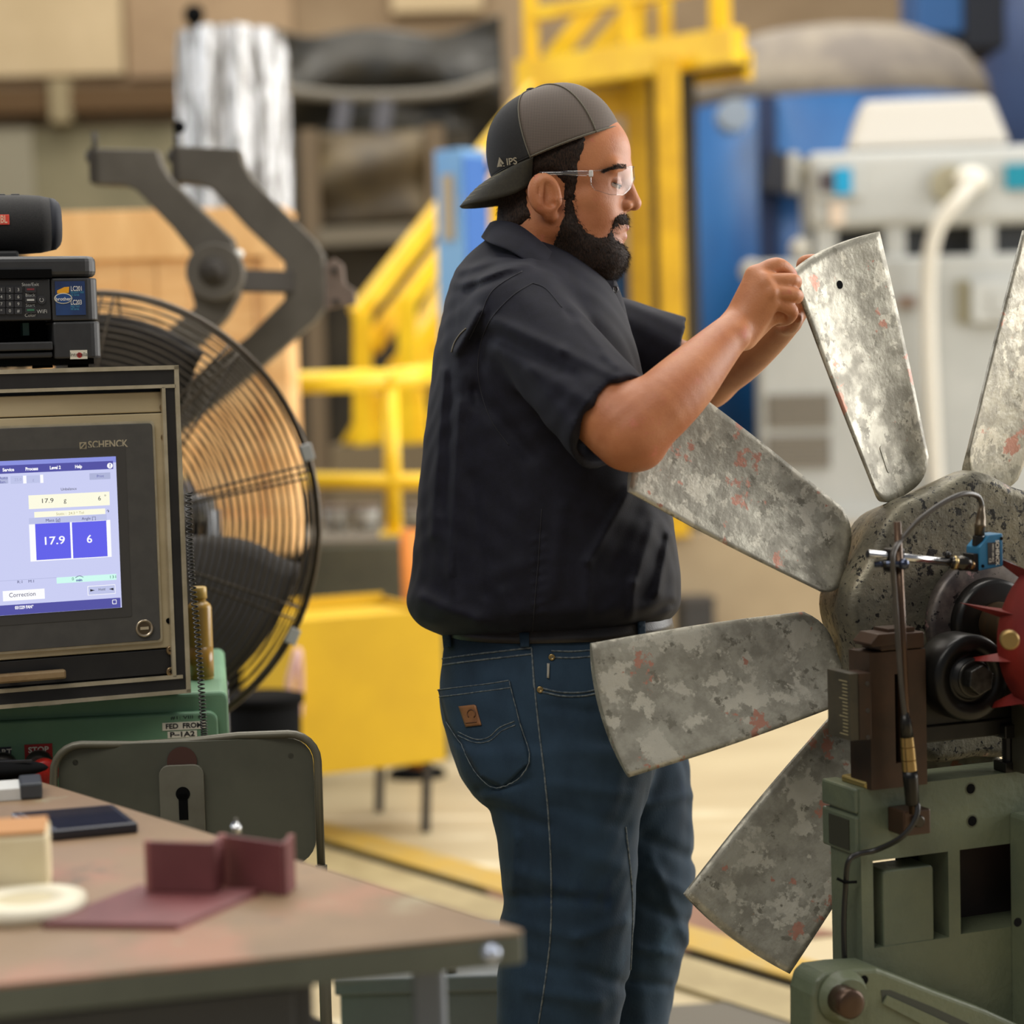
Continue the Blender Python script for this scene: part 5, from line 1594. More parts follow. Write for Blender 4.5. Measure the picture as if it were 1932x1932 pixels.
# ------------------------------------------------------------------ vertical slide holding the roller
sl = rempty('roller_slide', 'brown oiled steel slide block with a long slot on the pedestal', 'slide')
bS = b0 + 0.012
x0, z1 = q(1640, 1233, bS); x1, _ = q(1746, 1233, bS)
_, zs0 = q(1690, 1476, bS)
xs0, xs1 = q(1689, 1350, bS)[0], q(1701, 1350, bS)[0]
zsa, zsb = q(1690, 1440, bS)[1], q(1690, 1272, bS)[1]
m_ = MB()
m_.box(x0, xs0, -bS, -bS + 0.05, zTop + 0.0, z1)
m_.box(xs1, x1, -bS, -bS + 0.05, zTop + 0.0, z1)
m_.box(xs0, xs1, -bS, -bS + 0.05, zTop + 0.0, zsa)
m_.box(xs0, xs1, -bS, -bS + 0.05, zsb, z1)
m_.box(xs0, xs1, -bS + 0.04, -bS + 0.05, zsa, zsb)
m_.build('slide_block', BROWN, sl)
_, zc1 = q(1690, 1196, bS)
xc0 = q(1662, 1200, bS)[0]
MB().box(xc0, x1, -bS + 0.001, -bS + 0.048, z1 + 0.001, zc1).build('top_block', BROWN, sl, bevel=0.002)
MB().prism([(xc0 - 0.018, zc1 - 0.010), (xc0 - 0.006, zc1 + 0.002), (xc0 + 0.03, zc1 + 0.002), (xc0 + 0.03, zc1 - 0.012), (xc0 - 0.014, zc1 - 0.014)], -bS - 0.004, -bS + 0.04).build('clamp_finger', BROWN, sl, bevel=0.001)
MB().box(xc0 + 0.014, x1 - 0.012, -bS + 0.006, -bS + 0.04, zc1, zc1 + 0.006).build('cap_strip', BROWN, sl)
xa, za1 = q(1603, 1272, bS + 0.01); xb, za0 = q(1644, 1394, bS + 0.01)
MB().box(xa + 0.012, xb, -bS - 0.012, -bS + 0.02, za0, za1).build('scale_block', BROWN, sl, bevel=0.001)
MB().box(xa, xa + 0.014, -bS - 0.010, -bS + 0.045, za0, za1).build('scale_strip', mat('scale_olive', rgb(60, 54, 38), rgb(48, 44, 32), 30, 0.5), sl)
TICK = mat('scale_tick', rgb(150, 140, 104), rough=0.5)
for i in range(16):
    zz = za0 + 0.006 + i * 0.0045
    MB().box(xa - 0.0004, xa + 0.0001, -bS - 0.004, -bS + (0.008 if i % 5 else 0.016), zz, zz + 0.0012).build('scale_tick', TICK, sl)
for i in range(3):
    zz = za1 - 0.014 - i * 0.034
    MB().lathe([(0, 0.0032), (0.001, 0.0028)], (xa + 0.024, -bS - 0.012, zz), (0, -1, 0), 12).build('scale_screw', CLD, sl)
# roller carrier plate
xa, za1 = q(1742, 1262, bS); xb = xa + 0.23
_, za0 = q(1760, 1388, bS)
MB().box(xa, xb, -bS + 0.02, -bS + 0.06, za0, za1).build('carrier_plate', OILY, sl, bevel=0.003)
MB().box(xa, xb, -bS + 0.015, -bS + 0.065, za0 - 0.012, za0 + 0.01).build('carrier_rail', OILY, sl, bevel=0.002)
# jacking stud
x, z0 = q(1903, 1474, b0 - 0.01); _, z1 = q(1903, 1380, b0 - 0.01)
nturn = 22
pts = [(x, -b0 + 0.01, zTop + (z1 - zTop) * i / (nturn * 2)) for i in range(nturn * 2 + 1)]
MB().tube(pts, [0.0088 if i % 2 else 0.0074 for i in range(nturn * 2 + 1)], 16).build('jacking_stud', OILY, sl)
MB().prism([(x + 0.014 * math.cos(math.radians(60 * i)), zTop + 0.001) for i in range(0)] or rrect(x - 0.014, x + 0.014, zTop + 0.0005, zTop + 0.014, 0.002), -b0 - 0.004, -b0 + 0.024).build('lock_nut', OILY, sl, bevel=0.001)
MB().box(x - 0.017, x + 0.017, -b0 - 0.008, -b0 + 0.03, z1 - 0.006, z1 + 0.012).build('stud_head', OILY, sl, bevel=0.002)
x, z = rf(1905, 1310, b0 + 0.05)
MB().box(x + 0.036, x + 0.07, -b0 - 0.05, -b0 + 0.0, za0 - 0.06, rf(1922, 1304, b0 + 0.05)[1]).build('scale_post', mat('scale_post', rgb(50, 48, 34), rgb(40, 38, 28), 30, 0.5), sl, bevel=0.002)
x, z = rf(1850, 1374, -0.0)
text('1526', 0.016, rf(1830, 1376, 0.0915)[0], -0.0916, rf(1830, 1376, 0.0915)[1], OILY, rot, 'LEFT', name='stamped_number')

# ------------------------------------------------------------------ probe stand with chrome arm
bP = BS + 0.075
prb = rempty('probe_stand', 'slim upright rod with a chrome cross arm in front of the hub', 'probe stand')


def pp3(px, py, b): x, z = rf(px, py, b); return (x, -b, z)


RODM = mat('rod_brown_steel', rgb(96, 76, 60), rgb(74, 58, 46), 30, 0.28, 0.8, stretch=(1, 1, 0.2))
MB().tube([pp3(1693, 984, bP), pp3(1704, 1220, bP), pp3(1712, 1420, bP), pp3(1722, 1535, bP)], 0.0046, 14).build('upright_rod', RODM, prb)
MB().tube([pp3(1637, 1045, bP - 0.012), pp3(1795, 1061, bP - 0.012)], 0.0052, 16).build('cross_arm', CHROME, prb)
a = pp3(1636, 1045, bP - 0.012)
MB().box(*(lambda p: (p[0] - 0.012, p[0] + 0.010, p[1] - 0.008, p[1] + 0.012, p[2] - 0.014, p[2] + 0.016))(pp3(1689, 1058, bP - 0.008))).build('clamp', OILY, prb, bevel=0.003)
c_ = pp3(1705, 1064, bP + 0.012)
MB().sphere(c_, 0.0072).cyl((c_[0] - 0.002, c_[1], c_[2]), (c_[0] - 0.03, c_[1] + 0.02, c_[2]), 0.004, 12).build('clamp_screw', mat('screw_blued', rgb(70, 76, 92), rough=0.15, metal=0.9), prb)
a, b = pp3(1664, 1064, bP), pp3(1684, 1066, bP)
MB().cyl(a, b, 0.0042, 12).build('clamp_pin', OILY, prb)
a, b = pp3(1792, 1061, bP - 0.012), pp3(1830, 1064, bP - 0.008)
av, bv = Vector(a), Vector(b)
MB().lathe([(0, 0.0056), (0.004, 0.0085), (0.012, 0.0085), (0.014, 0.010), (0.026, 0.008), (0.03, 0.005)], a, bv - av, 24).build('swivel', mat('swivel_dark', rgb(60, 56, 50), rough=0.2, metal=0.8), prb)
MB().lathe([(0.004, 0.0092), (0.009, 0.0092)], a, bv - av, 24).build('swivel_ring', mat('ring_brass', rgb(170, 150, 104), rough=0.25, metal=0.8), prb)
c_ = pp3(1788, 1047, bP - 0.012)
MB().sphere(c_, 0.0045).cyl(c_, (c_[0] + 0.006, c_[1], c_[2] - 0.012), 0.003, 10).build('thumb_lever', OILY, prb)
c_ = pp3(1832, 1066, bP - 0.008)
MB().sphere(c_, 0.006).build('ball_joint', mat('brass_joint', rgb(132, 104, 66), rough=0.3, metal=0.8), prb)
# base clamp on the pedestal
c_ = pp3(1722, 1545, bP - 0.02)
MB().box(c_[0] - 0.022, c_[0] + 0.018, c_[1] - 0.014, YF - 0.0005, c_[2] - 0.018, c_[2] + 0.014).build('base_block', BROWN, prb, bevel=0.002)
x, y, z = pp3(1735, 1550, bP + 0.0)
MB().lathe([(0, 0.011), (0.003, 0.011), (0.003, 0.008), (0.012, 0.0078), (0.013, 0.006)], (x, y + 0.012, z), (0, -1, 0), 24).build('base_bolt', mat('socket_bolt', rgb(66, 62, 56), rough=0.3, metal=0.8), prb)

# ------------------------------------------------------------------ blue sensor and its cables
sn = rempty('laser_sensor', 'small blue box sensor with a dark label on the chrome arm', 'sensor')
bN = bP - 0.004
SB = mat('sensor_blue', rgb(38, 110, 146), rgb(32, 96, 130), 20, 0.45)
x0, z1 = rf(1850, 1012, bN); x1, z0 = rf(1893, 1074, bN)
xm, _ = rf(1842, 1040, bN)
MB().prism([(x0 - 0.002, z0), (x1, z0 + 0.004), (x1, z1 + 0.002), (x0 + 0.014, z1 + 0.001), (x0 - 0.002, z1 - 0.014)], -bN, -bN + 0.03).build('housing', SB, sn, bevel=0.0015)
MB().box(x0 - 0.010, x0 - 0.002, -bN + 0.002, -bN + 0.026, z0 - 0.001, z0 + 0.022).build('mount_plate', OILY, sn, bevel=0.001)
lx0, lz1 = rf(1863, 1024, bN); lx1, lz0 = rf(1886, 1062, bN)
lb = MB().box(lx0, lx1, -bN - 0.0008, -bN, lz0 - 0.001, lz1).build('label_plate', mat('sensor_label', rgb(42, 42, 42), rough=0.5), sn)
text('SCHENCK', 0.0072, lx1 - 0.004, -bN - 0.001, (lz0 + lz1) / 2, LBL, lb, 'CENTER', rot=(math.pi / 2, math.pi / 2, 0), extrude=0, bold=0.0001)
text('MK01-280-862', 0.0038, lx0 + 0.0075, -bN - 0.001, (lz0 + lz1) / 2, LBL, lb, 'CENTER', rot=(math.pi / 2, math.pi / 2, 0), extrude=0)
text('CE', 0.005, lx0 + 0.003, -bN - 0.001, lz0 + 0.004, LBL, lb, 'CENTER', rot=(math.pi / 2, math.pi / 2, 0), extrude=0)
for px, py in ((1889, 1016), (1854, 1068)):
    x, z = rf(px, py, bN)
    MB().lathe([(0, 0.0022), (0.0012, 0.002)], (x, -bN, z), (0, -1, 0), 12).build('screw', SOOT, sn)
p0, p1 = Vector(pp3(1846, 1030, bN - 0.012)), Vector(pp3(1852, 958, bN - 0.012))
dv = (p1 - p0)
MB().lathe([(0, 0.0082), (0.012, 0.0082), (0.014, 0.006)], p0, dv, 6, smooth=False).build('gland_nut', OILY, sn)
CONN = mat('connector_bronze', rgb(92, 80, 62), rough=0.35, metal=0.6)
MB().lathe([(0.014, 0.0066), (0.024, 0.0066), (0.0245, 0.0072), (0.028, 0.0072), (0.0285, 0.0066), (0.036, 0.0062), (0.044, 0.0045), (0.052, 0.0034)], p0, dv, 24).build('connector', CONN, sn)
CBL = mat('cable_dark', rgb(66, 60, 52), rgb(52, 48, 42), 20, 0.4)
cpath = [tuple(p1 - dv * 0.1), pp3(1851, 948, bN - 0.012), pp3(1842, 935, bN - 0.01), pp3(1818, 932, bN), pp3(1780, 948, bN + 0.005), pp3(1735, 980, bN + 0.008), pp3(1703, 1015, bN + 0.005), pp3(1688, 1036, bN + 0.012), pp3(1684, 1060, bP + 0.012), pp3(1688, 1120, bP + 0.008), pp3(1695, 1220, bP + 0.008), pp3(1702, 1310, bP + 0.008), pp3(1710, 1375, bP + 0.006)]
sc_ = MB().tube(smooth_path(cpath, 8), 0.0034, 10).build('cable_run', CBL, fix=False)
scE = rempty('sensor_cable', 'dark cable arching from the blue sensor down the upright rod', 'cable')
sc_.parent = scE
p0, p1 = Vector(pp3(1707, 1345, bP + 0.006)), Vector(pp3(1722, 1520, bP + 0.006))
dv = p1 - p0
Lc = dv.length
MB().lathe([(0, 0.0045), (Lc * 0.1, 0.0075), (Lc * 0.26, 0.0085)], p0, dv, 20).build('plug_boot', OILY, scE)
BR = mat('plug_brass', rgb(150, 126, 82), rough=0.28, metal=0.9)
MB().lathe([(Lc * 0.26, 0.0086), (Lc * 0.36, 0.0090), (Lc * 0.365, 0.0082), (Lc * 0.37, 0.0092), (Lc * 0.50, 0.0094), (Lc * 0.505, 0.0084), (Lc * 0.51, 0.0094), (Lc * 0.62, 0.0096)], p0, dv, 24, smooth=False).build('plug_sleeve', BR, scE)
MB().lathe([(Lc * 0.62, 0.0094), (Lc * 0.70, 0.0096), (Lc * 0.98, 0.0088), (Lc, 0.006)], p0, dv, 20).build('plug_body', OILY, scE)
lowc = [tuple(p1 - dv * 0.06), pp3(1731, 1520, bP + 0.012), pp3(1726, 1548, bP + 0.014), pp3(1700, 1580, bP + 0.004), pp3(1655, 1603, bP - 0.03), pp3(1618, 1612, b0 + 0.006), pp3(1600, 1628, b0 + 0.004), pp3(1595, 1680, b0 - 0.01), pp3(1592, 1750, b0 - 0.012), pp3(1595, 1850, b0 - 0.012)]
MB().tube(smooth_path(lowc, 8), 0.0036, 10).build('cable_tail', mat('cable_black', rgb(28, 27, 25), rough=0.35), scE, fix=False)
c_ = pp3(1597, 1662, b0 - 0.008)
MB().tube([(c_[0] - 0.014, c_[1], c_[2] + 0.005), (c_[0] - 0.006, c_[1] - 0.006, c_[2]), (c_[0] + 0.012, c_[1] - 0.004, c_[2] - 0.002)], 0.002, 8).build('cable_tie', SOOT, scE)
# ================================================================== the man
MDP = 3.12
SH = 1318.0


def M(px, py, dy=0.0): return np.array(P(px, py, MDP + dy))


def rp(r, dy=0.0): return r * (MDP + dy) / F_PX


HEAD_YAW = math.radians(-6)
H0 = P(1062, 330, MDP)
HM = Matrix.Translation(H0) @ Matrix.Rotation(HEAD_YAW, 4, 'Z') @ Matrix.Rotation(ROLL, 4, 'Y')
HMI = np.array(HM.inverted())


def hp(px, py, y=0.0): return np.array(((px - 1062) / SH, y, (330 - py) / SH))


def smin(a, b, k):
    if k <= 0: return np.minimum(a, b)
    h = np.clip(0.5 + 0.5 * (b - a) / k, 0, 1)
    return b * (1 - h) + a * h - k * h * (1 - h)


def smax(a, b, k): return -smin(-a, -b, k)


def d_rc(p, a, b, ra, rb):
    ab = b - a
    t = np.clip(((p - a) @ ab) / max(ab @ ab, 1e-12), 0, 1)
    q = p - a - t[:, None] * ab
    return np.sqrt((q * q).sum(1)) - (ra + (rb - ra) * t)


def d_el(p, c, r, ang=0.0):
    q = p - c
    if ang:
        ca, sa = math.cos(ang), math.sin(ang)
        q = np.stack([q[:, 0] * ca + q[:, 2] * sa, q[:, 1], -q[:, 0] * sa + q[:, 2] * ca], 1)
    k0 = np.sqrt(((q / r) ** 2).sum(1))
    k1 = np.sqrt(((q / (r * r)) ** 2).sum(1)) + 1e-9
    return k0 * (k0 - 1) / k1


class Field:
    def __init__(self): self.ops = []

    def rc(self, a, b, ra, rb, k=0.01, local=False, sub=False):
        a, b = np.asarray(a, float), np.asarray(b, float)
        c = (a + b) / 2
        self.ops.append((lambda p: d_rc(p, a, b, ra, rb), k, local, sub, c, np.linalg.norm(b - a) / 2 + max(ra, rb)))
        return self

    def el(self, c, r, k=0.01, local=False, sub=False, ang=0.0):
        c, r = np.asarray(c, float), np.asarray(r, float)
        self.ops.append((lambda p: d_el(p, c, r, ang), k, local, sub, c, r.max()))
        return self

    def fn(self, f, c, rad, k=0.01, local=False, sub=False):
        self.ops.append((f, k, local, sub, np.asarray(c, float), rad)); return self

    def chain(self, pts, rs, k=0.01, k0=None, local=False):
        """a limb: one smooth tapering tube through the joints"""
        pr = [np.array(v) for v in smooth_path([tuple(p) for p in pts], 4)]
        rr = [v.x for v in smooth_path([(r, 0, 0) for r in rs], 4)]
        pr, rr = np.array(pr), np.array(rr)

        def f(p):
            best = np.full(len(p), 9.0); rad = np.zeros(len(p))
            for i in range(len(pr) - 1):
                ab = pr[i + 1] - pr[i]
                t = np.clip(((p - pr[i]) @ ab) / (ab @ ab), 0, 1)
                q = p - pr[i] - t[:, None] * ab
                d2 = np.einsum('ij,ij->i', q, q)
                m = d2 < best
                best = np.where(m, d2, best)
                rad = np.where(m, rr[i] + (rr[i + 1] - rr[i]) * t, rad)
            return np.sqrt(best) - rad
        c = (pr.min(0) + pr.max(0)) / 2
        self.ops.append((f, k0 if k0 is not None else k, local, False, c, np.linalg.norm(pr - c, axis=1).max() + rr.max()))
        return self

    def __call__(self, p, cull=None):
        d = np.full(len(p), 1.0)
        pl = None
        if cull is not None:
            cc, cr = cull
            ccl = HMI[:3, :3] @ cc + HMI[:3, 3]
        for f, k, local, sub, c, rad in self.ops:
            if cull is not None:
                if np.linalg.norm((ccl if local else cc) - c) > rad + cr + k + 0.03: continue
            if local:
                if pl is None: pl = p @ HMI[:3, :3].T + HMI[:3, 3]
                v = f(pl)
            else:
                v = f(p)
            d = smax(d, -v, k) if sub else smin(d, v, k)
        return d


EDGES = [(0, 1), (2, 3), (4, 5), (6, 7), (0, 2), (1, 3), (4, 6), (5, 7), (0, 4), (1, 5), (2, 6), (3, 7)]


def surface(field, lo, hi, h, post=None):
    """mesh of the zero set (surface nets on a sparse block grid)"""
    lo, hi = np.asarray(lo, float), np.asarray(hi, float)
    B = 12
    nb = np.ceil((hi - lo) / (h * B)).astype(int)
    n = nb * B + 1
    D = np.ones(n, np.float32)
    bi = np.stack(np.meshgrid(*[np.arange(k) for k in nb], indexing='ij'), -1).reshape(-1, 3)
    cen = lo + (bi + 0.5) * B * h
    rad = B * h * math.sqrt(3) / 2
    dc = field(cen)
    if post: dc = post(cen, dc)
    act = np.abs(dc) < rad * 1.35 + 0.02
    ax = np.arange(B + 1) * h
    off = np.stack(np.meshgrid(ax, ax, ax, indexing='ij'), -1).reshape(-1, 3)
    for (i, j, k), c, d0, a in zip(bi, cen, dc, act):
        i0, j0, k0 = i * B, j * B, k * B
        if not a:
            if d0 < 0: D[i0:i0 + B + 1, j0:j0 + B + 1, k0:k0 + B + 1] = -1
            continue
        p = lo + np.array((i0, j0, k0)) * h + off
        v = field(p, (c, rad))
        if post: v = post(p, v)
        D[i0:i0 + B + 1, j0:j0 + B + 1, k0:k0 + B + 1] = v.reshape(B + 1, B + 1, B + 1)
    ins = D < 0
    cell = np.zeros(np.array(D.shape) - 1, np.uint8)
    for c in range(8):
        cell += ins[(c & 1):D.shape[0] - 1 + (c & 1), ((c >> 1) & 1):D.shape[1] - 1 + ((c >> 1) & 1), ((c >> 2) & 1):D.shape[2] - 1 + ((c >> 2) & 1)]
    ii, jj, kk = np.nonzero((cell > 0) & (cell < 8))
    cs = np.array(cell.shape)
    flat = (ii * cs[1] + jj) * cs[2] + kk
    corner = np.stack([D[ii + (c & 1), jj + ((c >> 1) & 1), kk + ((c >> 2) & 1)] for c in range(8)], 1)
    cpos = np.array([((c & 1), ((c >> 1) & 1), ((c >> 2) & 1)) for c in range(8)], float)
    acc = np.zeros((len(ii), 3)); cnt = np.zeros(len(ii))
    for a, b in EDGES:
        da, db = corner[:, a], corner[:, b]
        m = (da < 0) != (db < 0)
        t = np.where(m, da / np.where(m, da - db, 1), 0)
        acc += m[:, None] * (cpos[a] + t[:, None] * (cpos[b] - cpos[a]))
        cnt += m
    V = lo + (np.stack([ii, jj, kk], 1) + acc / cnt[:, None]) * h
    quads = []
    for axn in range(3):
        sl0 = [slice(None)] * 3; sl1 = [slice(None)] * 3
        sl0[axn] = slice(0, -1); sl1[axn] = slice(1, None)
        ch = ins[tuple(sl0)] != ins[tuple(sl1)]
        idx = np.stack(np.nonzero(ch), 1)
        u, w = (axn + 1) % 3, (axn + 2) % 3
        ok = (idx[:, u] > 0) & (idx[:, w] > 0) & (idx[:, u] < cs[u]) & (idx[:, w] < cs[w])
        idx = idx[ok]
        pos_in = ins[tuple(idx.T)]
        q = []
        for du, dw in ((-1, -1), (0, -1), (0, 0), (-1, 0)):
            c = idx.copy(); c[:, u] += du; c[:, w] += dw
            q.append(np.searchsorted(flat, (c[:, 0] * cs[1] + c[:, 1]) * cs[2] + c[:, 2]))
        q = np.stack(q, 1)
        q[~pos_in] = q[~pos_in][:, ::-1]
        quads.append(q)
    return V, np.concatenate(quads)


def relax(V, Q, it=2, f=0.5):
    e = np.concatenate([Q[:, [0, 1]], Q[:, [1, 2]], Q[:, [2, 3]], Q[:, [3, 0]]])
    for _ in range(it):
        s = np.zeros_like(V); c = np.zeros(len(V))
        for k in range(3):
            s[:, k] = np.bincount(e[:, 0], V[e[:, 1], k], len(V)) + np.bincount(e[:, 1], V[e[:, 0], k], len(V))
        c = np.bincount(e[:, 0], minlength=len(V)) + np.bincount(e[:, 1], minlength=len(V))
        V = V + f * (s / np.maximum(c, 1)[:, None] - V)
    return V


man_loc = Vector((P(1040, 1000, MDP).x, MDP, 0))
man = empty('person', man_loc, 0, 'man in navy work shirt, jeans, backward cap and safety glasses holding a fan blade', 'person')


def attach(o, parent=None):
    o.parent = parent or man
    if parent is None: o.matrix_parent_inverse = Matrix.Translation(-man_loc)
    return o


def vq_object(name, V, Q, material, parent=None):
    me = bpy.data.meshes.new(name)
    me.from_pydata(V.tolist(), [], Q.tolist())
    me.polygons.foreach_set('use_smooth', [True] * len(me.polygons))
    me.materials.append(material)
    o = bpy.data.objects.new(name, me)
    COL.objects.link(o)
    attach(o, parent)
    return o


def poly_d(x, y, poly):
    """signed distance to a polygon (negative inside)"""
    d = np.full(len(x), 1e9); s = np.zeros(len(x), bool)
    n = len(poly)
    for i in range(n):
        x0, y0 = poly[i]; x1, y1 = poly[(i + 1) % n]
        ex, ey = x1 - x0, y1 - y0
        t = np.clip(((x - x0) * ex + (y - y0) * ey) / (ex * ex + ey * ey), 0, 1)
        d = np.minimum(d, (x - x0 - t * ex) ** 2 + (y - y0 - t * ey) ** 2)
        c = ((y0 > y) != (y1 > y))
        with np.errstate(divide='ignore', invalid='ignore'):
            s ^= c & (x < (x1 - x0) * (y - y0) / (y1 - y0 if y1 != y0 else 1e-9) + x0)
    d = np.sqrt(d)
    return np.where(s, -d, d)


def to_px(p):
    zz = p[:, 2] - CAM_Z
    f = p[:, 1] * CP - zz * SP
    u, v = p[:, 0] / f, (p[:, 1] * SP + zz * CP) / f
    return 966 + F_PX * (u * CR_ - v * SR_), 966 - F_PX * (u * SR_ + v * CR_)


# ------------------------------------------------------------------ head, neck, arms and hands as one skin
def head_ops(F):
    L = dict(local=True)
    F.el(hp(1058, 290), (121 / SH, 0.074, 110 / SH), 0.01, **L)
    F.el(hp(1108, 358), (71 / SH, 0.058, 114 / SH), 0.03, **L)
    F.el(hp(1120, 285), (62 / SH, 0.055, 50 / SH), 0.02, **L)
    F.rc(hp(1060, 425, -0.050), hp(1132, 474, -0.018), 0.026, 0.024, 0.02, **L)
    F.rc(hp(1060, 425, 0.050), hp(1132, 474, 0.018), 0.026, 0.024, 0.02, **L)
    F.el(hp(1140, 470), (31 / SH, 0.026, 30 / SH), 0.02, **L)
    for s in (-1, 1):
        F.el(hp(1116, 404, s * 0.033), (46 / SH, 0.024, 44 / SH), 0.02, **L)
        F.el(hp(1110, 378, s * 0.046), (30 / SH, 0.016, 18 / SH), 0.015, **L)
        F.rc(hp(1178, 319, s * 0.010), hp(1160, 318, s * 0.046), 0.0085, 0.008, 0.012, **L)
    F.el(hp(1148, 418), (33 / SH, 0.030, 36 / SH), 0.014, **L)
    for s in (-1, 1):
        F.el(hp(1184, 350, s * 0.036), (30 / SH, 0.021, 13.5 / SH), 0.006, sub=True, **L)
    F.rc(hp(1177, 332), hp(1192, 380), 0.0078, 0.0115, 0.008, **L)
    F.el(hp(1197, 386), (12.0 / SH, 0.0105, 11 / SH), 0.006, **L)
    for s in (-1, 1):
        F.el(hp(1181, 389, s * 0.0135), (13 / SH, 0.0075, 10 / SH), 0.004, **L)
        F.el(hp(1190, 399, s * 0.007), (6 / SH, 0.0035, 4 / SH), 0.002, sub=True, **L)
    # lids over eyes that look down
    for s in (-1, 1):
        c = hp(1158, 351, s * 0.030)
        F.fn(lambda p, c=c: np.maximum(np.sqrt(((p - c) ** 2).sum(1)) - 0.0128, -((p - c) @ np.array((0.35, 0, 0.94)) - 0.0014)), c, 0.014, 0.003, True)
        F.fn(lambda p, c=c: np.maximum(np.sqrt(((p - c) ** 2).sum(1)) - 0.0124, ((p - c) @ np.array((0.15, 0, 0.99)) + 0.0042)), c, 0.014, 0.003, True)
    # lips
    for s in (-1, 1):
        F.rc(hp(1178, 429), hp(1163, 435, s * 0.022), 0.0055, 0.003, 0.004, **L)
        F.rc(hp(1172, 445), hp(1160, 438, s * 0.021), 0.0072, 0.003, 0.004, **L)
    F.rc(hp(1186, 436.5, -0.016), hp(1186, 436.5, 0.016), 0.0022, 0.0022, 0.002, sub=True, **L)
    # ears
    for s in (-1, 1):
        F.el(hp(1037, 374, s * 0.0835), (31 / SH, 0.0115, 40 / SH), 0.004, ang=0.22, **L)
        F.el(hp(1047, 410, s * 0.079), (13 / SH, 0.008, 14 / SH), 0.005, **L)
        F.el(hp(1043, 374, s * 0.0955), (19 / SH, 0.0105, 28 / SH), 0.003, sub=True, ang=0.22, **L)
        F.rc(hp(1034, 352, s * 0.089), hp(1032, 392, s * 0.089), 0.0028, 0.0035, 0.003, **L)
        F.el(hp(1062, 386, s * 0.082), (8 / SH, 0.007, 10 / SH), 0.004, **L)
        F.el(hp(1051, 392, s * 0.094), (9 / SH, 0.010, 8 / SH), 0.003, sub=True, **L)
    # neck
    F.rc(hp(1022, 392), hp(998, 530), 0.057, 0.064, 0.03, **L)
    F.rc(hp(1108, 470), hp(1000, 500), 0.034, 0.050, 0.03, **L)


body = Field()
head_ops(body)
head_only = Field(); head_ops(head_only)
# hidden trunk joining neck and arms
body.rc(M(992, 545), M(985, 660), 0.052, 0.10, 0.03)
body.rc(M(985, 660), M(1010, 1000), 0.10, 0.13, 0.03)
body.rc(M(985, 595, -0.14), M(985, 595, 0.14), 0.05, 0.05, 0.03)
# near arm
NA = [M(978, 596, -0.150), M(1072, 698, -0.236), M(1150, 780, -0.312), M(1186, 818, -0.332)]
body.chain(NA, [rp(60, -.17), rp(68, -.25), rp(74, -.31), rp(66, -.33)], 0.02)
NFA = [M(1190, 815, -0.332), M(1240, 772, -0.325), M(1292, 722, -0.30), M(1342, 668, -0.268), M(1384, 624, -0.238)]
body.chain(NFA, [rp(66, -.33), rp(66, -.32), rp(60, -.3), rp(47, -.27), rp(36, -.24)], 0.02)
body.el(M(1212, 852, -0.325), (0.022, 0.02, 0.018), 0.02)
body.el(M(1392, 634, -0.255), (0.014, 0.012, 0.014), 0.012)
# near hand: back of the hand to the camera, fingers closed on the blade's edge
HD = -0.222
wr = M(1388, 622, HD - 0.004)


def fing(F, pts, rs, k0=0.007, k=0.004):
    F.chain(pts, rs, k, k0)


mcp = [(1424, 518, HD - 0.004, 15.5), (1440, 530, HD - 0.016, 15), (1453, 549, HD - 0.020, 14), (1459, 570, HD - 0.014, 13)]
roots = [(1384, 606, HD), (1390, 616, HD - 0.008), (1396, 628, HD - 0.008), (1404, 640, HD - 0.002)]
for (px, py, dy, r), (qx, qy, qd) in zip(mcp, roots):
    body.rc(M(qx, qy, qd), M(px, py, dy), rp(21, HD), rp(r + 1.5, HD), 0.012)
body.rc(M(1412, 636, HD + 0.012), M(1452, 600, HD + 0.008), rp(19, HD), rp(16, HD), 0.012)
body.rc(M(1395, 600, HD + 0.018), M(1430, 545, HD + 0.022), rp(22, HD), rp(20, HD), 0.014)
body.el(M(1468, 592, HD + 0.012), (0.013, 0.012, 0.013), 0.008)
for (px, py, dy, r) in mcp[1:3]:
    body.el(M(px + 3, py + 4, dy - 0.007), (0.0062, 0.005, 0.0062), 0.006)
fing(body, [M(1424, 521, HD), M(1464, 501, HD + 0.004), M(1490, 516, HD + 0.020), M(1497, 532, HD + 0.040)], [rp(17, HD), rp(15.5, HD), rp(13, HD), rp(10.5, HD)])
fing(body, [M(1440, 530, HD - 0.012), M(1494, 529, HD - 0.006), M(1500, 536, HD + 0.020), M(1494, 542, HD + 0.040)], [rp(15, HD), rp(13.5, HD), rp(12, HD), rp(10, HD)], 0.0042, 0.0025)
fing(body, [M(1453, 550, HD - 0.016), M(1498, 556, HD - 0.012), M(1503, 562, HD + 0.016), M(1492, 566, HD + 0.036)], [rp(14.5, HD), rp(13.5, HD), rp(12, HD), rp(10, HD)], 0.0042, 0.0025)
fing(body, [M(1459, 570, HD - 0.010), M(1493, 585, HD - 0.008), M(1487, 602, HD + 0.012), M(1468, 608, HD + 0.028)], [rp(12.5, HD), rp(12.5, HD), rp(11, HD), rp(9, HD)], 0.0042, 0.0025)
fing(body, [M(1400, 596, HD + 0.018), M(1436, 556, HD + 0.036), M(1474, 530, HD + 0.052), M(1502, 522, HD + 0.060)], [rp(17, HD), rp(15, HD), rp(13, HD), rp(10, HD)], 0.012)
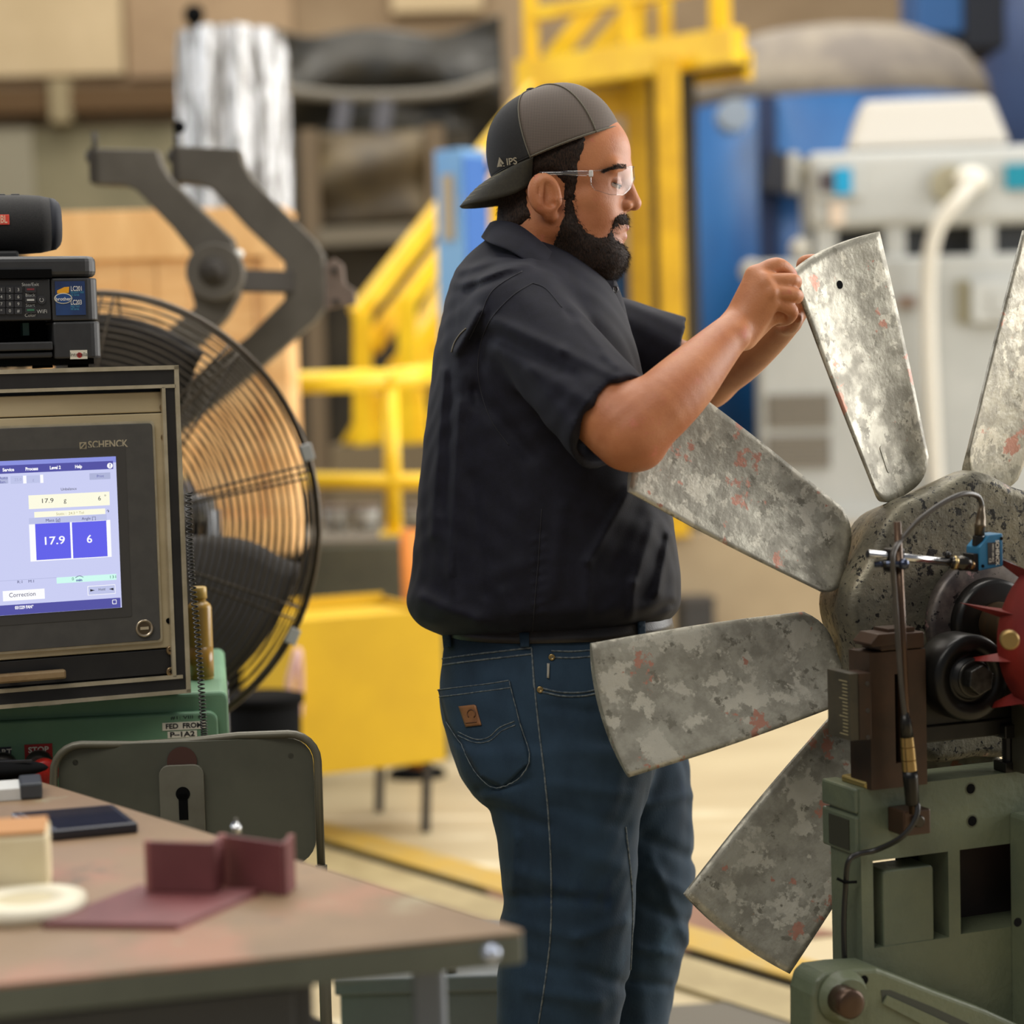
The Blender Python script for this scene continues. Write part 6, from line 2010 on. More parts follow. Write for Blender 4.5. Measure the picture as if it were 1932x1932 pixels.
# far arm
FA = [M(1000, 600, 0.155), M(1130, 640, 0.175), M(1250, 690, 0.155), M(1330, 715, 0.11)]
body.chain(FA, [rp(64, .17), rp(64, .17), rp(60, .15), rp(54, .1)], 0.02)
body.chain([M(1330, 712, 0.11), M(1385, 678, 0.06), M(1440, 638, -0.01), M(1482, 602, -0.075)], [rp(54, .1), rp(52, .05), rp(42), rp(32)], 0.02)
FD = -0.070
for (px, py, r, dy) in ((1520, 520, 15, FD - 0.02), (1524, 536, 14.5, FD - 0.012), (1524, 553, 14, FD - 0.004), (1520, 570, 13, FD + 0.004)):
    body.rc(M(1488, 596, FD + 0.02), M(px, py, dy), rp(21), rp(r + 1), 0.012)
fing(body, [M(1518, 518, FD - 0.02), M(1516, 496, FD - 0.045), M(1538, 490, FD - 0.062), M(1552, 494, FD - 0.068)], [rp(14), rp(12), rp(10.5), rp(9)])
fing(body, [M(1524, 536, FD - 0.012), M(1552, 530, FD - 0.040), M(1560, 545, FD - 0.060)], [rp(13), rp(11), rp(9)])
fing(body, [M(1524, 553, FD - 0.004), M(1554, 556, FD - 0.034), M(1560, 570, FD - 0.054)], [rp(13), rp(11), rp(9)])
fing(body, [M(1520, 570, FD + 0.004), M(1546, 582, FD - 0.026), M(1552, 594, FD - 0.046)], [rp(12), rp(10.5), rp(9)])
fing(body, [M(1486, 598, FD), M(1484, 616, FD - 0.03), M(1494, 614, FD - 0.06), M(1503, 600, FD - 0.085)], [rp(17), rp(15), rp(13), rp(10)], 0.012)

SKIN = mat('skin', rgb(186, 122, 80), rgb(168, 102, 64), 14, 0.5, bump=0.00045, bscale=400, sub=0.05, spots=[(rgb(186, 108, 82), 30, 0.58, 0.14)], spec=0.45)
lo = np.array((M(920, 900)[0] - 0.02, MDP - 0.44, M(960, 910)[2] - 0.30))
hi = np.array((P(1575, 500, 3.2).x + 0.03, MDP + 0.30, M(960, 150)[2]))
V, Q = surface(body, lo, hi, 0.0024)
V = relax(V, Q, 1, 0.4)
skin_ob = vq_object('body', V, Q, SKIN)
skin_bvh = BVHTree.FromPolygons(V.tolist(), Q.tolist())

# ------------------------------------------------------------------ beard, moustache and hair
HAIR = mat('dark_hair', rgb(56, 41, 31), rgb(19, 15, 12), 620, 0.75, bump=0.0006, bscale=900, spec=0.2, stretch=(1, 1, 0.35))
beard_poly = [(1071, 372), (1090, 374), (1093, 400), (1100, 424), (1113, 440), (1132, 449), (1148, 446), (1156, 430), (1163, 411), (1176, 403), (1194, 410), (1196, 424), (1182, 425), (1166, 429), (1160, 440), (1164, 450),
              (1176, 460), (1200, 470), (1190, 505), (1150, 545), (1090, 540), (1050, 500), (1048, 470), (1060, 440), (1070, 412)]
hair_poly = [(925, 300), (1010, 300), (1115, 262), (1108, 292), (1098, 318), (1098, 340), (1092, 372), (1091, 384), (1070, 384), (1069, 352), (1052, 336), (1028, 336), (1010, 348), (1001, 366), (1003, 392), (1012, 414), (985, 432), (960, 436), (935, 420), (915, 360)]


def hash_noise(p, s):
    return np.sin(p[:, 0] * s * 1.3 + 3 * np.sin(p[:, 2] * s * 0.7)) * np.sin(p[:, 1] * s * 1.1 + 2 * np.sin(p[:, 0] * s * 0.9 + 1)) * np.cos(p[:, 2] * s + 2 * np.sin(p[:, 1] * s * 1.2))


def shell(poly, thick):
    def post(p, d):
        pl = p @ HMI[:3, :3].T + HMI[:3, 3]
        x, y = 1062 + pl[:, 0] * SH, 330 - pl[:, 2] * SH
        nz = hash_noise(p, 700) * 3.0 + hash_noise(p, 1500) * 3.5
        pd = poly_d(x, y, poly) + nz
        return np.maximum(d - thick(x, y) * np.clip(-pd / 14, 0.0, 1) - 0.0006 * hash_noise(p, 900) + 0.0002, pd / SH)
    return post


def beard_t(x, y): return 0.0022 + 0.0125 * np.clip((y - 452) / 55, 0, 1) * np.clip((x - 1040) / 60, 0, 1) + 0.003 * ((x > 1150) & (y < 430))


hlo = np.array(H0) - np.array((0.125, 0.11, 0.175)); hhi = np.array(H0) + np.array((0.125, 0.11, 0.07))
Vb, Qb = surface(head_only, hlo, hhi, 0.0022, shell(beard_poly, beard_t))
Vh, Qh = surface(head_only, hlo, hhi, 0.0026, shell(hair_poly, lambda x, y: 0.0045 + 0 * x))


def vnormals(V, Q):
    n = np.cross(V[Q[:, 2]] - V[Q[:, 0]], V[Q[:, 3]] - V[Q[:, 1]])
    o = np.zeros_like(V)
    for c in range(4): np.add.at(o, Q[:, c], n)
    return o / (np.linalg.norm(o, axis=1, keepdims=True) + 1e-12)


def with_strands(V, Q, count, length, flow, rad=0.00022, curl=0.5):
    """the shell plus short tapering hairs"""
    N = vnormals(V, Q)
    pick = rng.choice(len(V), count)
    base = V[pick] + rng.normal(0, 0.0006, (count, 3)); nn = N[pick]
    d = nn * 0.55 + np.array(flow) + rng.normal(0, 0.32, (count, 3))
    d /= np.linalg.norm(d, axis=1, keepdims=True)
    L = length * rng.uniform(0.45, 1.1, (count, 1))
    bend = np.array(flow) * curl + rng.normal(0, 0.25, (count, 3))
    mid = base + d * L * 0.5
    tip = mid + (d * 0.6 + bend * 0.6) * L * 0.55
    s = np.cross(d, rng.normal(0, 1, (count, 3))); s /= np.linalg.norm(s, axis=1, keepdims=True)
    t = np.cross(d, s)
    verts = [base + s * rad, base - s * rad * 0.5 + t * rad * 0.87, base - s * rad * 0.5 - t * rad * 0.87,
             mid + s * rad * .8, mid - s * rad * 0.4 + t * rad * 0.7, mid - s * rad * 0.4 - t * rad * 0.7, tip]
    VV = np.stack(verts, 1).reshape(-1, 3)
    b0_ = len(V) + np.arange(count)[:, None] * 7
    q = np.concatenate([b0_ + np.array(r) for r in ((0, 1, 4, 3), (1, 2, 5, 4), (2, 0, 3, 5))])
    tr = np.concatenate([b0_ + np.array(r) for r in ((3, 4, 6), (4, 5, 6), (5, 3, 6))])
    return np.concatenate([V, VV]), [list(r) for r in np.concatenate([Q, q])] + [list(r) for r in tr]


def hair_object(name, V, Q, count, length, flow, **kw):
    VV, FF = with_strands(V, Q, count, length, flow, **kw)
    me = bpy.data.meshes.new(name)
    me.from_pydata(VV.tolist(), [], FF)
    me.polygons.foreach_set('use_smooth', [True] * len(me.polygons))
    me.materials.append(HAIR)
    o = bpy.data.objects.new(name, me); COL.objects.link(o); attach(o)
    return o


bo = hair_object('beard', Vb, Qb, 9000, 0.0095, (0.25, 0, -0.75))
ho = hair_object('hair', Vh, Qh, 5000, 0.0055, (-0.2, 0, -0.7))
# eyebrows
CAMO_ = Vector((0, 0, CAM_Z))
ev, eq = [], []
for s in (-1, 1):
    cx, cy = [], []
pts = []
for s in (-1, 1):
    for i in range(260):
        u = random.random()
        px_ = 1138 + 44 * u
        py_ = 325 - 11 * math.sin(u * math.pi * 0.62) + random.uniform(-4.5, 4.5) * (0.5 + 0.5 * u)
        y_ = s * (0.052 - 0.042 * u)
        a_ = skin_bvh.ray_cast(CAMO_, ray(px_, py_).normalized())
        if s < 0: hit = a_
        else: hit = skin_bvh.find_nearest(HM @ Vector((np.array(HM.inverted() @ a_[0])) * np.array((1, -1, 1)))) if a_[0] else (None, None)
        if hit[0] is None: continue
        pts.append((np.array(hit[0]), np.array(hit[1]), s))
mb = MB()
for p, nrm_, s in pts:
    d = nrm_ * 0.35 + np.array((-0.7, s * 0.5, 0.15)) + rng.normal(0, 0.15, 3)
    d /= np.linalg.norm(d)
    L = random.uniform(0.005, 0.009)
    mb.tube([p - d * 0.001, p + d * L * 0.5 + nrm_ * 0.0006, p + d * L], [0.0003, 0.00026, 0.00005], 3, cap=False)
attach(mb.build('eyebrows', HAIR, None, fix=False))
# lips, eyes
LIPM = mat('lips', rgb(186, 112, 104), rgb(170, 96, 90), 60, 0.4, sub=0.05)
lipF = Field()
for s in (-1, 1):
    lipF.rc(hp(1178.5, 429), hp(1163, 434, s * 0.020), 0.0058, 0.002, 0.002, local=True)
    lipF.rc(hp(1172.5, 445), hp(1161, 439, s * 0.019), 0.0076, 0.002, 0.002, local=True)
lipF.rc(hp(1188, 436.5, -0.016), hp(1188, 436.5, 0.016), 0.0024, 0.0024, 0.001, local=True, sub=True)
c = np.array(HM @ Vector(hp(1172, 437)))
Vl, Ql = surface(lipF, c - 0.034, c + 0.034, 0.0014)
vq_object('lips', Vl, Ql, LIPM)
EYEW = mat('eye_white', rgb(214, 200, 188), rough=0.15)
IRIS = mat('iris_brown', rgb(40, 24, 16), rough=0.1)
for s in (-1, 1):
    c = Vector(hp(1158, 351, s * 0.030))
    mbE = MB().sphere(c, 0.0115, 24, 16)
    mbE.v = [tuple(HM @ Vector(v)) for v in mbE.v]
    eo = attach(mbE.build('eye', EYEW))
    gaze = Vector((0.95, 0.10 * s, -0.22)).normalized()
    mbI = MB().lathe([(0.0100, 0.0056), (0.0112, 0.0045), (0.0118, 0.002)], c, gaze, 20)
    mbI.v = [tuple(HM @ Vector(v)) for v in mbI.v]
    attach(mbI.build('iris', IRIS), eo)
    nl, e1_ = Vector((0.349, 0, 0.937)), Vector((0.937, 0, -0.349))
    for rad_, off_, th_ in ((0.0128, 0.0013, 0.0006),):
        arc = [HM @ (c + nl * off_ + e1_ * (rad_ * math.cos(a)) + Vector((0, rad_ * math.sin(a), 0))) for a in [math.radians(-85 + 170 * i / 24) for i in range(25)]]
        attach(MB().tube(arc, th_, 5).build('lashes', HAIR, None, fix=False), eo)

# ------------------------------------------------------------------ safety glasses
def clear(name, tint, solidness):
    m = bpy.data.materials.new(name); m.use_nodes = True
    nt = m.node_tree; N, L = nt.nodes, nt.links
    N.remove(N['Principled BSDF'])
    tr = N.new('ShaderNodeBsdfTransparent'); tr.inputs['Color'].default_value = tint
    gl = N.new('ShaderNodeBsdfGlossy'); gl.inputs['Roughness'].default_value = 0.06
    lw = N.new('ShaderNodeLayerWeight'); lw.inputs['Blend'].default_value = 0.5
    pw = N.new('ShaderNodeMath'); pw.operation = 'POWER'; pw.inputs[1].default_value = 4.0
    L.new(lw.outputs['Facing'], pw.inputs[0])
    ad = N.new('ShaderNodeMath'); ad.operation = 'MULTIPLY_ADD'; ad.inputs[1].default_value = 0.5; ad.inputs[2].default_value = 0.035 + solidness
    L.new(pw.outputs[0], ad.inputs[0])
    mx = N.new('ShaderNodeMixShader')
    L.new(ad.outputs[0], mx.inputs[0]); L.new(tr.outputs[0], mx.inputs[1]); L.new(gl.outputs[0], mx.inputs[2])
    L.new(mx.outputs[0], N['Material Output'].inputs['Surface'])
    return m


LENS = clear('clear_lens', (0.95, 0.95, 0.95, 1), 0.0)
ARMM = clear('clear_temple', (0.86, 0.84, 0.82, 1), 0.12)


def lens_pt(y, v):
    a = abs(y) / 0.0715
    x = 1195 - 75 * a ** 2.0
    top = 332 - 16 * (1 - a ** 1.5)
    bot = np.interp(a, [0, 0.16, 0.3, 0.5, 0.75, 0.95, 1.0], [335, 341, 358, 372, 373, 366, 356])
    return HM @ Vector(hp(x + 1.5 * v, top + (bot - top) * v, y * (1 + 0.06 * v)))


lensmb = MB().grid(lambda u, v: lens_pt((u - 0.5) * 0.143, v), 44, 10)
tmp = MB()
for s in (-1, 1):
    pA, pB, pC = hp(1119, 335, s * 0.067), hp(1075, 336, s * 0.0795), hp(1030, 336, s * 0.084)
    def strip_(u, v, s=s):
        ps = [hp(1119, 331 + 9 * v, s * 0.0715), hp(1075, 332 + 8 * v, s * 0.0815), hp(1028, 333 + 7 * v, s * 0.0845)]
        t = u * 2
        i = min(int(t), 1); f = t - i
        return HM @ Vector(ps[i] * (1 - f) + ps[i + 1] * f)
    tmp.grid(strip_, 14, 2)
gl_ob = attach(tmp.build('safety_glasses', ARMM, None, solid=0.0022))
attach(lensmb.build('lens', LENS, None), gl_ob)
edge = MB()
edge.tube([lens_pt((u / 40 - 0.5) * 0.143, 0.0) for u in range(41)], 0.0009, 6)
edge.tube([lens_pt((u / 40 - 0.5) * 0.143, 1.0) for u in range(41)], 0.0007, 6)
for s in (-1, 1): edge.tube([lens_pt(s * 0.0715, v / 4) for v in range(5)], 0.0009, 6)
attach(edge.build('lens_edge', ARMM, None, fix=False), gl_ob)
HNG = mat('hinge_clear', rgb(206, 202, 196), rough=0.2)
for s in (-1, 1):
    c = HM @ Vector(hp(1121, 336, s * 0.0722))
    attach(MB().box(c.x - 0.003, c.x + 0.003, c.y - 0.003, c.y + 0.003, c.z - 0.0045, c.z + 0.0045).build('hinge', HNG, None, bevel=0.001), gl_ob)

# ------------------------------------------------------------------ cap, worn backwards
CAPD = mat('cap_black', rgb(28, 26, 24), rgb(22, 21, 19), 300, 0.8, bump=0.0003, bscale=900)
BRIM = mat('brim_olive', rgb(50, 46, 32), rgb(42, 38, 27), 200, 0.75, bump=0.0003, bscale=900)
STITCH = mat('pale_stitch', rgb(128, 122, 92), rough=0.8)


def mesh_cloth():
    m = mat('cap_mesh', rgb(92, 80, 70), rough=0.75)
    nt = m.node_tree; N, L = nt.nodes, nt.links
    bs = N['Principled BSDF']
    tc = N.new('ShaderNodeTexCoord')
    prod = None
    for direction, sc in (('X', 140), ('Z', 140)):
        w = N.new('ShaderNodeTexWave'); w.bands_direction = direction; w.inputs['Scale'].default_value = sc; w.inputs['Distortion'].default_value = 0.3
        L.new(tc.outputs['Object'], w.inputs['Vector'])
        if prod is None: prod = w.outputs['Fac']
        else:
            mu = N.new('ShaderNodeMath'); mu.operation = 'MAXIMUM'
            L.new(prod, mu.inputs[0]); L.new(w.outputs['Fac'], mu.inputs[1]); prod = mu.outputs[0]
    mx = N.new('ShaderNodeMix'); mx.data_type = 'RGBA'
    mx.inputs['A'].default_value = rgb(34, 30, 27); mx.inputs['B'].default_value = rgb(104, 91, 80)
    L.new(prod, mx.inputs['Factor']); L.new(mx.outputs['Result'], bs.inputs['Base Color'])
    return m


MESHC = mesh_cloth()
e1 = np.array((236.0, 0, 93.0)) / 253.7
nN_ = np.array((-93.0, 0, 236.0)) / 253.7
cC = hp(1050, 292)
A_, B_, HH = 128 / SH, 0.0825, 127 / SH


def cap_pt(th, t, off=0.0):
    g = max(math.cos(t * math.pi / 2), 0) ** 0.78
    k = math.sin(t * math.pi / 2) ** 0.95
    a = A_ + off; b = B_ + off
    # six gores swell a little between the seams
    sw = 1 + 0.012 * abs(math.sin(3 * (th + 0.0))) * math.sin(t * math.pi)
    # front opening of the strap puckers
    if math.cos(th) > 0.75: sw -= 0.008 * math.exp(-((t - 0.42) / 0.1) ** 2) * (math.cos(th) - 0.75) / 0.25
    p = cC + e1 * (a * math.cos(th) * g * sw) + np.array((0, 1, 0)) * (b * math.sin(th) * g * sw) + nN_ * ((HH + off) * k)
    return HM @ Vector(p)


TS = math.radians(109)
crown_f = MB().grid(lambda u, v: cap_pt(TS + (2 * math.pi - 2 * TS) * u, v * 0.995), 40, 24)
cap_ob = attach(crown_f.build('cap', CAPD, None, solid=0.0015))
attach(MB().grid(lambda u, v: cap_pt(-TS + 2 * TS * u, v * 0.995), 60, 24).build('mesh_panels', MESHC, None, solid=0.0012), cap_ob)
pB_ = cap_pt(0, 1.0)
bt_ = MB().sphere((0, 0, 0), (0.0075, 0.0075, 0.0032), 16, 8)
bt_.v = [tuple(Vector(v) + pB_ + Vector(HM.to_3x3() @ Vector(nN_)) * 0.002) for v in bt_.v]
attach(bt_.build('top_button', CAPD), cap_ob)
SEAM = mat('cap_seam', rgb(98, 92, 78), rough=0.8)
sm_ = MB()
for th in (TS, -TS, math.radians(48), math.radians(-48)):
    sm_.tube([cap_pt(th, t / 24 * 0.98, 0.0012) for t in range(25)], 0.0011, 6)
sm_.tube([cap_pt(-TS + 2 * TS * i / 60, 0.01, 0.0008) for i in range(61)], 0.0013, 6)
attach(sm_.build('seam', SEAM, None, fix=False), cap_ob)
sm_ = MB()
sm_.tube([cap_pt(math.pi, t / 24 * 0.98, 0.0010) for t in range(25)], 0.0009, 6)
sm_.tube([cap_pt(TS + (2 * math.pi - 2 * TS) * i / 40, 0.015, 0.0008) for i in range(41)], 0.0009, 6)
attach(sm_.build('dark_seam', CAPD, None, fix=False), cap_ob)


def brim_pt(s, u):
    th = math.pi + s * 1.28
    r0 = cap_pt(th, 0.0)
    rl = Vector(HMI[:3, :3] @ np.array(r0) + HMI[:3, 3])
    L_ = 0.060 * (max(1 - s * s, 0)) ** 0.42 + 0.004
    d = Vector((-0.74, 0.0, -0.60))
    p = rl + d * (L_ * u) + Vector((0.0, 0.010 * s * u, -0.034 * s * s * u + 0.006 * math.sin(u * math.pi)))
    return p


mbb = MB().grid(lambda a, u: HM @ brim_pt(2 * a - 1, u), 40, 10)
attach(mbb.build('brim', BRIM, None, solid=0.0032), cap_ob)
st_ = MB()
for u in (0.2, 0.32, 0.44, 0.56, 0.68, 0.80, 0.9):
    st_.tube([HM @ (brim_pt(2 * a / 40 - 1, u) + Vector((-0.0009, 0, 0.0015))) for a in range(2, 39)], 0.00035, 4)
attach(st_.build('brim_stitching', STITCH, None, fix=False), cap_ob)

# ------------------------------------------------------------------ shirt
def table(rows, D, n=160):
    """rows: (py, back px, front px, half width) -> arrays over height"""
    z = np.array([P((r[1] + r[2]) / 2, r[0], D).z for r in rows])
    xb = np.array([P(r[1], r[0], D).x for r in rows]); xf = np.array([P(r[2], r[0], D).x for r in rows]); w = np.array([r[3] for r in rows])
    o = np.argsort(z)
    zz = np.linspace(z.min(), z.max(), n)
    res = []
    for arr in (xb, xf, w):
        a = np.interp(zz, z[o], arr[o])
        ker = np.array((1, 2, 3, 2, 1.0)); ker /= ker.sum()
        ap = np.pad(a, 2, mode='edge'); a2 = np.convolve(ap, ker, 'valid')
        res.append(a2)
    return zz, res[0], res[1], res[2]


def gen_cyl(tab, yc, ex=2.25, capr=0.02):
    zz, xb, xf, w = tab

    def f(p):
        z = np.clip(p[:, 2], zz[0], zz[-1])
        b = np.interp(z, zz, xb); fr = np.interp(z, zz, xf); ww = np.interp(z, zz, w)
        a = (fr - b) / 2; c = (fr + b) / 2
        u = np.abs(p[:, 0] - c) / a; v = np.abs(p[:, 1] - yc) / ww
        rho = (u ** ex + v ** ex) ** (1 / ex)
        d = (rho - 1) * np.minimum(a, ww)
        over = np.maximum(zz[0] - p[:, 2], p[:, 2] - zz[-1])
        return np.where(over > 0, np.sqrt(np.maximum(d, 0) ** 2 + over ** 2) + np.minimum(d, 0) * 0, d)
    return f


torso_rows = [(445, 926, 1040, 0.045), (460, 904, 1062, 0.065), (480, 880, 1088, 0.092), (505, 862, 1116, 0.12), (535, 848, 1144, 0.152), (565, 840, 1164, 0.178), (600, 832, 1180, 0.196), (650, 821, 1197, 0.205), (720, 812, 1214, 0.205), (820, 800, 1238, 0.205),
              (900, 792, 1252, 0.208), (1000, 783, 1271, 0.212), (1080, 775, 1281, 0.215), (1125, 768, 1284, 0.214), (1148, 771, 1281, 0.196), (1163, 784, 1270, 0.172), (1178, 806, 1255, 0.138), (1188, 826, 1238, 0.105), (1196, 850, 1215, 0.075)]
torso = gen_cyl(table(torso_rows, MDP), MDP)
s0, s1 = M(980, 598, -0.152), M(1156, 797, -0.312)
ax1 = (s1 - s0) / np.linalg.norm(s1 - s0)
f0, f1 = M(1000, 598, 0.155), M(1268, 678, 0.165)
ax2 = (f1 - f0) / np.linalg.norm(f1 - f0)
# the cuff's plane leans a little, as the hem hangs
cn1 = ax1 + np.array((0.12, 0, 0.10)); cn1 /= np.linalg.norm(cn1)


def sleeve(a, b, ax, cn, ra, rb):
    e = b + ax * 0.06

    def f(p):
        d = d_rc(p, a, e, ra, rb)
        pl = (p - b) @ cn
        inner = np.maximum(d + 0.010, -(pl + 0.035))
        return np.maximum(np.maximum(d, pl), -inner)
    return f


shirt = Field()
cT = M(1030, 820)
shirt.fn(torso, cT, 0.75, 0.01)
shirt.rc(M(975, 522), M(980, 592, -0.135), 0.040, 0.064, 0.03)
shirt.rc(M(975, 522), M(980, 592, 0.135), 0.040, 0.064, 0.03)
shirt.fn(sleeve(s0, s1, ax1, cn1, rp(90, -.17), rp(101, -.31)), (s0 + s1) / 2, 0.3, 0.016)
shirt.fn(sleeve(f0, f1, ax2, ax2, rp(88, .17), rp(80, .17)), (f0 + f1) / 2, 0.3, 0.02)
# room for the neck
shirt.rc(hp(1022, 380), hp(1004, 492), 0.060, 0.064, 0.006, local=True, sub=True)

FOLDS = [  # px segment, height (m), width (px)
    ((905, 588), (862, 662), 0.007, 9), ((915, 600), (880, 690), -0.004, 12), ((868, 512), (990, 474), 0.004, 8), ((864, 536), (1000, 496), 0.0045, 9), ((880, 552), (960, 515), -0.004, 8),
    ((930, 604), (1060, 660), 0.005, 11), ((1060, 660), (1165, 712), 0.004, 10), ((925, 630), (1080, 706), -0.005, 12), ((940, 660), (1130, 770), 0.004, 14), ((905, 640), (900, 760), -0.006, 14), ((900, 740), (1000, 860), -0.006, 16),
    ((1090, 610), (1160, 690), 0.0045, 9), ((1070, 590), (1130, 660), -0.003, 8), ((1000, 700), (1100, 830), 0.004, 14), ((1150, 730), (1110, 850), -0.0025, 10),
    ((838, 700), (815, 1010), 0.004, 8), ((852, 720), (838, 1050), -0.002, 10), ((868, 760), (850, 1080), 0.004, 9), ((890, 900), (915, 1120), -0.004, 12), ((830, 980), (860, 1130), 0.004, 12),
    ((795, 1128), (900, 1172), 0.008, 16), ((900, 1172), (975, 1190), 0.005, 14), ((950, 1120), (970, 1180), 0.005, 14), ((920, 1090), (1000, 1060), 0.003, 16),
    ((1188, 925), (1110, 1060), 0.005, 10), ((1205, 950), (1150, 1080), -0.003, 16), ((1110, 1060), (1105, 1160), 0.004, 12), ((1232, 990), (1196, 1100), 0.004, 10), ((1196, 1100), (1190, 1170), 0.004, 9), ((1250, 1020), (1215, 1130), -0.002, 10),
    ((1262, 1010), (1240, 1120), 0.005, 8), ((1265, 1140), (1190, 1178), -0.004, 8), ((1060, 960), (1040, 1120), 0.003, 14), ((980, 960), (985, 1100), 0.003, 20), ((1020, 1000), (1012, 1200), -0.002, 4)]
for i in range(9):
    y = 1020 + i * 20
    FOLDS.append(((1006, y), (1030, y - 6), 0.0016, 4.5))


def seg_d(x, y, a, b):
    ex, ey = b[0] - a[0], b[1] - a[1]
    t = np.clip(((x - a[0]) * ex + (y - a[1]) * ey) / (ex * ex + ey * ey), 0, 1)
    return np.hypot(x - a[0] - t * ex, y - a[1] - t * ey)


def folds(p, d, table_, ymid):
    x, y = to_px(p)
    w8 = np.clip((ymid - p[:, 1]) / 0.04, 0, 1)
    s = np.zeros(len(p))
    for a, b, h_, w in table_:
        q_ = seg_d(x, y, a, b)
        s += h_ * np.exp(-(q_ / w) ** 2)
    wr_ = 0.0011 * np.sin(p[:, 0] * 90 + 5 * np.sin(p[:, 2] * 22)) * np.sin(p[:, 2] * 60 + 4 * np.sin(p[:, 1] * 25))
    return d - s * w8 - wr_


slo = np.array((P(755, 800, MDP).x - 0.02, MDP - 0.44, M(966, 1210)[2] - 0.04))
shi = np.array((P(1300, 800, 3.0).x + 0.04, MDP + 0.30, M(966, 425)[2]))
Vs, Qs = surface(shirt, slo, shi, 0.0032, lambda p, d: folds(p, d, FOLDS, MDP + 0.02))
Vs = relax(Vs, Qs, 1, 0.4)
NAVYC = mat('navy_twill', rgb(22, 22, 33), rgb(18, 18, 27), 60, 0.75, bump=0.00025, bscale=700, sheen=0.02, spec=0.22)
NAVYD = mat('navy_twill_seam', rgb(24, 23, 30), rough=0.8)
sh_ob = vq_object('shirt', Vs, Qs, NAVYC)
sh_bvh = BVHTree.FromPolygons(Vs.tolist(), Qs.tolist())
CAMO = Vector((0, 0, CAM_Z))


def proj(bvh, px, py, off=0.001):
    d = ray(px, py).normalized()
    loc_, nrm_, i, dist = bvh.ray_cast(CAMO, d)
    if loc_ is None: return None
    if nrm_.dot(d) > 0: nrm_ = -nrm_
    return loc_ + nrm_ * off


def proj_line(bvh, pts, n=10, off=0.0006):
    out = []
    for (x0, y0), (x1, y1) in zip(pts[:-1], pts[1:]):
        for i in range(n):
            p = proj(bvh, x0 + (x1 - x0) * i / n, y0 + (y1 - y0) * i / n, off)
            if p is not None: out.append(p)
    p = proj(bvh, *pts[-1], off)
    if p is not None: out.append(p)
    # drop jumps in depth
    res = [out[0]] if out else []
    for p in out[1:]:
        if (p - res[-1]).length < 0.05: res.append(p)
    return res


def px_smooth(pts, n=6): return [(v.x, v.y) for v in smooth_path([(x, y, 0) for x, y in pts], n)]


def line_part(bvh, pts, r, material, parent, name='seam', off=0.0003):
    pl_ = proj_line(bvh, px_smooth(pts, 5), 3, off)
    if len(pl_) > 1: return attach(MB().tube(pl_, r, 5).build(name, material, None, fix=False), parent)


for pts in ([(1005, 534), (965, 560), (925, 605), (905, 660), (904, 720), (925, 790), (960, 840)], [(1003, 534), (1030, 545), (1060, 580)],
            [(985, 512), (930, 548), (905, 600), (885, 640)], [(1022, 960), (1016, 1050), (1010, 1120), (1004, 1200)], [(1192, 712), (1150, 770), (1092, 868)]):
    line_part(sh_bvh, pts, 0.0008, NAVYD, sh_ob)
# pale lining peeping out of the back pleat
line_part(sh_bvh, [(880, 620), (868, 632), (858, 648), (853, 664)], 0.0010, mat('pleat_lining', rgb(120, 114, 100), rough=0.8), sh_ob, 'pleat_lining', 0.001)

# collar
col_top = [(926, 420, 0), (940, 416, -0.045), (975, 422, -0.070), (1010, 446, -0.080), (1050, 482, -0.082), (1095, 514, -0.066), (1138, 536, -0.028)]
col_low = [(908, 448, 0), (922, 458, -0.085), (965, 476, -0.118), (1005, 504, -0.126), (1045, 542, -0.134), (1080, 570, -0.124), (1103, 585, -0.098)]


def interp3(tab_, u):
    ps = smooth_path(tab_, 6)
    t = u * (len(ps) - 1); i = min(int(t), len(ps) - 2)
    return ps[i].lerp(ps[i + 1], t - i)


def collar(u, v):
    s = 1 if u >= 0.5 else -1
    a = abs(2 * u - 1)
    t_, l_ = interp3(col_top, a), interp3(col_low, a)
    q_ = t_.lerp(l_, v)
    bow = 0.006 * math.sin(v * math.pi)
    dy = -abs(q_.z) - bow
    return P(q_.x, q_.y, MDP + (dy if s < 0 else -dy))


attach(MB().grid(collar, 60, 8).build('collar', NAVYC, None, solid=0.0028, subdiv=1), sh_ob)


def stand(u, v):
    s = 1 if u >= 0.5 else -1
    a = abs(2 * u - 1)
    t_ = interp3(col_top, a)
    dy = -abs(t_.z) * (1 - 0.06 * v) + 0.003
    return P(t_.x + 3, t_.y + 3 + 26 * v, MDP + (dy if s < 0 else -dy))


attach(MB().grid(stand, 60, 3).build('collar_stand', NAVYC, None, solid=0.002), sh_ob)
# button front
pl_pts = [(1138, 528), (1160, 532), (1166, 560), (1174, 600), (1184, 640), (1196, 690), (1206, 730)]
pk = []


def placket(u, v):
    ps = smooth_path([(1150, 530, 0), (1164, 570, 0), (1176, 620, 0), (1188, 670, 0), (1202, 730, 0), (1216, 790, 0)], 6)
    t = u * (len(ps) - 1); i = min(int(t), len(ps) - 2)
    q_ = ps[i].lerp(ps[i + 1], t - i)
    a = (v - 0.5)
    return P(q_.x + 11 - 16 * (2 * a) ** 2, q_.y, MDP - 0.012 + 0.055 * a)


attach(MB().grid(placket, 30, 8).build('button_placket', NAVYC, None, solid=0.003), sh_ob)
BTN = mat('shirt_button', rgb(26, 25, 28), rough=0.25)
for px, py in ((1160, 546), (1172, 645)):
    c = P(px, py, MDP - 0.040)
    b_ = MB().lathe([(0, 0.0052), (0.0018, 0.0050), (0.0018, 0.0036), (0.0010, 0.003)], c, (0.55, -0.83, 0.05), 18).build('button', BTN)
    attach(b_, sh_ob)
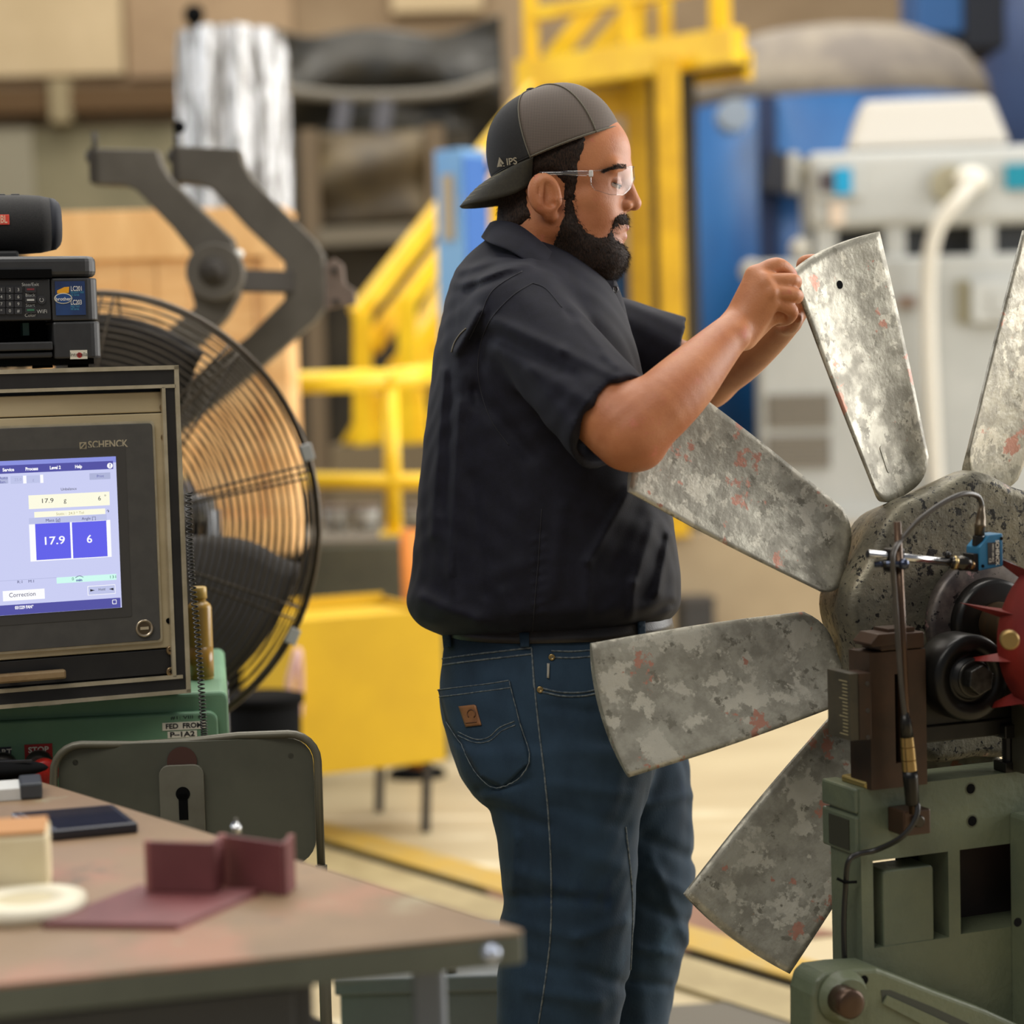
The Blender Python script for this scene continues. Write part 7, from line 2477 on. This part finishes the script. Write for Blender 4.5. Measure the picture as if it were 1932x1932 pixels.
# collar band tab at the throat
attach(MB().grid(lambda u, v: P(1128 + 32 * u, 527 + 3 * u + 40 * v * (1 - 0.3 * u), MDP - 0.050 + 0.018 * u), 8, 6).build('collar_band', NAVYC, None, solid=0.0025), sh_ob)

# ------------------------------------------------------------------ jeans
pel = gen_cyl(table([(1150, 850, 1255, 0.160), (1178, 842, 1262, 0.170), (1210, 838, 1268, 0.178), (1250, 833, 1268, 0.186), (1300, 829, 1260, 0.192), (1350, 834, 1252, 0.195), (1400, 850, 1244, 0.196), (1450, 868, 1235, 0.194), (1485, 890, 1225, 0.185), (1510, 925, 1210, 0.165)], MDP), MDP, 2.3)
near_rows = [(1400, 862, 1228, 0.098), (1450, 876, 1220, 0.102), (1490, 900, 1213, 0.104), (1515, 926, 1210, 0.105), (1560, 934, 1206, 0.104), (1620, 944, 1203, 0.101), (1700, 950, 1198, 0.097), (1760, 944, 1196, 0.094), (1850, 938, 1188, 0.092), (1900, 936, 1176, 0.090), (1960, 938, 1160, 0.088),
             (2080, 955, 1140, 0.084), (2250, 968, 1128, 0.080), (2420, 965, 1135, 0.080), (2500, 960, 1142, 0.082)]
far_rows = [(1400, 930, 1290, 0.098), (1450, 990, 1301, 0.102), (1560, 1040, 1308, 0.104), (1650, 1062, 1312, 0.101), (1720, 1068, 1306, 0.097), (1800, 1070, 1290, 0.094), (1870, 1068, 1272, 0.092), (1932, 1065, 1260, 0.090), (2080, 1070, 1242, 0.084), (2250, 1080, 1232, 0.080), (2400, 1085, 1240, 0.082)]
YN, YFAR = MDP - 0.100, MDP + 0.105
jeans = Field()
jeans.fn(pel, M(1040, 1330), 0.4, 0.01)
jeans.fn(gen_cyl(table(near_rows, YN), YN, 2.15), M(1060, 1900), 0.75, 0.022)
jeans.fn(gen_cyl(table(far_rows, YFAR), YFAR, 2.15), M(1160, 1900), 0.75, 0.022)
JF = [((905, 1490), (1000, 1470), -0.004, 9), ((930, 1518), (1030, 1560), -0.005, 12), ((1040, 1480), (1190, 1500), 0.003, 12), ((1040, 1520), (1180, 1560), -0.003, 14), ((960, 1640), (1080, 1680), 0.004, 14), ((965, 1690), (1140, 1700), -0.004, 12), ((950, 1740), (1090, 1770), 0.004, 14), ((1090, 1770), (1180, 1740), 0.004, 12),
      ((945, 1800), (1060, 1830), -0.004, 14), ((1060, 1600), (1180, 1640), 0.003, 16), ((1100, 1830), (1180, 1860), -0.005, 12), ((1000, 1870), (1130, 1890), 0.005, 14), ((990, 1560), (1000, 1700), -0.004, 12), ((975, 1580), (968, 1680), 0.004, 8),
      ((1030, 1330), (1120, 1345), -0.003, 10), ((1060, 1400), (1160, 1430), 0.003, 16)]
JF2 = [((1210, 1520), (1300, 1500), 0.004, 10), ((1215, 1580), (1305, 1620), -0.005, 12), ((1220, 1640), (1300, 1690), 0.005, 12), ((1205, 1700), (1290, 1740), -0.006, 12), ((1230, 1620), (1300, 1780), 0.004, 10), ((1200, 1790), (1270, 1800), 0.005, 10), ((1190, 1850), (1260, 1860), -0.005, 10)]


def jean_folds(p, d):
    x, y = to_px(p)
    s = np.zeros(len(p)); s2 = np.zeros(len(p))
    for a, b, h_, w in JF: s += h_ * np.exp(-(seg_d(x, y, a, b) / w) ** 2)
    for a, b, h_, w in JF2: s2 += h_ * np.exp(-(seg_d(x, y, a, b) / w) ** 2)
    near = np.clip((MDP - p[:, 1]) / 0.03, 0, 1)
    wr_ = 0.0012 * np.sin(p[:, 0] * 55 + 6 * np.sin(p[:, 2] * 14)) * np.sin(p[:, 2] * 48 + 4 * np.sin(p[:, 1] * 30 + p[:, 0] * 20))
    return d - s * near - s2 * (1 - near) - wr_


jlo = np.array((P(815, 1300, MDP).x - 0.03, MDP - 0.24, 0.035))
jhi = np.array((P(1330, 1300, MDP).x + 0.05, MDP + 0.25, M(966, 1150)[2] + 0.02))
Vj, Qj = surface(jeans, jlo, jhi, 0.0042, jean_folds)
Vj = relax(Vj, Qj, 1, 0.4)
DENIM = mat('blue_denim', rgb(40, 59, 75), rgb(28, 44, 58), 9, 0.85, bump=0.0004, bscale=500, spots=[(rgb(66, 90, 108), 7, 0.60, 0.2), (rgb(28, 46, 66), 18, 0.60, 0.12)], stretch=(1, 1, 0.6), sheen=0.03, spec=0.25)
DENIMS = mat('denim_seam', rgb(106, 112, 110), rgb(54, 66, 76), 190, 0.85)
je_ob = vq_object('jeans', Vj, Qj, DENIM)
je_bvh = BVHTree.FromPolygons(Vj.tolist(), Qj.tolist())


def patch(name, poly, material, parent, bvh, off, th=0.0016, step=9.0):
    """a piece of cloth or leather following the surface below it"""
    xs_, ys_ = [a for a, b in poly], [b for a, b in poly]
    bm = bmesh.new()
    f = bm.faces.new([bm.verts.new((x, y, 0)) for x, y in poly])
    bmesh.ops.triangulate(bm, faces=[f])
    for _ in range(4):
        long_ = [e for e in bm.edges if e.calc_length() > step]
        if not long_: break
        bmesh.ops.subdivide_edges(bm, edges=long_, cuts=1)
        bmesh.ops.triangulate(bm, faces=[f_ for f_ in bm.faces if len(f_.verts) > 3])
    ok = True
    dep = []
    for v in bm.verts:
        p = proj(bvh, v.co.x, v.co.y, off)
        if p is None:
            near_ = bvh.find_nearest(P(v.co.x, v.co.y, MDP))
            p = near_[0] + near_[1] * off
        v.co = p
    bmesh.ops.recalc_face_normals(bm, faces=bm.faces)
    me = bpy.data.meshes.new(name); bm.to_mesh(me); bm.free()
    me.polygons.foreach_set('use_smooth', [True] * len(me.polygons))
    me.materials.append(material)
    o = bpy.data.objects.new(name, me); COL.objects.link(o)
    m_ = o.modifiers.new('thickness', 'SOLIDIFY'); m_.thickness = th; m_.offset = 0
    attach(o, parent)
    return o


pocket = [(830, 1302), (962, 1284), (978, 1350), (999, 1438), (948, 1485), (905, 1462), (870, 1400), (846, 1362)]
pkt = patch('back_pocket', pocket, DENIM, je_ob, je_bvh, 0.0022, 0.002)
for pts in ([(830, 1302), (895, 1294), (962, 1284)], [(833, 1315), (898, 1307), (965, 1297)], [(962, 1284), (978, 1350), (999, 1438), (948, 1485), (905, 1462), (870, 1400), (846, 1362)], [(868, 1380), (900, 1394), (925, 1390), (945, 1372), (972, 1360)], [(868, 1387), (900, 1401), (927, 1397), (948, 1379), (974, 1367)]):
    pl_ = proj_line(je_bvh, px_smooth(pts, 5), 3, 0.0034)
    if len(pl_) > 1: attach(MB().tube(pl_, 0.0009, 4).build('stitching', DENIMS, None, fix=False), je_ob)
LEATH = mat('leather_tan', rgb(138, 92, 52), rgb(120, 78, 44), 60, 0.6, bump=0.0003, bscale=400)
patch('leather_patch', [(870, 1332), (898, 1329), (902, 1331), (912, 1368), (883, 1371)], LEATH, je_ob, je_bvh, 0.0042, 0.0016, 6)
LEATHD = mat('leather_mark', rgb(92, 58, 32), rough=0.7)
ring_pts = [(893 + 7.5 * math.cos(a) + 1.5, 1346 + 8.5 * math.sin(a)) for a in [math.radians(-50 + 280 * i / 14) * -1 for i in range(15)]]
pl_ = [proj(je_bvh, x, y, 0.0052) for x, y in ring_pts]
attach(MB().tube([p for p in pl_ if p], 0.0010, 5).build('patch_emblem', LEATHD, None, fix=False), je_ob)
pl_ = [proj(je_bvh, 884 + 20 * i / 8, 1364 - 2 * i / 8, 0.0052) for i in range(9)]
attach(MB().tube([p for p in pl_ if p], 0.0009, 5).build('patch_lettering', LEATHD, None, fix=False), je_ob)
# seams, yoke, front pocket, rivets, belt loops
for pts in ([(1004, 1236), (1008, 1290), (1016, 1370), (1028, 1470), (1036, 1560), (1040, 1660), (1039, 1757), (1030, 1840), (1016, 1932)], [(833, 1255), (900, 1246), (1003, 1234)], [(835, 1243), (900, 1234), (1003, 1222)], [(1020, 1298), (1060, 1306), (1100, 1306), (1130, 1300)], [(1022, 1305), (1060, 1313), (1100, 1313), (1130, 1307)],
            [(1040, 1240), (1080, 1241), (1120, 1238)], [(1040, 1228), (1080, 1229), (1120, 1226)], [(1003, 1222), (1008, 1300)], [(1180, 1560), (1193, 1700), (1188, 1850)]):
    pl_ = proj_line(je_bvh, px_smooth(pts, 5), 3, 0.0004)
    if len(pl_) > 1: attach(MB().tube(pl_, 0.0014, 5).build('seam', DENIMS, None, fix=False), je_ob)
RIV = mat('rivet_brass', rgb(150, 128, 84), rough=0.35, metal=0.9)
for px, py in ((1041, 1240), (1019, 1301)):
    p = proj(je_bvh, px, py, 0.0005)
    if p: attach(MB().lathe([(0, 0.0048), (0.0018, 0.0044), (0.0018, 0.0022), (0.001, 0.0016)], p, (0, -1, 0.05), 16).build('rivet', RIV), je_ob)
patch('belt_loop', [(843, 1192), (856, 1190), (858, 1222), (846, 1224)], DENIM, je_ob, je_bvh, 0.006, 0.003, 8)
patch('belt_loop', [(982, 1196), (1000, 1196), (1000, 1222), (984, 1223)], DENIM, je_ob, je_bvh, 0.006, 0.003, 8)
patch('belt_loop', [(1196, 1168), (1208, 1166), (1210, 1200), (1198, 1202)], DENIM, je_ob, je_bvh, 0.008, 0.003, 8)
patch('side_tag', [(1032, 1252), (1037, 1252), (1036, 1280), (1032, 1279)], mat('tag_grey', rgb(150, 144, 130), rough=0.8), je_ob, je_bvh, 0.002, 0.0012, 8)
# belt
BELT = mat('belt_leather', rgb(36, 28, 22), rgb(28, 22, 18), 60, 0.45, bump=0.0004, bscale=300)
zb0, zb1 = M(1055, 1184)[2], M(1055, 1152)[2]
tabp = table([(1130, 856, 1250, 0.155), (1150, 850, 1255, 0.160), (1178, 842, 1262, 0.170), (1210, 838, 1268, 0.178), (1250, 833, 1268, 0.186)], MDP)


def belt(u, v):
    z = zb0 + (zb1 - zb0) * v
    b, fr, w = (np.interp(z, tabp[0], tabp[i]) for i in (1, 2, 3))
    th = 2 * math.pi * u
    e = 2 / 2.3
    cx, sx = math.cos(th), math.sin(th)
    a = (fr - b) / 2 + 0.004; w = w + 0.004
    return ((fr + b) / 2 + a * math.copysign(abs(cx) ** e, cx), MDP + w * math.copysign(abs(sx) ** e, sx), z)


attach(MB().grid(belt, 96, 3).build('belt', BELT, None, solid=0.003))
# boots
BOOT = mat('boot_leather', rgb(70, 52, 36), rough=0.6)
for px, yb, D_, nm in ((1050, YN, 0, 'boot'), (1165, YFAR, 0, 'boot')):
    bx_ = P(px, 2400, yb).x
    bf = Field()
    bf.rc((bx_, yb, 0.10), (bx_, yb, 0.22), 0.055, 0.055, 0.02)
    bf.el((bx_ + 0.07, yb, 0.045), (0.15, 0.052, 0.045), 0.03)
    bf.el((bx_ - 0.01, yb, 0.04), (0.07, 0.046, 0.045), 0.03)
    Vt, Qt = surface(bf, (bx_ - 0.12, yb - 0.09, -0.01), (bx_ + 0.26, yb + 0.09, 0.26), 0.006, lambda p, d: np.maximum(d, 0.001 - p[:, 2]))
    vq_object('boot', Vt, Qt, BOOT)
# ------------------------------------------------------------------ lettering on the cap, and all lettering as plain meshes
bpy.context.view_layer.update()
_tmp = text('IPS', 1.0, 0, 0, 0, mat('cap_print', rgb(150, 140, 118), rough=0.8), None, 'LEFT', rot=(0, 0, 0), bold=0.02, extrude=0)
bpy.context.view_layer.update()
dg = bpy.context.evaluated_depsgraph_get()
fonts = [o for o in COL.objects if o.type == 'FONT' and o is not _tmp]
for o in fonts:
    me = bpy.data.meshes.new_from_object(o.evaluated_get(dg))
    n = bpy.data.objects.new('lettering', me)
    COL.objects.link(n)
    n.parent = o.parent
    n.location, n.rotation_euler, n.scale = o.location, o.rotation_euler, o.scale
    if o.get('fit_w') and len(me.vertices):
        xs_ = [v.co.x for v in me.vertices]
        n.scale.x = o['fit_w'] / max(max(xs_) - min(xs_), 1e-6)
    bpy.data.objects.remove(o)
me = bpy.data.meshes.new_from_object(_tmp.evaluated_get(dg))
pm = _tmp.data.materials[0]
bpy.data.objects.remove(_tmp)
cme = cap_ob.data
cap_bvh = BVHTree.FromPolygons([v.co.copy() for v in cme.vertices], [list(p.vertices) for p in cme.polygons])
bm = bmesh.new(); bm.from_mesh(me)
bmesh.ops.triangulate(bm, faces=bm.faces)
ca, sa = math.cos(math.radians(-7)), math.sin(math.radians(-7))
for v in bm.verts:
    lx_, ly_ = v.co.x * 14.5 * 1.15, -v.co.y * 18
    px_, py_ = 957 + lx_ * ca - ly_ * sa, 306 + lx_ * sa + ly_ * ca
    p = proj(cap_bvh, px_, py_, 0.0022)
    v.co = p if p else Vector((0, 0, 0))
bm.to_mesh(me); bm.free()
me.materials.clear(); me.materials.append(pm)
lo_ = bpy.data.objects.new('lettering', me); COL.objects.link(lo_); attach(lo_, cap_ob)


def cap_tri(ps):
    vs = [proj(cap_bvh, x, y, 0.0021) for x, y in ps]
    if all(vs): attach(MB().add(vs, [tuple(range(len(vs)))]).build('emblem', pm, None), cap_ob)


cap_tri([(940, 315), (944, 296), (947, 304), (944, 314)])
cap_tri([(944, 296), (953, 308), (950, 310), (946, 304)])
cap_tri([(944, 314), (947, 307), (950, 313.5)])
cap_tri([(952, 311), (955, 313), (951, 313.5)])
